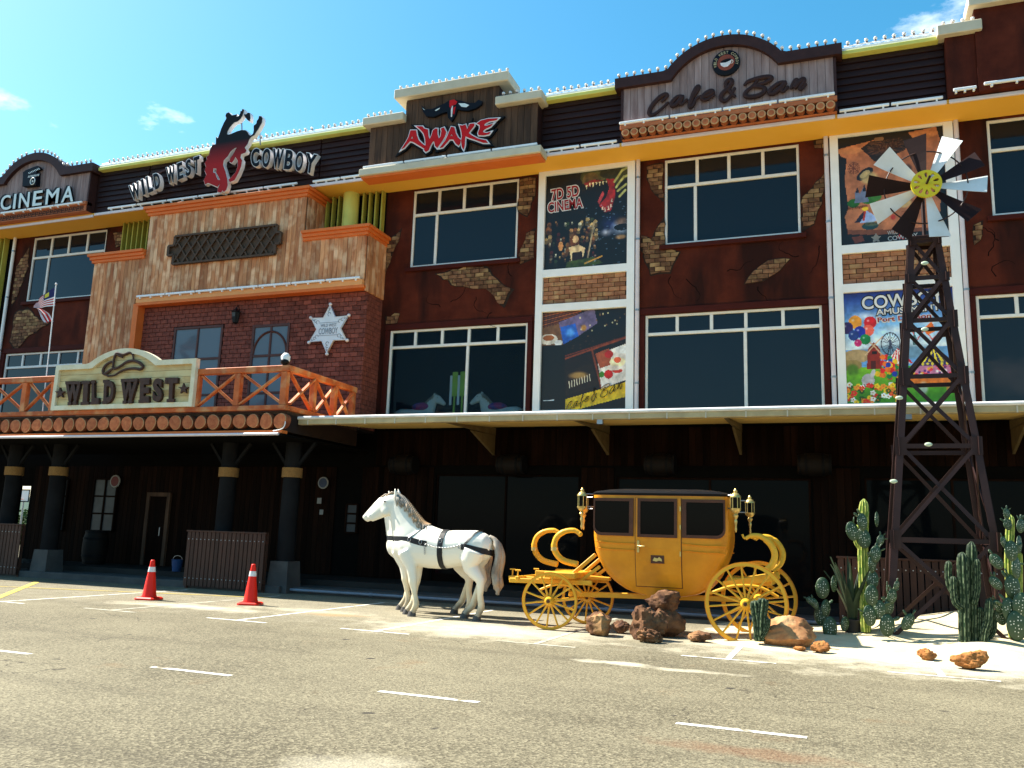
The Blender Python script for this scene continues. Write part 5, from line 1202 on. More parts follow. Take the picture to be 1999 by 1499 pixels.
for side in (-1, 1):
    dx0, dzt = cpt(1242, 972); dx1, dzb = cpt(1330, 1149)
    flush(dx0-.012, dx1+.012, dzb-.012, dzt, .006, 'door_shadow_gap', M['cbrown'], car, side)
    d = flush(dx0, dx1, dzb, dzt, .018, 'door', M['cy'], car, side)
    wins = []
    for (ax, ay, bx, by), rnd in (((1160, 972, 1237, 1047), 'bl'), ((1246, 973, 1323, 1051), ''), ((1332, 975, 1417, 1053), 'br')):
        x0, z1 = cpt(ax, ay); x1, z0 = cpt(bx, by); y = YC+side*(.53+(.026 if rnd == '' else .012)); r = .14
        o = [(x0, z1), (x1, z1), (x1, z0), (x0, z0)]
        if rnd == 'bl': o = [(x0, z1), (x1, z1), (x1, z0)]+[(x0+r-r*math.sin(t), z0+r-r*math.cos(t)) for t in np.linspace(0, math.pi/2, 6)]
        if rnd == 'br': o = [(x0, z1), (x1, z1)]+[(x1-r+r*math.cos(t), z0+r-r*math.sin(t)) for t in np.linspace(0, math.pi/2, 6)]+[(x0, z0)]
        cx_ = sum(p[0] for p in o)/len(o); cz_ = (z0+z1)/2; w_ = .05
        i_ = [(cx_+(x-cx_)*(1-2*w_/(x1-x0)), cz_+(z-cz_)*(1-2*w_/(z1-z0))) for x, z in o]
        par = d if rnd == '' else car
        put('window_frame', shape_mesh([o, i_], .012), M['cbrown'], par, T(0, y, 0)); put('window_glass', shape_mesh([i_], .003), M['cglass'], par, T(0, y-side*.004, 0))
    if side < 0:
        hx, hz = cpt(1247, 1066); MB().box(hx-.02, hx+.02, YN-.045, YN-.02, hz-.11, hz+.09, .006).build('lock_plate', M['brass'], d); MB().tube([(hx, YN-.03, hz), (hx, YN-.08, hz), (hx+.12, YN-.085, hz-.005)], .013, 8).build('door_handle', M['brass'], d, 60)
        p0 = cpt(1271, 1084); p1 = cpt(1297, 1101); yy = YC-chy(1.2)-.03; MB().box(p0[0], p1[0], yy, yy+.02, p1[1], p0[1]).build('crest_plate', M['cbrown'], d)
        cxp, czp = (p0[0]+p1[0])/2, (p0[1]+p1[1])/2
        put('crest', shape_mesh([[(cxp+x, czp+z) for x, z in ((-.08, -.02), (-.05, .03), (0, .015), (.03, .04), (.07, .01), (.08, -.03), (.03, -.02), (-.02, -.035))]], .003), M['brass'], d, T(0, yy-.004, 0))
        for hz_ in (994, 1030, 1082): hx, z_ = cpt(1329, hz_); MB().tube([(hx, YC-chy(z_)-.03, z_-.04), (hx, YC-chy(z_)-.03, z_+.04)], .013, 8).build('hinge', M['brass'], d, 60)
    for xx0, xx1 in ((prof[1][0]+.04, dx0-.02), (dx1+.02, profr[1][0]-.04)):
        for zz in (1.47, 1.36): MB().tube([(xx0+(.04 if xx0 < dx0-.3 else 0), YC+side*(chy(zz)+.004), zz+.02), ((xx0+xx1)/2, YC+side*(chy(zz)+.006), zz), (xx1, YC+side*(chy(zz)+.006), zz)], .012, 6).build('bead', M['cy'], car, 60)
def wheel(c, r, nsp, yaw, label=None):
    Mx = T(*c) @ RZ(yaw) @ RX(R_(90))
    b = MB(); rim = []
    for a in [2*math.pi*k/48 for k in range(48)]: rim.append((math.cos(a), math.sin(a)))
    def hoop(r0, r1, h):
        q = []
        for x, y in rim: q += [(x*r0, y*r0, -h), (x*r1, y*r1, -h), (x*r1, y*r1, h), (x*r0, y*r0, h)]
        return q, [(4*i+j, 4*i+(j+1) % 4, 4*((i+1) % 48)+(j+1) % 4, 4*((i+1) % 48)+j) for i in range(48) for j in range(4)]
    b.add(*hoop(r*.90, r*.975, .028), Mx); wo = b.build('wheel', M['cy2'], car, 40)
    MB().add(*hoop(r*.975, r, .024), Mx).build('tyre', M['cy'], wo, 40)
    MB().lathe([(.035, -.13), (.06, -.12), (.085, -.05), (.085, .05), (.065, .10), (.05, .14), (.02, .145)], n=16, M=Mx).build('hub', M['cy2'], wo, 50)
    MB().lathe([(.03, .13), (.03, .155), (.012, .16)], n=12, M=Mx).build('hub_cap', M['cbrown'], wo, 50)
    sp = MB().tube([(0, 0, .06), (0, 0, r*.5), (0, 0, r*.91)], [.022, .015, .016], 8).mesh('spoke', M['cy2'], 60)
    for k in range(nsp): inst('spoke', sp, wo, Mx @ RZ(2*math.pi*(k+.3)/nsp) @ RY(R_(90)))
WF1 = W(1073.5, 1174, Y=14.12); WF2 = W(1148, 1166, Y=15.55); WR1 = W(1457, 1178, Y=14.22); WR2 = W(1482, 1171, Y=15.75)
wheel((WF1.x, WF1.y, .47), .475, 14, R_(8)); wheel((WF2.x, WF2.y, .47), .475, 14, R_(8)); wheel((WR1.x, WR1.y, .60), .64, 16, 0); wheel((WR2.x, WR2.y, .60), .64, 16, 0)
b = MB(); b.tube([(WF1.x, WF1.y, .47), (WF2.x, WF2.y, .47)], .03, 8); b.build('front_axle', M['cy2'], car, 60); b = MB(); b.tube([(WR1.x, WR1.y, .60), (WR2.x, WR2.y, .60)], .032, 8); b.build('rear_axle', M['cy2'], car, 60)
def arc(P, r, nm='c_spring', m_='cy2', fl=None):
    Q = catmull(P, 8); MB().tube(Q, r, 10, flat=fl).build(nm, M[m_], car, 60)
for y, dx in ((14.5, 0), (15.55, -.30)):
    q = [(W(p[0]+dx*130, p[1], Y=y).x, y, W(p[0]+dx*130, p[1], Y=y).z) for p in ((1128, 1102), (1098, 1093), (1083, 1072), (1087, 1050), (1103, 1038), (1122, 1036), (1133, 1043))]
    arc(q, [.055]*20+[.05]*12+[.045]*9+[.04]*8, 'c_spring')
    MB().ell(q[-1], .045, 10, 6).build('scroll_end', M['cy2'], car, 179)
    MB().lathe([(.062, -.03), (.062, .03)], n=12, M=T(*q[2])).build('collar', M['brass'], car, 50)
    q = [(W(*p, Y=14.55).x-dx*.2, y+.05, W(*p, Y=14.55).z) for p in ((1456, 1052), (1466, 1047), (1486, 1048), (1504, 1062), (1513, 1082), (1508, 1102), (1492, 1117))]
    arc(q, [.03]*8+[.045]*12+[.055]*21+[.055]*8, 'c_spring')
    arc([(q[0][0]+.02, y+.05, q[0][1]+.0) if False else q[0], (q[0][0]-.03, y+.05, q[0][2]+.02), (q[0][0]-.05, y+.05, q[0][2]+.07)], .018, 'scroll_end')
# undercarriage
yy = (14.35, 15.5)
for y in yy:
    MB().bar((-5.45, y+.15, .76), (-3.95, y+.15, .78), .07, .08, ch=.01).build('frame_rail', M['cy2'], car)
    MB().bar((-4.95, y+.1, .90), (-4.25, y+.1, .90), .08, .10, ch=.01).build('upper_rail', M['cy2'], car)
    MB().bar((-4.35, YC+(y-14.92)*.62, .90), (-3.93, YC+(y-14.92)*.62, 1.26), .045, .065, ch=.01).build('stay', M['cy2'], car); MB().bar((-4.2, YC+(y-14.92)*.62, .80), (-3.85, YC+(y-14.92)*.62, 1.06), .045, .055, ch=.01).build('stay', M['cy2'], car)
    arc([(-4.85, y-.0, .62), (-4.6, y, .72), (-4.35, y, .73), (-4.1, y, .62)], .022, 'leaf_spring'); arc([(-1.95, y, .72), (-1.6, y, .85), (-1.2, y, .86), (-.9, y, .72)], .026, 'leaf_spring')
    MB().bar((-1.75, y+.1, .86), (-.95, y+.1, 1.02), .07, .12, ch=.01).build('rear_rail', M['cy2'], car)
MB().box(-4.75, -4.2, 14.3, 15.7, .84, .94, .012).build('front_platform', M['cy2'], car); MB().box(-5.6, -4.8, 14.82, 14.98, .74, .82, .012).build('pole_beam', M['cy2'], car)
MB().bar((-4.5, 15.0, .55), (-1.4, 15.0, .62), .10, .09, ch=.01).build('perch', M['cy2'], car); MB().bar((-5.3, 14.45, .80), (-5.3, 15.55, .80), .07, .07, ch=.01).build('splinter_bar', M['cy2'], car)
MB().bar((-4.3, 15.0, .86), (-3.75, 15.0, .84), .12, .06, ch=.01).build('step_arm', M['cy2'], car); MB().box(-1.7, -1.0, 14.5, 15.5, .88, .98, .012).build('rear_platform', M['cy2'], car)
for x, y in ((-5.55, 14.9), (-5.3, 14.5), (-5.3, 15.5)):
    b = MB(); b.tube([(x, y, .8), (x, y, .93)], .014, 8); b.tube([(x-.05, y, .935), (x+.05, y, .935)], .014, 8); b.build('hitch_pin', M['cy2'], car, 60)
def lamp(px, pyt, pyb, Y):
    a = W(px, pyt, Y=Y); c = W(px, pyb, Y=Y); h = a.z-c.z; x, y, z = a.x, Y, c.z; s = h/.73
    l_ = MB().lathe([(.004, 0), (.012, .01), (.022, .05), (.014, .10), (.02, .14), (.03, .18), (.018, .22), (.035, .25), (.05, .28), (.03, .31), (.06, .335), (.085, .37), (.09, .40)], (x, y, z), 12, T(x, y, z) @ SC(s, s, s) @ T(-x, -y, -z)).build('lamp_stem', M['brass'], car, 40)
    Mx = T(x, y, z) @ SC(s, s, s)
    MB().lathe([(.072, .40), (.072, .58)], n=6, M=Mx).build('lamp_glass', M['cglass'], l_)
    b = MB()
    for k in range(6): t = 2*math.pi*k/6; b.tube([(.078*math.cos(t), .078*math.sin(t), .40), (.078*math.cos(t), .078*math.sin(t), .58)], .007, 5, M=Mx)
    b.build('lamp_bars', M['brass'], l_); MB().lathe([(.092, .58), (.09, .60), (.05, .65), (.03, .66), (.034, .69), (.018, .71), (.008, .73)], n=12, M=Mx).build('lamp_cap', M['brass'], l_, 40)
    for zz in (.40, .62): MB().tube([(x, y, z+zz*s), (x+(.2 if x < -3 else -.2), y+(.12 if Y < 15 else -.12), z+zz*s)], .01, 6).build('lamp_bracket', M['metal'], l_)
lamp(1137.5, 952, 1034, 14.5); lamp(1436, 954, 1040, 14.5); lamp(1464, 967, 1043, 15.5); lamp(1141, 960, 1035, 15.5)
# ------------------------------------------------------------------ rocks
from mathutils import noise as mno
def rock_mesh(seed, r, cuts=15, rough=.05, det=(44, 28)):
    g = np.random.default_rng(seed); b = MB(); b.ell((0, 0, 0), 1.0, *det); v = np.array(b.v)
    n = g.normal(size=(cuts, 3)); n /= np.linalg.norm(n, axis=1)[:, None]; d = g.uniform(.58, .92, cuts); k = np.ones(len(v))
    for i in range(cuts):
        dt = v @ n[i]; m_ = dt > d[i]; k[m_] = np.minimum(k[m_], d[i]/dt[m_])
    v = v*k[:, None]; off = Vector(g.uniform(0, 50, 3)); out = []
    for p in v:
        q = Vector(p); rg = mno.ridged_multi_fractal(q*1.7+off, .9, 2.2, 5, 1.0, 2.0); h = mno.fractal(q*4+off, .8, 2.1, 5)
        out.append(tuple(Vector(p)*(1+rough*1.5*(rg-1.1)*.5+rough*h)))
    b.v = [tuple(np.array(p)*np.array(r)) for p in out]; return b
M['rock1'] = mat('red_brown_rock', (.20, .095, .042), (.05, .021, .012), scale=6, rough=.9, bump=.6, bscale=18, c=(.36, .20, .085), cthr=.6)
M['rock2'] = mat('tan_rock', (.42, .21, .085), (.24, .095, .04), scale=5, rough=.9, bump=.5, bscale=16, c=(.52, .34, .17), cthr=.58)
M['rock3'] = mat('orange_rock', (.38, .16, .045), (.21, .08, .024), scale=7, rough=.95, bump=.7, bscale=22)
def rock(px, py, r, seed, m_, label, z=None, rough=.07, rz=0, cuts=15, dz=0):
    p = W(px, py, Z=0); y = p.y+r[1]*.7; x = p.x+p.x/p.y*r[1]*.7; zz = (sand_h(x, y) if -3 < x and y > 12.7 else 0); zz = max(zz, 0) if z is None else z
    o = rock_mesh(seed, r, cuts, rough).build('rock', M[m_], None, 38, T(x, y, zz+r[2]*.72+dz) @ RZ(rz)); props(o, label, 'rock', 'rocks beside the carriage')
rock(1168, 1243, (.27, .25, .24), 3, 'rock1', 'squat brown boulder left of the stacked rocks, by the front wheel', rough=.12)
rock(1212, 1238, (.16, .13, .12), 5, 'rock1', 'small dark red rock between the squat boulder and the stack', rough=.14)
rock(1262, 1252, (.33, .30, .32), 11, 'rock1', 'rugged front boulder at the foot of the rock stack', rough=.16, cuts=20)
rock(1302, 1246, (.30, .28, .34), 14, 'rock1', 'dark upright boulder at the right of the rock stack', rough=.13)
rock(1296, 1245, (.34, .28, .20), 23, 'rock1', 'flat-topped boulder lying on top of the rock stack', z=.42, rough=.10, cuts=18)
rock(1265, 1256, (.19, .13, .13), 31, 'rock1', 'small knobbly rock leaning on the front of the rock stack', rough=.28)
rock(1367, 1255, (.19, .14, .10), 37, 'rock1', 'low dark red rock in front of the rear wheel', rough=.18)
rock(1541, 1268, (.44, .30, .25), 41, 'rock2', 'large tan boulder in front of the rear wheel and small cactus', rough=.09, cuts=11)
rock(1600, 1276, (.16, .11, .10), 43, 'rock3', 'small orange rock right of the large tan boulder', rough=.15)
rock(1560, 1272, (.10, .06, .04), 47, 'rock3', 'flat pebble at the foot of the large tan boulder', rough=.1)
rock(1810, 1291, (.13, .09, .09), 53, 'rock3', 'small red-brown rock on the sand below the columnar cactus', rough=.15)
rock(1897, 1310, (.235, .18, .16), 59, 'rock3', 'orange layered rock at the sand edge below the cactus', rough=.14, cuts=24)
# ------------------------------------------------------------------ windmill tower
M['tower'] = mat('tower_dark_brown', (.038, .016, .013), (.028, .012, .010), scale=4, rough=.5)
M['blade_b'] = mat('blade_dark_brown', (.022, .009, .008), rough=.5, spec=.1)
M['blade_w'] = mat('blade_white', (.74, .74, .74), (.66, .65, .62), scale=3, rough=.4)
M['hubyel'] = mat('hub_yellow', (.72, .56, .02), (.66, .50, .02), scale=4, rough=.4)
M['lampdisc'] = mat('floodlight_lens', (.55, .62, .45), rough=.2)
tw = thing('windmill', 'dark brown lattice windmill tower with yellow hub and brown and white blades', 'windmill', (1.6, 16.2, 0))
TX, TY = 1.6, 16.2
def half(z): return .87-(z-.15)*.0995
def corner(sx, sy, z): h = half(z); return Vector((TX+sx*h, TY+sy*h, z))
LV = [.1, 1.68, 3.22, 4.42, 5.42, 6.2, 6.9]
for sx in (-1, 1):
    for sy in (-1, 1):
        a, c = corner(sx, sy, -.05), corner(sx, sy, 6.95)
        b = MB(); b.bar(a, c, .10, .022, (0, sy, 0)); b.bar(a+Vector((sx*.05, -sy*.05, 0)), c+Vector((sx*.05, -sy*.05, 0)), .10, .022, (sx, 0, 0)); b.build('leg', M['tower'], tw)
for f, (ax, s) in enumerate((('y', -1), ('x', -1), ('x', 1), ('y', 1))):
    P = (lambda u, z: corner(u, s, z)) if ax == 'y' else (lambda u, z: corner(s, u, z))
    n_ = Vector((0, s, 0)) if ax == 'y' else Vector((s, 0, 0))
    for i, z in enumerate(LV):
        if 0 < i:
            MB().bar(P(-1, z)+n_*.0, P(1, z)+n_*.0, .025, .075, (0, 0, 1)).build('beam', M['tower'], tw)
            for u in (-1, 1):
                c = P(u, z); tdir = Vector((1, 0, 0)) if ax == 'y' else Vector((0, 1, 0)); s_ = min(.13, half(z)*.55)
                MB().bar(c+n_*.025-tdir*s_*.65+Vector((0, 0, 0)), c+n_*.025+tdir*s_*.65, .012, .30 if z < 6 else .16, (0, 0, 1)).build('gusset', M['tower'], tw)
        if i < len(LV)-1:
            MB().bar(P(-1, z)+n_*.014, P(1, LV[i+1])+n_*.014, .018, .062, n_.cross(Vector((0, 0, 1)))).build('brace', M['tower'], tw)
            MB().bar(P(1, z)-n_*.012, P(-1, LV[i+1])-n_*.012, .018, .062, n_.cross(Vector((0, 0, 1)))).build('brace', M['tower'], tw)
MB().box(TX-.22, TX+.22, TY-.22, TY+.22, 6.92, 7.0, .01).build('head_plate', M['tower'], tw)
hubc = W(1808, 363, Y=15.55)
MB().tube([(hubc.x, TY, 6.98), (hubc.x, TY, hubc.z)], .035, 8).build('mast', M['tower'], tw, 60); MB().tube([(hubc.x, TY+.35, hubc.z), (hubc.x, 15.5, hubc.z)], .035, 8).build('shaft', M['tower'], tw, 60)
ANG = (25, 61, 98, 136, 173, 206, 243, 281, 320, 356); RB = .93
for i, a in enumerate(ANG):
    col = M['blade_w'] if i % 2 else M['blade_b']
    r0, r1 = .16, RB; tw_ = R_(24); vs = []
    b = MB(); n = 5
    for k in range(n+1):
        r = r0+(r1-r0)*k/n; hw = .045+.150*k/n; 
        for s in (-1, 1):
            for th in (-.004, .004): vs.append((r+(.03 if (k == n and s > 0) else 0), s*hw*math.sin(tw_)+th+.02*math.sin(k/n*3.1), s*hw*math.cos(tw_)))
    fs = []
    for k in range(n):
        q = 4*k; fs += [(q, q+4, q+6, q+2), (q+1, q+3, q+7, q+5), (q, q+1, q+5, q+4), (q+2, q+6, q+7, q+3)]
    fs += [(0, 2, 3, 1), (4*n, 4*n+1, 4*n+3, 4*n+2)]
    b.add(vs, fs, T(hubc.x, 15.58, hubc.z) @ RY(-R_(a)))
    b.build('blade', col, tw)
MB().tube([(hubc.x+.66*math.cos(t), 15.62, hubc.z+.66*math.sin(t)) for t in np.linspace(0, 2*math.pi, 49)[:-1]], .012, 6, closed=True).build('ring', M['tower'], tw, 60)
hr = .245; disc = [[(hr*math.cos(t), hr*math.sin(t)) for t in np.linspace(0, 2*math.pi, 41)[:-1]]]
for k in range(10):
    a = R_(18+36*k); h_ = []
    for t in np.linspace(0, 2*math.pi, 13)[:-1]:
        u, v = .155+.052*math.cos(t), (.024+.012*math.cos(t))*math.sin(t); h_.append((u*math.cos(a)-v*math.sin(a), u*math.sin(a)+v*math.cos(a)))
    disc.append(h_)
put('hub', shape_mesh(disc, .025), M['hubyel'], tw, T(hubc.x, 15.47, hubc.z)); MB().tube([(hubc.x, 15.49, hubc.z), (hubc.x+.03, 15.2, hubc.z+.02)], .022, 8).build('axle_tip', M['tower'], tw, 60)
for px, py, yy in ((1813, 868, 15.42), (1806, 643, 15.7), (1806, 514, 15.82), (1745, 940, 15.38), (1756, 777, 15.5)):
    p = W(px, py, Y=yy-.06); MB().ell(p, (.06, .02, .035), 14, 8).build('floodlight', M['lampdisc'], tw, 179)
# ------------------------------------------------------------------ cacti
def padmat():
    mt = bpy.data.materials.new('cactus_pad_green'); mt.use_nodes = True; t = mt.node_tree; B = t.nodes['Principled BSDF']; N = t.nodes.new; L = t.links.new
    tc_ = N('ShaderNodeTexCoord'); v = N('ShaderNodeTexVoronoi'); v.inputs['Scale'].default_value = 25; v.inputs['Randomness'].default_value = .45; L(tc_.outputs['Object'], v.inputs['Vector'])
    r = N('ShaderNodeMapRange'); r.inputs[1].default_value = .15; r.inputs[2].default_value = .22; r.inputs[3].default_value = 1; r.inputs[4].default_value = 0; L(v.outputs['Distance'], r.inputs[0])
    n = N('ShaderNodeTexNoise'); n.inputs['Scale'].default_value = 6; L(tc_.outputs['Object'], n.inputs['Vector'])
    m1 = N('ShaderNodeMix'); m1.data_type = 'RGBA'; m1.inputs['A'].default_value = (.007, .026, .009, 1); m1.inputs['B'].default_value = (.026, .066, .018, 1); L(n.outputs['Fac'], m1.inputs['Factor'])
    m2 = N('ShaderNodeMix'); m2.data_type = 'RGBA'; L(m1.outputs['Result'], m2.inputs['A']); m2.inputs['B'].default_value = (.62, .62, .50, 1); L(r.outputs[0], m2.inputs['Factor']); L(m2.outputs['Result'], B.inputs['Base Color']); B.inputs['Roughness'].default_value = .5
    return mt
M['pad'] = padmat()
M['ccol'] = mat('cactus_column_green', (.006, .017, .007), (.011, .030, .011), scale=9, rough=.6)
M['crib'] = mat('cactus_rib_spines', (.11, .14, .08), (.03, .05, .02), scale=25, rough=.8)
M['cyel'] = mat('cactus_yellow_green', (.20, .27, .04), (.12, .19, .03), scale=9, rough=.6)
M['cyrib'] = mat('cactus_yellow_ribs', (.48, .47, .12), (.34, .36, .08), scale=25, rough=.8)
M['agave'] = mat('agave_green', (.04, .062, .03), (.02, .034, .018), scale=5, rough=.55, ov=.25)
M['pot'] = mat('dark_plant_pot', (.03, .025, .022), rough=.7)
PAD = MB().ell((0, 0, .155), (.115, .030, .165), 20, 12).mesh('pad', M['pad'], 179)
PADS = MB().ell((0, 0, .055), (.030, .014, .06), 10, 8).mesh('bud', M['pad'], 179)
def prickly(label, px, py, pads, z0=None, Y=None, tall=None, budn=1.0):
    """pads: (x pixel, y pixel of pad foot, size, lean degrees, yaw degrees)"""
    p = W(px, py, Y=Y); t = thing('prickly_pear', label, 'cactus', (p.x, Y, sand_h(p.x, Y)), 'cacti on the sand bed')
    for i, (qx, qy, s, lean, yaw) in enumerate(pads):
        q = W(qx, qy, Y=Y+random.uniform(-.10, .08)); Mx = T(*q) @ RZ(R_(yaw)) @ RY(R_(lean)) @ SC(s*.88, s*.9, s*.95); o = inst('pad', PAD, t, Mx)
        for k in range(random.choice((0, 1, 2, 3))):
            a = random.uniform(-1.2, 1.2); inst('bud', PADS, o, Mx @ T(.105*math.sin(a), 0, .155+.15*math.cos(a)) @ RY(a+random.uniform(-.3, .3)) @ RZ(random.random()*3))
    return t
def column(b, pts, r, ribs, M0=None):
    P = catmull(pts, 6); n = ribs*4; k = len(P); ref = Vector((0, 1, 0)); a = None; base = len(b.v)
    for i, p in enumerate(P):
        tg = (P[min(i+1, k-1)]-P[max(i-1, 0)]).normalized()
        a = ref.cross(tg).normalized() if a is None else (a-tg*a.dot(tg)).normalized(); c = tg.cross(a); u = i/(k-1); rr = r*(1 if u < .86 else math.sqrt(max(.02, 1-((u-.86)/.14)**2)))*(.9 if i == 0 else 1)
        for j in range(n):
            th = 2*math.pi*j/n; q = rr*(1+.17*math.cos(ribs*th)+.03*math.sin(i*2.1+j)); b.v.append(tuple(p+a*math.cos(th)*q+c*math.sin(th)*q))
    for i in range(k-1):
        for j in range(n): b.f.append((base+i*n+j, base+i*n+(j+1) % n, base+(i+1)*n+(j+1) % n, base+(i+1)*n+j)); b.mi.append(1 if (j % 4 in (0, 3)) and (i*5+j) % 3 else 0)
    b.f.append(tuple(base+(k-1)*n+j for j in range(n))); b.mi.append(1)
def colthing(label, stems, Y, mats=('ccol', 'crib'), ribs=8, name='columnar_cactus'):
    p = W(*stems[0][0][0], Y=Y); t = thing(name, label, 'cactus', (p.x, Y, sand_h(p.x, Y)), 'cacti on the sand bed')
    for pts, r, dy in stems:
        b = MB(); column(b, [W(*q, Y=Y+dy) for q in pts], r*.84, ribs); b.build('stem', [M[m_] for m_ in mats], t, 60)
    return t
YS = 14.75
colthing('small dark crested columnar cactus in front of the rear wheel', [([(1484, 1252), (1482, 1222), (1478, 1196), (1475, 1172)], .09, 0), ([(1486, 1240), (1487, 1205), (1489, 1185), (1491, 1168)], .085, -.03), ([(1487, 1245), (1494, 1232), (1499, 1220), (1500, 1207)], .042, -.06)], 13.9)
YP = 15.2
prickly('prickly pear with dotted pads left of the agave', 1616, 1245, [(1621, 1247, 1.15, 0, 10), (1604, 1221, .95, -8, -20), (1612, 1204, .9, 4, 40), (1606, 1168, 1.1, 2, 5), (1628, 1155, .85, 8, 60), (1596, 1188, .6, -30, 20), (1590, 1180, .5, -50, 0), (1648, 1232, .75, 10, 30)], Y=YP)
ag = W(1666, 1238, Y=15.5); at_ = thing('agave', 'spiky agave with long upright grey-green leaves in a dark pot', 'agave', (ag.x, 15.5, sand_h(ag.x, 15.5)))
MB().lathe([(.13, 0), (.16, .17), (.165, .20), (.14, .21)], (ag.x, 15.5, sand_h(ag.x, 15.5)-.02), 16).build('pot', M['pot'], at_, 40)
for k in range(20):
    a = 2*math.pi*k/20+random.uniform(-.15, .15); ln = random.uniform(.2, .62) if k % 3 else random.uniform(.08, .25); L = random.uniform(.75, 1.15); z0 = sand_h(ag.x, 15.5)+.17
    b = MB(); n = 7; base = Vector((ag.x, 15.5, z0)); d = Vector((math.cos(a), math.sin(a), 0)); sd = Vector((-d.y, d.x, 0))
    for i in range(n+1):
        u = i/n; c = base+d*(.05+ln*L*u**1.4)+Vector((0, 0, L*u*(1-.12*ln*u*2))); w = .055*(1-u)**.7*(1+1.2*u*(1-u))+.002
        b.v += [tuple(c-sd*w+d*-.012), tuple(c+d*.012), tuple(c+sd*w+d*-.012), tuple(c-d*.010)]
    for i in range(n):
        for j in range(4): b.f.append((4*i+j, 4*i+(j+1) % 4, 4*i+4+(j+1) % 4, 4*i+4+j)); b.mi.append(0)
    b.build('leaf', M['agave'], at_, 60)
colthing('tall yellow-green column cactus rising behind the prickly pears', [([(1691, 1234), (1688, 1160), (1685, 1085), (1686, 1030), (1687, 974)], .082, 0), ([(1688, 1075), (1676, 1062), (1672, 1045), (1674, 1025)], .06, .02)], 15.35, ('cyel', 'cyrib'), 10)
prickly('tall prickly pear climbing the yellow-green column cactus', 1690, 1150, [(1703, 1150, .95, 4, 10), (1704, 1118, .9, -2, 50), (1708, 1097, .85, 8, 10), (1690, 1070, 1.05, -8, 0), (1669, 1055, 1.0, -12, 15), (1686, 1035, .9, -6, 30), (1712, 1028, .8, 10, 70), (1716, 1065, .6, 20, 20), (1712, 1080, .6, 12, 50)], Y=15.2)
prickly('low prickly pear cluster right of the agave with dotted pads', 1730, 1240, [(1732, 1242, 1.1, 3, 5), (1701, 1222, 1.05, -6, 25), (1718, 1208, .95, 0, -10), (1735, 1200, .95, 8, 40), (1740, 1178, .75, 10, 20), (1702, 1182, 1.05, 2, 15), (1763, 1228, .95, 40, 30), (1733, 1160, .5, -4, 80), (1748, 1150, .45, 25, 30)], Y=15.05)
colthing('cluster of dark green columnar cacti in front of the tower', [([(1884, 1262), (1883, 1215), (1882, 1160), (1880, 1120), (1879, 1078)], .085, 0), ([(1898, 1262), (1898, 1200), (1897, 1130), (1897, 1057)], .08, .06), ([(1879, 1188), (1866, 1176), (1862, 1150), (1862, 1125)], .055, -.03), ([(1875, 1165), (1858, 1150), (1852, 1125), (1853, 1095)], .055, .05), ([(1902, 1180), (1908, 1150), (1908, 1120), (1907, 1090)], .05, .0), ([(1921, 1262), (1923, 1235), (1930, 1210), (1932, 1168)], .062, -.05), ([(1913, 1258), (1914, 1230), (1914, 1205), (1915, 1185)], .055, .05), ([(1925, 1248), (1938, 1236), (1941, 1215), (1940, 1190)], .045, .08)], 15.0)
colthing('tall thin yellow-green cactus at the right edge of the photo', [([(1978, 1245), (1974, 1180), (1970, 1100), (1972, 1045), (1973, 1005)], .065, .1), ([(1990, 1245), (1990, 1150), (1990, 1075)], .05, .15)], 15.2, ('cyel', 'cyrib'), 10)
prickly('tall dark prickly pear at the right edge of the photo', 1985, 1240, [(1987, 1250, 1.4, 0, 10), (1975, 1215, 1.2, -8, 30), (1992, 1205, 1.2, 8, 0), (1958, 1195, .7, -35, 20), (1955, 1150, .75, -40, 10), (1980, 1170, 1.2, -4, 20), (1985, 1130, 1.1, 4, 50), (1955, 1110, .8, -30, 0), (1976, 1095, 1.0, 0, 20), (1990, 1080, .9, 10, 60), (1964, 1070, .6, -20, 40), (1970, 1035, .6, -8, 10), (1992, 1040, .7, 10, 30), (1968, 1012, .5, -10, 20), (1960, 1220, .8, -20, 15)], Y=15.05)
# ------------------------------------------------------------------ slatted screens
M['slat'] = mat('screen_brown', (.075, .033, .021), (.05, .022, .014), scale=6, stretch=(1, 1, .12), rough=.65, ov=.14)
M['screw'] = mat('screw_zinc', (.55, .54, .52), rough=.35)
def screen(label, x0, x1, y, zt, z0=.06, sl=.125):
    t = thing('slatted_screen', label, 'screen', ((x0+x1)/2, y, 0), 'slatted timber screens'); n = round((x1-x0)/sl); sl = (x1-x0)/n
    me = MB().box(.01, sl-.012, 0, .025, z0, zt-.04, .003).mesh('slat', M['slat']); sm_ = MB().ell((0, 0, 0), .012, 8, 5).mesh('screw', M['screw'])
    for i in range(n):
        o = inst('slat', me, t, T(x0+i*sl, y, 0))
        for z in (.25, zt-.22): inst('screw', sm_, o, T(x0+(i+.5)*sl, y-.003, z))
    for z in (.25, zt-.22): MB().box(x0, x1, y+.026, y+.07, z-.04, z+.04).build('rail', M['slat'], t)
    MB().box(x0-.02, x1+.02, y-.02, y+.09, zt-.04, zt, .006).build('cap', M['slat'], t)
    for x in (x0, x1-.06): MB().box(x, x+.06, y+.072, y+.13, 0, zt-.042).build('post', M['slat'], t)
screen('brown slatted screen in front of the porch column beside the cones', -15.25, -12.9, 17.52, 1.42)
screen('brown slatted screen behind the windmill and cacti', -.02, 3.6, 17.82, 1.36, z0=.2)
screen('brown slatted screen at the left edge of the photo', -24.0, -20.95, 17.56, 1.42)
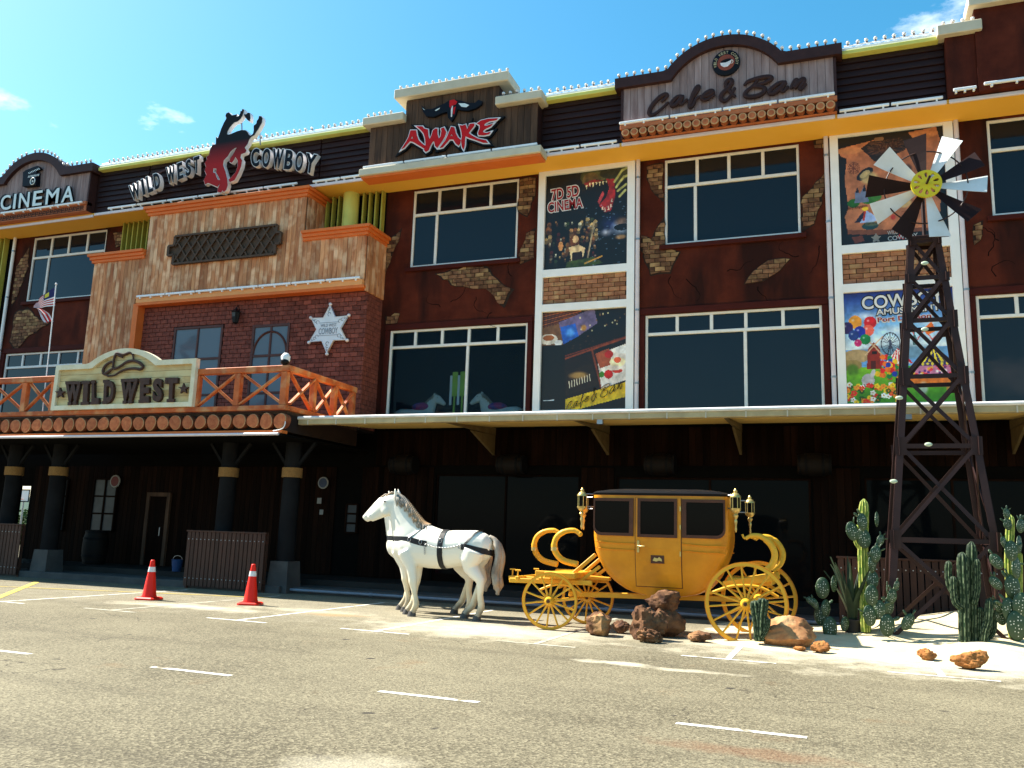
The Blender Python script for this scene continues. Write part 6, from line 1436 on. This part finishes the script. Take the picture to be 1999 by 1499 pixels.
# ------------------------------------------------------------------ porch things in the shade
M['barrel'] = mat('barrel_wood', (.009, .005, .003), (.006, .0035, .002), scale=5, stretch=(1, 1, .2), rough=.7)
M['hoop'] = mat('barrel_hoop', (.008, .008, .009), rough=.6, spec=.1)
def barrel(label, Mx, base, s=1, group='porch barrels'):
    t = thing('barrel', label, 'barrel', base, group); pr = [(.27*s, 0), (.31*s, .16*s), (.335*s, .35*s), (.335*s, .55*s), (.31*s, .74*s), (.27*s, .90*s)]
    MB().lathe(pr, n=20, M=Mx).build('staves', M['barrel'], t, 40)
    for z, r in ((.04, .287), (.2, .325), (.66, .328), (.84, .292)): MB().lathe([(r*s, z*s), (r*s+.008, z*s+.01), (r*s+.008, z*s+.05), (r*s, z*s+.06)], n=20, M=Mx).build('hoop', M['hoop'], t)
bp_ = W(182, 1108, Y=20.2); barrel('old wooden barrel standing on the porch under the window', T(bp_.x, 20.2, .3), (bp_.x, 20.2, .3), 1.1)
for i, px in enumerate((790, 1000, 1290, 1590)):
    p = W(px, 908, Y=20.72); barrel('dark barrel mounted on the porch fascia, %s from left' % ORD[i], T(p.x, 20.97, p.z-.4) if False else T(p.x-.36, 20.66, p.z) @ RY(R_(90)), (p.x, 20.7, p.z), .8, 'barrels on the fascia')
M['bluep'] = mat('blue_plastic', (.02, .06, .16), rough=.4)
bk = W(342, 1118, Y=18.9); bu = thing('bucket', 'blue plastic bucket on the porch step', 'bucket', (bk.x, 18.9, .3)); MB().lathe([(.11, 0), (.15, .30), (.155, .30), (.16, .32), (.14, .32)], (bk.x, 18.95, .3), 16).build('pail', M['bluep'], bu, 40)
MB().tube([(bk.x+.155*math.cos(t), 18.95, .62+.1*math.sin(t)) for t in np.linspace(0, 3.14, 9)], .006, 5).build('handle', M['metal'], bu)
M['tin'] = mat('tin_sign_red', (.16, .03, .03), rough=.5); M['tinb'] = mat('tin_sign_blue', (.06, .08, .14), rough=.5); M['note'] = mat('paper_note', (.35, .34, .32), rough=.8)
for px, py, r, m_, lab in ((226, 940, .2, 'tin', 'round red bottle-cap sign over the porch window'), (632, 943, .17, 'tinb', 'round blue and white tin sign beside the right column')):
    p = W(px, py, Y=20.9); t = thing('round_sign', lab, 'sign', (p.x, 20.9, p.z)); MB().lathe([(r, 0), (r*.97, .03)], n=24, M=T(p.x, 20.9, p.z) @ RX(R_(90))).build('disc', M['note'], t); MB().lathe([(r*.78, .03), (r*.76, .036)], n=24, M=T(p.x, 20.9, p.z) @ RX(R_(90))).build('face', M[m_], t)
for px, py, w, h, lab in ((628, 1000, .12, .14, 'small white paper notice below the round blue sign'), (624, 978, .14, .16, 'small pale card between round sign and paper notice')):
    p = W(px, py, Y=20.9); o = MB().box(p.x-w/2, p.x+w/2, 20.89, 20.9, p.z-h/2, p.z+h/2).build('notice', M['note'], None); props(o, lab, 'notice')
dp = thing('drain_pipe', 'grey pipe running along the kerb from the right porch column', 'pipe', (-12, 17.94, 0)); M['gpipe'] = mat('grey_blue_pipe', (.20, .23, .28), (.16, .18, .22), scale=4, rough=.4)
MB().tube(catmull([(-12.55, 17.93, .42), (-12.56, 17.93, .25), (-12.52, 17.93, .12), (-12.35, 17.93, .09)], 4)+[Vector((-4, 17.93, .09)), Vector((8.5, 17.93, .09))], .035, 10).build('pipe', M['gpipe'], dp, 60)
for x in (-10.2, -7.4, -4.6): MB().lathe([(.045, 0), (.045, .08)], n=10, M=T(x, 17.93, .09) @ RY(R_(90))).build('joint', M['gpipe'], dp, 60)
MB().tube(catmull([(-12.05, 16.7, 4.12), (-12.0, 16.68, 3.95), (-12.06, 16.66, 3.82), (-12.3, 16.65, 3.77)], 6), .012, 6).build('cable', M['white'], bal, 60)
# ------------------------------------------------------------------ carousel seen through the lower window
def carousel(label, px, py, flip):
    p = W(px, py, Y=21.75); s = .60; f = -1 if flip else 1
    Mx = T(p.x, 21.8, 4.3) @ SC(s*f, s, s) @ T(8.3, 0, -.35)
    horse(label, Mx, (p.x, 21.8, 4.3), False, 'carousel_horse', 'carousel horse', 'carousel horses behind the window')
M['pinkp'] = mat('saddle_pink', (.55, .05, .12), (.4, .03, .2), scale=14, rough=.5, c=(.08, .05, .25), cthr=.52)
carousel('pale carousel horse facing right behind the left window pane', 858, 790, True); carousel('pale carousel horse facing left behind the right window pane', 928, 790, False)
for px, lab in ((822, 'pink and blue saddle on the right-facing carousel horse'), (970, 'pink and blue saddle on the left-facing carousel horse')):
    p = W(px, 795, Y=21.75); o = MB().ell((p.x, 21.8, p.z), (.30, .20, .14), 16, 8).build('saddle', M['pinkp'], None, 179); props(o, lab, 'saddle', 'carousel saddles')
M['limeb'] = mat('lime_board', (.42, .62, .06), rough=.5)
for px, lab in ((889, 'left lime green board standing behind the window mullion'), (904, 'right lime green board standing behind the window mullion')):
    p = W(px, 745, Y=21.6); t = thing('green_board', lab, 'board', (p.x, 21.6, 4.3)); MB().box(p.x-.08, p.x+.08, 21.58, 21.62, 5.35, 6.05, .01).build('panel', M['limeb'], t); MB().box(p.x-.025, p.x+.025, 21.585, 21.615, 4.3, 5.35).build('stand', M['limeb'], t); MB().box(p.x-.16, p.x-.085, 21.59, 21.61, 5.1, 5.95, .01).build('side_wing', M['white'], t)
# ------------------------------------------------------------------ beyond the porch opening: hedge, hill, basketball hoop
M['leaf'] = mat('hedge_leaf', (.07, .12, .025), (.035, .075, .018), scale=3, rough=.7, ov=0); M['hill'] = mat('far_hill_green', (.05, .085, .06), (.035, .065, .05), scale=.08, rough=1)
hc = W(42, 1018, Y=42); hg = thing('hedge', 'green hedge seen through the porch opening at far left', 'hedge', (hc.x, 42, 0)); b = MB()
for k in range(5200):
    x = hc.x+rng.normal()*2.6; y = 42+rng.normal()*.7; zmax = 1.9+.35*math.sin(x*1.9)+.2*math.sin(x*4.3); z = rng.random()**.7*zmax; s = .10+.08*rng.random(); a = rng.random(3)*6.28
    Mq = T(x, y, z) @ RZ(a[0]) @ RX(a[1]); b.add([(-s, 0, 0), (0, -s*.5, 0), (s, 0, .02), (0, s*.5, 0)], [(0, 1, 2, 3)], Mq)
b.build('foliage', M['leaf'], hg); bt = MB()
for k in range(9): bt.tube([(hc.x-3+k*.75, 42, 0), (hc.x-3+k*.75+.1, 42, 1.3)], [.05, .02], 6)
bt.build('stems', M['woodb'], hg)
b = MB(); n = 60
for i in range(n+1):
    x = -620+i*10; h = 9+5*math.sin(i*.35)+3*math.sin(i*.9+1); b.v += [(x, 330, -1), (x, 350, h), (x, 420, h*1.1)]
for i in range(n):
    for j in range(2): b.f.append((3*i+j, 3*i+3+j, 3*i+4+j, 3*i+1+j)); b.mi.append(0)
b.build('hill', M['hill'], None, 179, kind='structure')
bh = W(45, 968, Y=36); t = thing('basketball_hoop', 'distant white basketball backboard on a pole through the porch opening', 'basketball hoop', (bh.x, 36, 0))
f = MB()
for a, c, d, e_ in ((-.5, .5, .30, .36), (-.5, .5, -.36, -.30), (-.5, -.45, -.30, .30), (.45, .5, -.30, .30)): f.box(bh.x+a, bh.x+c, 35.98, 36.02, bh.z+d, bh.z+e_)
f.build('backboard_frame', M['black'], t); MB().box(bh.x-.46, bh.x+.46, 36.0, 36.015, bh.z-.3, bh.z+.3).build('backboard', M['white'], t); MB().tube([(bh.x, 36.1, 0), (bh.x, 36.1, bh.z)], .05, 8).build('pole', M['metal'], t); MB().tube([(bh.x+.2*math.cos(q), 35.75+.2*math.sin(q), bh.z-.2) for q in np.linspace(0, 6.28, 13)[:-1]], .015, 5, closed=True).build('rim', M['orange'], t)
# ------------------------------------------------------------------ printed posters: colour fields worked out cell by cell on a fine grid
def vcol_mat(name):
    mt = bpy.data.materials.new(name); mt.use_nodes = True; t = mt.node_tree; a = t.nodes.new('ShaderNodeVertexColor'); a.layer_name = 'print'
    t.links.new(a.outputs['Color'], t.nodes['Principled BSDF'].inputs['Base Color']); t.nodes['Principled BSDF'].inputs['Roughness'].default_value = .45; return mt
M['print'] = vcol_mat('poster_print')
class Canvas:
    def __init__(s, w, h, bg): s.w, s.h = w, h; s.a = np.ones((h, w, 3))*np.array(bg); yy, xx = np.mgrid[0:h, 0:w]; s.x = (xx+.5)/w; s.y = (yy+.5)/h
    def put(s, m_, c, al=1.0):
        k = (m_*al)[..., None] if m_.dtype != bool else (m_.astype(float)*al)[..., None]; s.a = s.a*(1-k)+np.array(c)*k
    def ell(s, cx, cy, rx, ry, c, al=1, soft=0, ang=0):
        dx, dy = s.x-cx, s.y-cy; ca, sa = math.cos(ang), math.sin(ang); d = np.hypot((dx*ca+dy*sa)/rx, (-dx*sa+dy*ca)/ry); s.put(np.clip((1-d)/max(soft, .02), 0, 1), c, al)
    def poly(s, P, c, al=1):
        ins = np.zeros(s.x.shape, bool); n = len(P)
        for i in range(n):
            (x1, y1), (x2, y2) = P[i], P[(i+1) % n]
            if y1 == y2: continue
            cnd = ((s.y >= min(y1, y2)) & (s.y < max(y1, y2))) & (s.x < x1+(s.y-y1)*(x2-x1)/(y2-y1)); ins ^= cnd
        s.put(ins, c, al)
    def line(s, P, w, c, al=1):
        for (x1, y1), (x2, y2) in zip(P, P[1:]):
            dx, dy = x2-x1, y2-y1; L2 = dx*dx+dy*dy+1e-9; t = np.clip(((s.x-x1)*dx+(s.y-y1)*dy)/L2, 0, 1); d = np.hypot(s.x-x1-t*dx, (s.y-y1-t*dy)); s.put(np.clip((w-d)/(w*.4), 0, 1), c, al)
    def grad(s, c0, c1, y0=0, y1=1, al=1):
        k = np.clip((s.y-y0)/(y1-y0), 0, 1)[..., None]; m_ = ((s.y >= y0) & (s.y <= y1)).astype(float)[..., None]*al; s.a = s.a*(1-m_)+(np.array(c0)*(1-k)+np.array(c1)*k)*m_
    def noise(s, amp, f=12, tint=(1, 1, 1)):
        g = np.random.default_rng(f); n = np.zeros((s.h, s.w))
        for k in (1, 2, 4):
            q = g.random((f*k+2, f*k+2)); xi = s.x*f*k; yi = s.y*f*k; x0 = xi.astype(int); y0 = yi.astype(int); fx, fy = xi-x0, yi-y0
            n += ((q[y0, x0]*(1-fx)+q[y0, x0+1]*fx)*(1-fy)+(q[y0+1, x0]*(1-fx)+q[y0+1, x0+1]*fx)*fy-.5)/k
        s.a = np.clip(s.a*(1+amp*n[..., None]*np.array(tint)), 0, 1)
    def mesh(s, x0, x1, z0, z1, y):
        w, h = s.w, s.h; X, Z = np.meshgrid(np.linspace(x0, x1, w+1), np.linspace(z1, z0, h+1)); V = np.stack([X, np.full(X.shape, y), Z], -1).reshape(-1, 3)
        i = np.arange(h)[:, None]*(w+1)+np.arange(w)[None, :]; F = np.stack([i+w+1, i+w+2, i+1, i], -1).reshape(-1, 4)
        me = bpy.data.meshes.new('print'); me.vertices.add(len(V)); me.vertices.foreach_set('co', V.ravel().astype('f')); me.loops.add(F.size); me.loops.foreach_set('vertex_index', F.ravel().astype('i')); me.polygons.add(len(F)); me.polygons.foreach_set('loop_start', np.arange(0, F.size, 4, dtype='i')); me.update(calc_edges=True)
        ca = me.color_attributes.new('print', 'FLOAT_COLOR', 'CORNER'); lin = np.clip(s.a, 0, 1)**2.2; C = np.repeat(np.concatenate([lin.reshape(-1, 3), np.ones((h*w, 1))], 1), 4, 0); ca.data.foreach_set('color', C.ravel().astype('f')); me.materials.append(M['print']); return me
def poster(label, cv, x0, x1, z0, z1, y=YF-.035):
    t = thing('poster', label, 'poster', ((x0+x1)/2, y, z0)); MB().box(x0, x1, y+.004, YF-.003, z0, z1).build('board', M['black'], t); inst('print', cv.mesh(x0, x1, z0, z1, y), t, Matrix.Identity(4)); return t
def plet(t, txt, box, rect, m_, y=YF-.042, off=0, tilt=0, back=None, shear=0, sk=None):
    """flat printed lettering in poster fractions (u0,u1,v0,v1), v from the top"""
    x0, x1, z0, z1 = rect; u0, u1, v0, v1 = box; a = (x0+(x1-x0)*u0, x0+(x1-x0)*u1, z1-(z1-z0)*v1, z1-(z1-z0)*v0); h = a[3]-a[2]
    for k, (mm, o, dy) in enumerate([(back, (off or .01)+.05, .0)]*(back is not None)+[(m_, off, -.004)]):
        me = fit_mesh(text_mesh(txt, 1, .0015, o, shear), *(a if (not k and back is None) or k else (a[0]-.025, a[1]+.025, a[2]-.025, a[3]+.025)))
        cx_, cz_ = (a[0]+a[1])/2, (a[2]+a[3])/2; put('lettering' if mm is m_ else 'lettering_outline', me, mm, t, T(cx_, y+dy, cz_) @ RY(R_(-tilt)) @ T(-cx_, 0, -cz_))
prb = np.random.default_rng(5)
# --- 7D 5D cinema poster
c = Canvas(120, 140, (.02, .03, .035)); c.noise(.8, 9)
c.ell(.72, .05, .30, .14, (.24, .25, .13)); c.ell(.62, .07, .12, .06, (.36, .34, .18)); c.ell(.80, .04, .14, .06, (.17, .17, .10)); c.ell(.55, .10, .10, .09, (.38, .30, .16))
c.poly([(.46, .13), (.60, .09), (.75, .12), (.84, .10), (.86, .20), (.84, .38), (.78, .46), (.72, .44), (.66, .36), (.58, .26), (.48, .22)], (.05, .03, .04))
c.poly([(.74, .10), (.84, .11), (.85, .30), (.80, .44), (.73, .45), (.66, .37), (.74, .30), (.78, .20)], (.62, .13, .12)); c.poly([(.64, .33), (.70, .22), (.72, .26), (.66, .36)], (.75, .25, .25)); c.poly([(.47, .12), (.58, .09), (.70, .11), (.60, .13), (.5, .17)], (.55, .16, .12))
for x, y, h in ((.50, .14, .05), (.54, .12, .05), (.58, .12, .07), (.62, .12, .04), (.66, .12, .045), (.70, .12, .04), (.74, .12, .03)): c.poly([(x-.012, y), (x+.014, y), (x+.004, y+h)], (.92, .86, .66))
for x, y in ((.81, .33), (.80, .38), (.77, .41), (.73, .42), (.70, .40)): c.poly([(x-.01, y+.02), (x+.014, y+.02), (x, y-.025)], (.9, .8, .7))
for P in (((.84, .14), (.93, .03), (.98, .01)), ((.86, .20), (.95, .10), (1, .09)), ((.88, .24), (.98, .18)), ((.90, .30), (.97, .24))): c.line(P, .016, (.72, .72, .42))
c.ell(.80, .58, .22, .16, (.12, .16, .34), .9, .9); c.ell(.92, .62, .14, .10, (.82, .88, .98), .9, .8); c.ell(.75, .66, .09, .05, (.9, .9, .95), .8, .9); c.ell(.93, .56, .10, .06, (.5, .35, .25), .8, .6); c.ell(.94, .62, .10, .035, (.05, .05, .06)); c.ell(.92, .72, .08, .03, (.75, .55, .35), .9, .5)
for k in range(85):
    x, y = prb.uniform(.02, .66), prb.uniform(.50, .92); s = prb.uniform(.008, .026); col = [(.75, .52, .30), (.55, .32, .16), (.85, .68, .42), (.35, .12, .10), (.25, .30, .18), (.9, .85, .7)][prb.integers(6)]; c.ell(x, y, s, s*.9, col, .85); c.ell(x, y+s*1.6, s*1.2, s*1.1, tuple(v*.55 for v in col), .8)
c.ell(.37, .72, .06, .07, (.42, .22, .10)); c.ell(.38, .70, .035, .04, (.9, .70, .48)); c.poly([(.30, .78), (.42, .76), (.50, .80), (.47, .92), (.34, .94)], (.93, .76, .55)); c.poly([(.34, .84), (.46, .83), (.48, .95), (.34, .96)], (.14, .07, .07)); c.line([(.60, .55), (.53, .92)], .012, (.66, .56, .42)); c.ell(.2, .76, .03, .05, (.85, .55, .30)); c.poly([(.28, .93), (.60, .90), (.72, .97), (.50, 1), (.26, 1)], (.24, .28, .10)); c.line([(.5, .96), (.7, .90)], .01, (.8, .55, .2))
for k in range(60): x, y = prb.uniform(.5, 1), prb.uniform(.35, 1); c.ell(x, y, .01, .006, (.55, .65, .75), .5)
c.noise(.5, 30); R1_ = (-7.185, -4.905, 8.605, 11.295); p1 = poster('black dinosaur poster reading 7D 5D CINEMA in the left white frame', c, *R1_)
M['p_red'] = mat('print_dark_red', (.35, .018, .02), rough=.45); M['p_white'] = mat('print_white', (.8, .78, .76), rough=.45); M['p_black'] = mat('print_black', (.012, .011, .011), rough=.45)
plet(p1, '7D 5D', (.07, .41, .14, .26), R1_, M['p_red'], off=.02, tilt=4, back=M['p_white']); plet(p1, 'CINEMA', (.03, .46, .275, .385), R1_, M['p_red'], off=.02, tilt=3, back=M['p_white'])
# --- Cafe & Bar collage
c = Canvas(120, 140, (.10, .05, .035)); c.noise(.5, 10)
for k in range(9): c.line([(0, .02+k*.022), (.55-k*.03, -.06+k*.022)], .007, (.62, .32, .13) if k % 2 else (.42, .20, .08))
c.poly([(.20, .11), (.62, -.02), (1.0, -.12), (1.0, .30), (.28, .46)], (.05, .05, .08)); c.poly([(.20, .11), (.62, -.02), (.66, .14), (.44, .26), (.24, .28)], (.42, .36, .50)); c.poly([(.22, .16), (.40, .13), (.44, .26), (.26, .34)], (.16, .36, .74)); c.ell(.34, .22, .07, .06, (.35, .62, .9), .8, .6); c.ell(.50, .18, .04, .04, (.8, .55, .2), .9, .5)
for k in range(26): c.ell(prb.uniform(.45, .98), prb.uniform(.02, .28), .012, .012, (.95, .88, .66) if k % 2 else (.5, .35, .2), .8, .5)
c.poly([(.28, .34), (1, .16), (1, .36), (.32, .50)], (.07, .05, .06)); 
for k in range(20): c.ell(prb.uniform(.3, .98), prb.uniform(.30, .42), .02, .012, (.25, .17, .12), .7, .6)
c.poly([(0, .16), (.20, .12), (.26, .34), (0, .38)], (.45, .30, .18)); c.ell(.08, .28, .11, .055, (.86, .82, .76)); c.ell(.08, .265, .07, .03, (.62, .34, .14)); c.ell(.2, .32, .05, .03, (.9, .9, .9))
c.line([(0, .56), (1, .30)], .012, (.50, .22, .11)); c.line([(.28, .46), (1, .29)], .008, (.42, .17, .09)); c.poly([(.30, .62), (.60, .54), (.68, .76), (.30, .86)], (.14, .09, .06)); c.ell(.45, .66, .14, .045, (.72, .56, .30), .8, .5)
for k in range(9): c.line([(.34+.03*k, .72-.008*k), (.345+.03*k, .78-.008*k)], .006, (.85, .8, .7))
c.line([(.60, .40), (.72, .80)], .014, (.50, .22, .11)); c.poly([(.66, .46), (1, .36), (1, .72), (.72, .80)], (.90, .86, .82)); c.poly([(.64, .45), (.80, .40), (.84, .56), (.70, .60)], (.62, .30, .18)); c.ell(.80, .46, .05, .04, (.70, .14, .12)); c.ell(.90, .54, .09, .05, (.95, .88, .70)); c.ell(.90, .52, .04, .03, (.85, .35, .20)); c.ell(.95, .42, .08, .04, (.95, .94, .92)); c.ell(.80, .66, .05, .045, (.75, .08, .07)); c.ell(.72, .66, .03, .03, (.25, .5, .12)); c.ell(.90, .63, .06, .02, (.8, .2, .12)); c.ell(.86, .60, .08, .025, (.93, .86, .8))
c.poly([(0, .34), (.28, .34), (.29, 1), (0, 1)], (.012, .012, .014)); c.line([(.04, .905), (.16, .90)], .006, (.85, .88, .9)); c.poly([(.30, .895), (1, .74), (1, .885), (.30, 1.03)], (.88, .72, .08)); c.poly([(.45, 1.0), (1, .89), (1, 1), (.45, 1)], (.05, .03, .05)); c.noise(.35, 26)
R2_ = (-7.185, -4.905, 4.80, 7.428); p2 = poster('dark food and bar collage poster with yellow Cafe & Bar band', c, *R2_)
def pbrush(t, strokes, ox, oy, s, Y, r, m_):
    for pts in strokes:
        P = catmull([Vector((x, Y, z)) for x, z in crop(pts, ox, oy, s, Y)], 4); b = MB()
        b.tube(P, r, 6, flat=.1); b.build('lettering', m_, t)
cbp = [[((x-100)/1800*112+1104, (y-280)/250*27+784-(x-100)/1800*19+3) for x, y in q] for q in cb]
pbrush(p2, cbp, 0, 0, 1, YF-.041, .034, M['p_black']); pbrush(p2, cbp, 0, 0, 1, YF-.047, .014, M['p_white'])
# --- treasure map
c = Canvas(130, 150, (.05, .04, .045)); c.noise(.8, 8)
c.poly([(.0, .10), (.30, .06), (.70, .02), (.94, .0), (.97, .12), (.92, .30), (.95, .62), (.92, .90), (.50, .89), (.06, .86), (.04, .74), (.08, .66), (.05, .40), (.08, .20), (.02, .17)], (.70, .42, .27)); c.noise(.22, 14)
c.ell(.12, .13, .14, .03, (.78, .50, .32)); c.ell(.80, .06, .16, .035, (.76, .48, .30)); c.poly([(.22, .12), (.32, .06), (.68, .02), (.72, .08), (.64, .18), (.52, .22), (.44, .28), (.34, .25), (.30, .20)], (.10, .06, .05)); 
for k in range(60): c.line([(prb.uniform(.28, .66), prb.uniform(.06, .2))]*1+[(prb.uniform(.28, .66), prb.uniform(.06, .2))], .004, (.45, .28, .18), .5)
for k in range(8): a = k*math.pi/4; c.line([(.145, .295), (.145+.06*math.cos(a), .295+.055*math.sin(a))], .005, (.40, .20, .12))
for rr in (.055, .04): 
    for k in range(24): a = k*math.pi/12; c.line([(.145+rr*math.cos(a), .295+rr*.95*math.sin(a)), (.145+rr*math.cos(a+.27), .295+rr*.95*math.sin(a+.27))], .0035, (.36, .18, .10), .8)
c.ell(.25, .36, .09, .045, (.06, .06, .08), 1, 0, -.5); c.ell(.25, .36, .055, .025, (.70, .60, .42), 1, 0, -.5); c.ell(.29, .40, .10, .07, (.80, .70, .46), .8, .4); c.ell(.75, .26, .05, .04, (.85, .76, .55)); c.ell(.76, .27, .03, .02, (.08, .10, .16))
c.ell(.13, .62, .06, .04, (.14, .36, .08)); c.ell(.28, .60, .08, .04, (.20, .42, .12)); c.ell(.35, .58, .05, .04, (.24, .46, .14)); c.poly([(.14, .62), (.15, .52), (.17, .48), (.19, .54), (.22, .50), (.24, .47), (.26, .54), (.28, .62)], (.42, .45, .55)); c.poly([(.15, .53), (.17, .47), (.19, .53)], (.08, .09, .16)); c.poly([(.22, .52), (.24, .45), (.26, .52)], (.08, .09, .16))
c.poly([(.13, .80), (.20, .72), (.24, .69), (.30, .73), (.38, .79), (.30, .81)], (.62, .70, .88)); c.poly([(.13, .80), (.20, .72), (.24, .69), (.22, .76), (.18, .80)], (.12, .12, .20)); c.line([(.24, .69), (.22, .78)], .012, (.75, .18, .08)); c.ell(.24, .68, .03, .02, (.98, .75, .15)); c.ell(.28, .84, .08, .035, (.10, .24, .26)); c.ell(.30, .82, .1, .03, (.8, .72, .5), .4, .5); c.ell(.60, .66, .09, .05, (.82, .68, .44), .9, .3); c.ell(.50, .78, .03, .03, (.7, .15, .12), .9, .5); c.ell(.66, .36, .05, .06, (.16, .12, .14), .8, .5)
for k in range(14): c.line([(.58+.02*(k % 4), .74+.01*k), (.62+.02*(k % 4), .735+.01*k)], .004, (.45, .20, .10), .7)
c.poly([(.06, .86), (.5, .89), (.92, .90), (.92, .93), (.4, .93), (.06, .90)], (.45, .25, .16)); c.ell(.40, .05, .05, .02, (.5, .36, .26))
P = [(.33+(.055 if k % 2 == 0 else .026)*math.cos(math.pi/2+k*math.pi/5), .955-(.05 if k % 2 == 0 else .024)*math.sin(math.pi/2+k*math.pi/5)) for k in range(10)]; c.poly(P, (.55, .52, .48)); c.poly([(.10, .93), (.2, .92), (.22, .97), (.13, .99)], (.42, .20, .14)); c.poly([(.54, .90), (.60, .93), (.57, .95), (.60, .99), (.53, .97), (.55, .93)], (.75, .12, .10)); c.noise(.2, 34)
R3_ = (.31, 2.605, 8.61, 11.355); p3 = poster('brown treasure map poster behind the windmill blades', c, *R3_)
M['p_brown'] = mat('print_brown', (.07, .03, .02), rough=.5); M['p_grey'] = mat('print_grey', (.5, .48, .46), rough=.5)
plet(p3, 'Fairy kingdom', (.06, .26, .645, .68), R3_, M['p_brown'], shear=.3, tilt=3); plet(p3, 'Country', (.22, .40, .805, .835), R3_, M['p_brown'], shear=.3, tilt=3); plet(p3, 'WILD', (.44, .54, .90, .935), R3_, M['p_grey'], tilt=3); plet(p3, 'COWBOY', (.44, .72, .945, .985), R3_, M['p_grey'], tilt=3, off=.01); plet(p3, 'AWAKE', (.34, .60, .10, .16), R3_, M['p_brown'], tilt=6, off=.01)
# --- amusement park
c = Canvas(130, 150, (.42, .66, .92)); c.grad((.10, .16, .48), (.50, .74, .95), 0, .30); c.grad((.50, .74, .95), (.90, .95, .98), .30, .52); 
for x, y, rx, ry in ((.2, .22, .16, .05), (.5, .36, .2, .06), (.8, .30, .16, .05), (.36, .44, .2, .04)): c.ell(x, y, rx, ry, (.95, .97, 1), .7, .9)
c.ell(.5, .56, .5, .08, (.42, .56, .66), .9, .4); c.grad((.48, .72, .14), (.22, .52, .07), .68, 1.0); c.ell(.10, .58, .14, .06, (.72, .60, .42)); c.ell(.05, .66, .10, .05, (.62, .52, .30)); c.ell(.06, .70, .07, .06, (.30, .48, .10), .9, .4)
for k in range(20): a = k*math.pi/10; c.line([(.42+.085*math.cos(a), .48+.10*math.sin(a)), (.42+.085*math.cos(a+.32), .48+.10*math.sin(a+.32))], .006, (.20, .22, .30)); c.line([(.42, .48), (.42+.085*math.cos(a), .48+.10*math.sin(a))], .003, (.25, .28, .36))
c.line([(.42, .48), (.37, .64)], .008, (.2, .22, .3)); c.line([(.42, .48), (.47, .64)], .008, (.2, .22, .3)); c.line([(.62, .36), (.66, .46), (.74, .36), (.80, .46), (.88, .38)], .006, (.85, .25, .2)); c.poly([(.62, .50), (.64, .38), (.68, .50)], (.25, .4, .42)); c.poly([(.72, .36), (.80, .30), (.84, .38), (.76, .42)], (.92, .42, .10))
for k in range(10): c.poly([(.48, .52), (.36+.026*k, .66), (.36+.026*(k+1), .66)], (.85, .10, .20) if k % 2 else (.95, .93, .90))
for k in range(12): c.poly([(.80, .50), (.64+.028*k, .655), (.64+.028*(k+1), .655)], (.16, .14, .36) if k % 2 else (.95, .84, .22))
c.poly([(.64, .655), (.98, .655), (.98, .69), (.64, .69)], (.20, .18, .42)); 
for k in range(8): c.ell(.66+.043*k, .67, .012, .014, (.95, .85, .25))
c.poly([(.60, .69), (.98, .69), (.98, .78), (.60, .78)], (.82, .50, .66))
for k in range(50): c.ell(prb.uniform(.6, .98), prb.uniform(.69, .80), .014, .012, [(.9, .2, .3), (.95, .9, .9), (.4, .2, .5), (.95, .7, .2)][prb.integers(4)])
c.poly([(.58, .79), (.98, .77), (.98, .85), (.58, .86)], (.90, .46, .12)); c.poly([(.19, .70), (.21, .52), (.265, .46), (.32, .52), (.33, .70)], (.55, .15, .07)); c.poly([(.23, .70), (.23, .63), (.28, .63), (.28, .70)], (.30, .08, .05)); c.poly([(.25, .54), (.29, .54), (.29, .57), (.25, .57)], (.12, .06, .05))
for a in (.9, 2.3, 3.9, 5.5): c.line([(.265, .49), (.265+.12*math.cos(a), .49+.11*math.sin(a))], .007, (.85, .70, .55))
for x, y, r, col in ((.10, .27, .065, (.96, .62, .16)), (.24, .28, .06, (.82, .10, .13)), (.02, .32, .06, (.20, .12, .36)), (.22, .35, .055, (.92, .38, .30)), (.14, .36, .055, (.14, .18, .62)), (.08, .39, .05, (.14, .24, .52)), (.19, .43, .05, (.10, .50, .26)), (.12, .46, .035, (.78, .14, .42))): c.ell(x, y, r, r*.95, col); c.ell(x-r*.3, y-r*.3, r*.3, r*.25, (1, 1, 1), .6, .8)
for k in range(46): c.ell(.42+prb.normal()*.05, .70+prb.normal()*.045, .025, .024, [(.85, .10, .12), (.95, .75, .10), (.12, .25, .70), (.12, .55, .25), (.95, .45, .12)][prb.integers(5)]); 
c.ell(.20, .80, .06, .06, (.70, .68, .70)); c.ell(.245, .74, .02, .04, (.74, .72, .74), 1, 0, .4); c.ell(.70, .88, .05, .07, (.70, .74, .78), .8, .5); c.ell(.93, .88, .03, .05, (.70, .52, .20))
for k in range(70):
    x, y = prb.uniform(.0, .52), prb.uniform(.83, 1.0); col = [(.96, .80, .12), (.88, .16, .12), (.97, .95, .90), (.95, .55, .15), (.12, .32, .08)][prb.integers(5)]
    for q in range(5): c.ell(x+.016*math.cos(q*1.257), y+.014*math.sin(q*1.257), .011, .010, col)
    c.ell(x, y, .008, .007, (.8, .5, .1))
c.noise(.25, 30); R4_ = (.31, 2.605, 4.80, 7.43); p4 = poster('colourful COWBOY AMUSEMENT fairground poster behind the windmill tower', c, *R4_)
plet(p4, 'COWBOY', (.17, .92, .03, .15), R4_, M['p_white'], off=.02, tilt=2, back=M['p_black']); plet(p4, 'AMUSEMENT', (.30, .88, .155, .21), R4_, M['p_white'], off=.02, tilt=2, back=M['p_black']); plet(p4, 'Port Dickson', (.31, .80, .232, .275), R4_, M['p_red'], off=.02, tilt=2, back=M['p_white'])
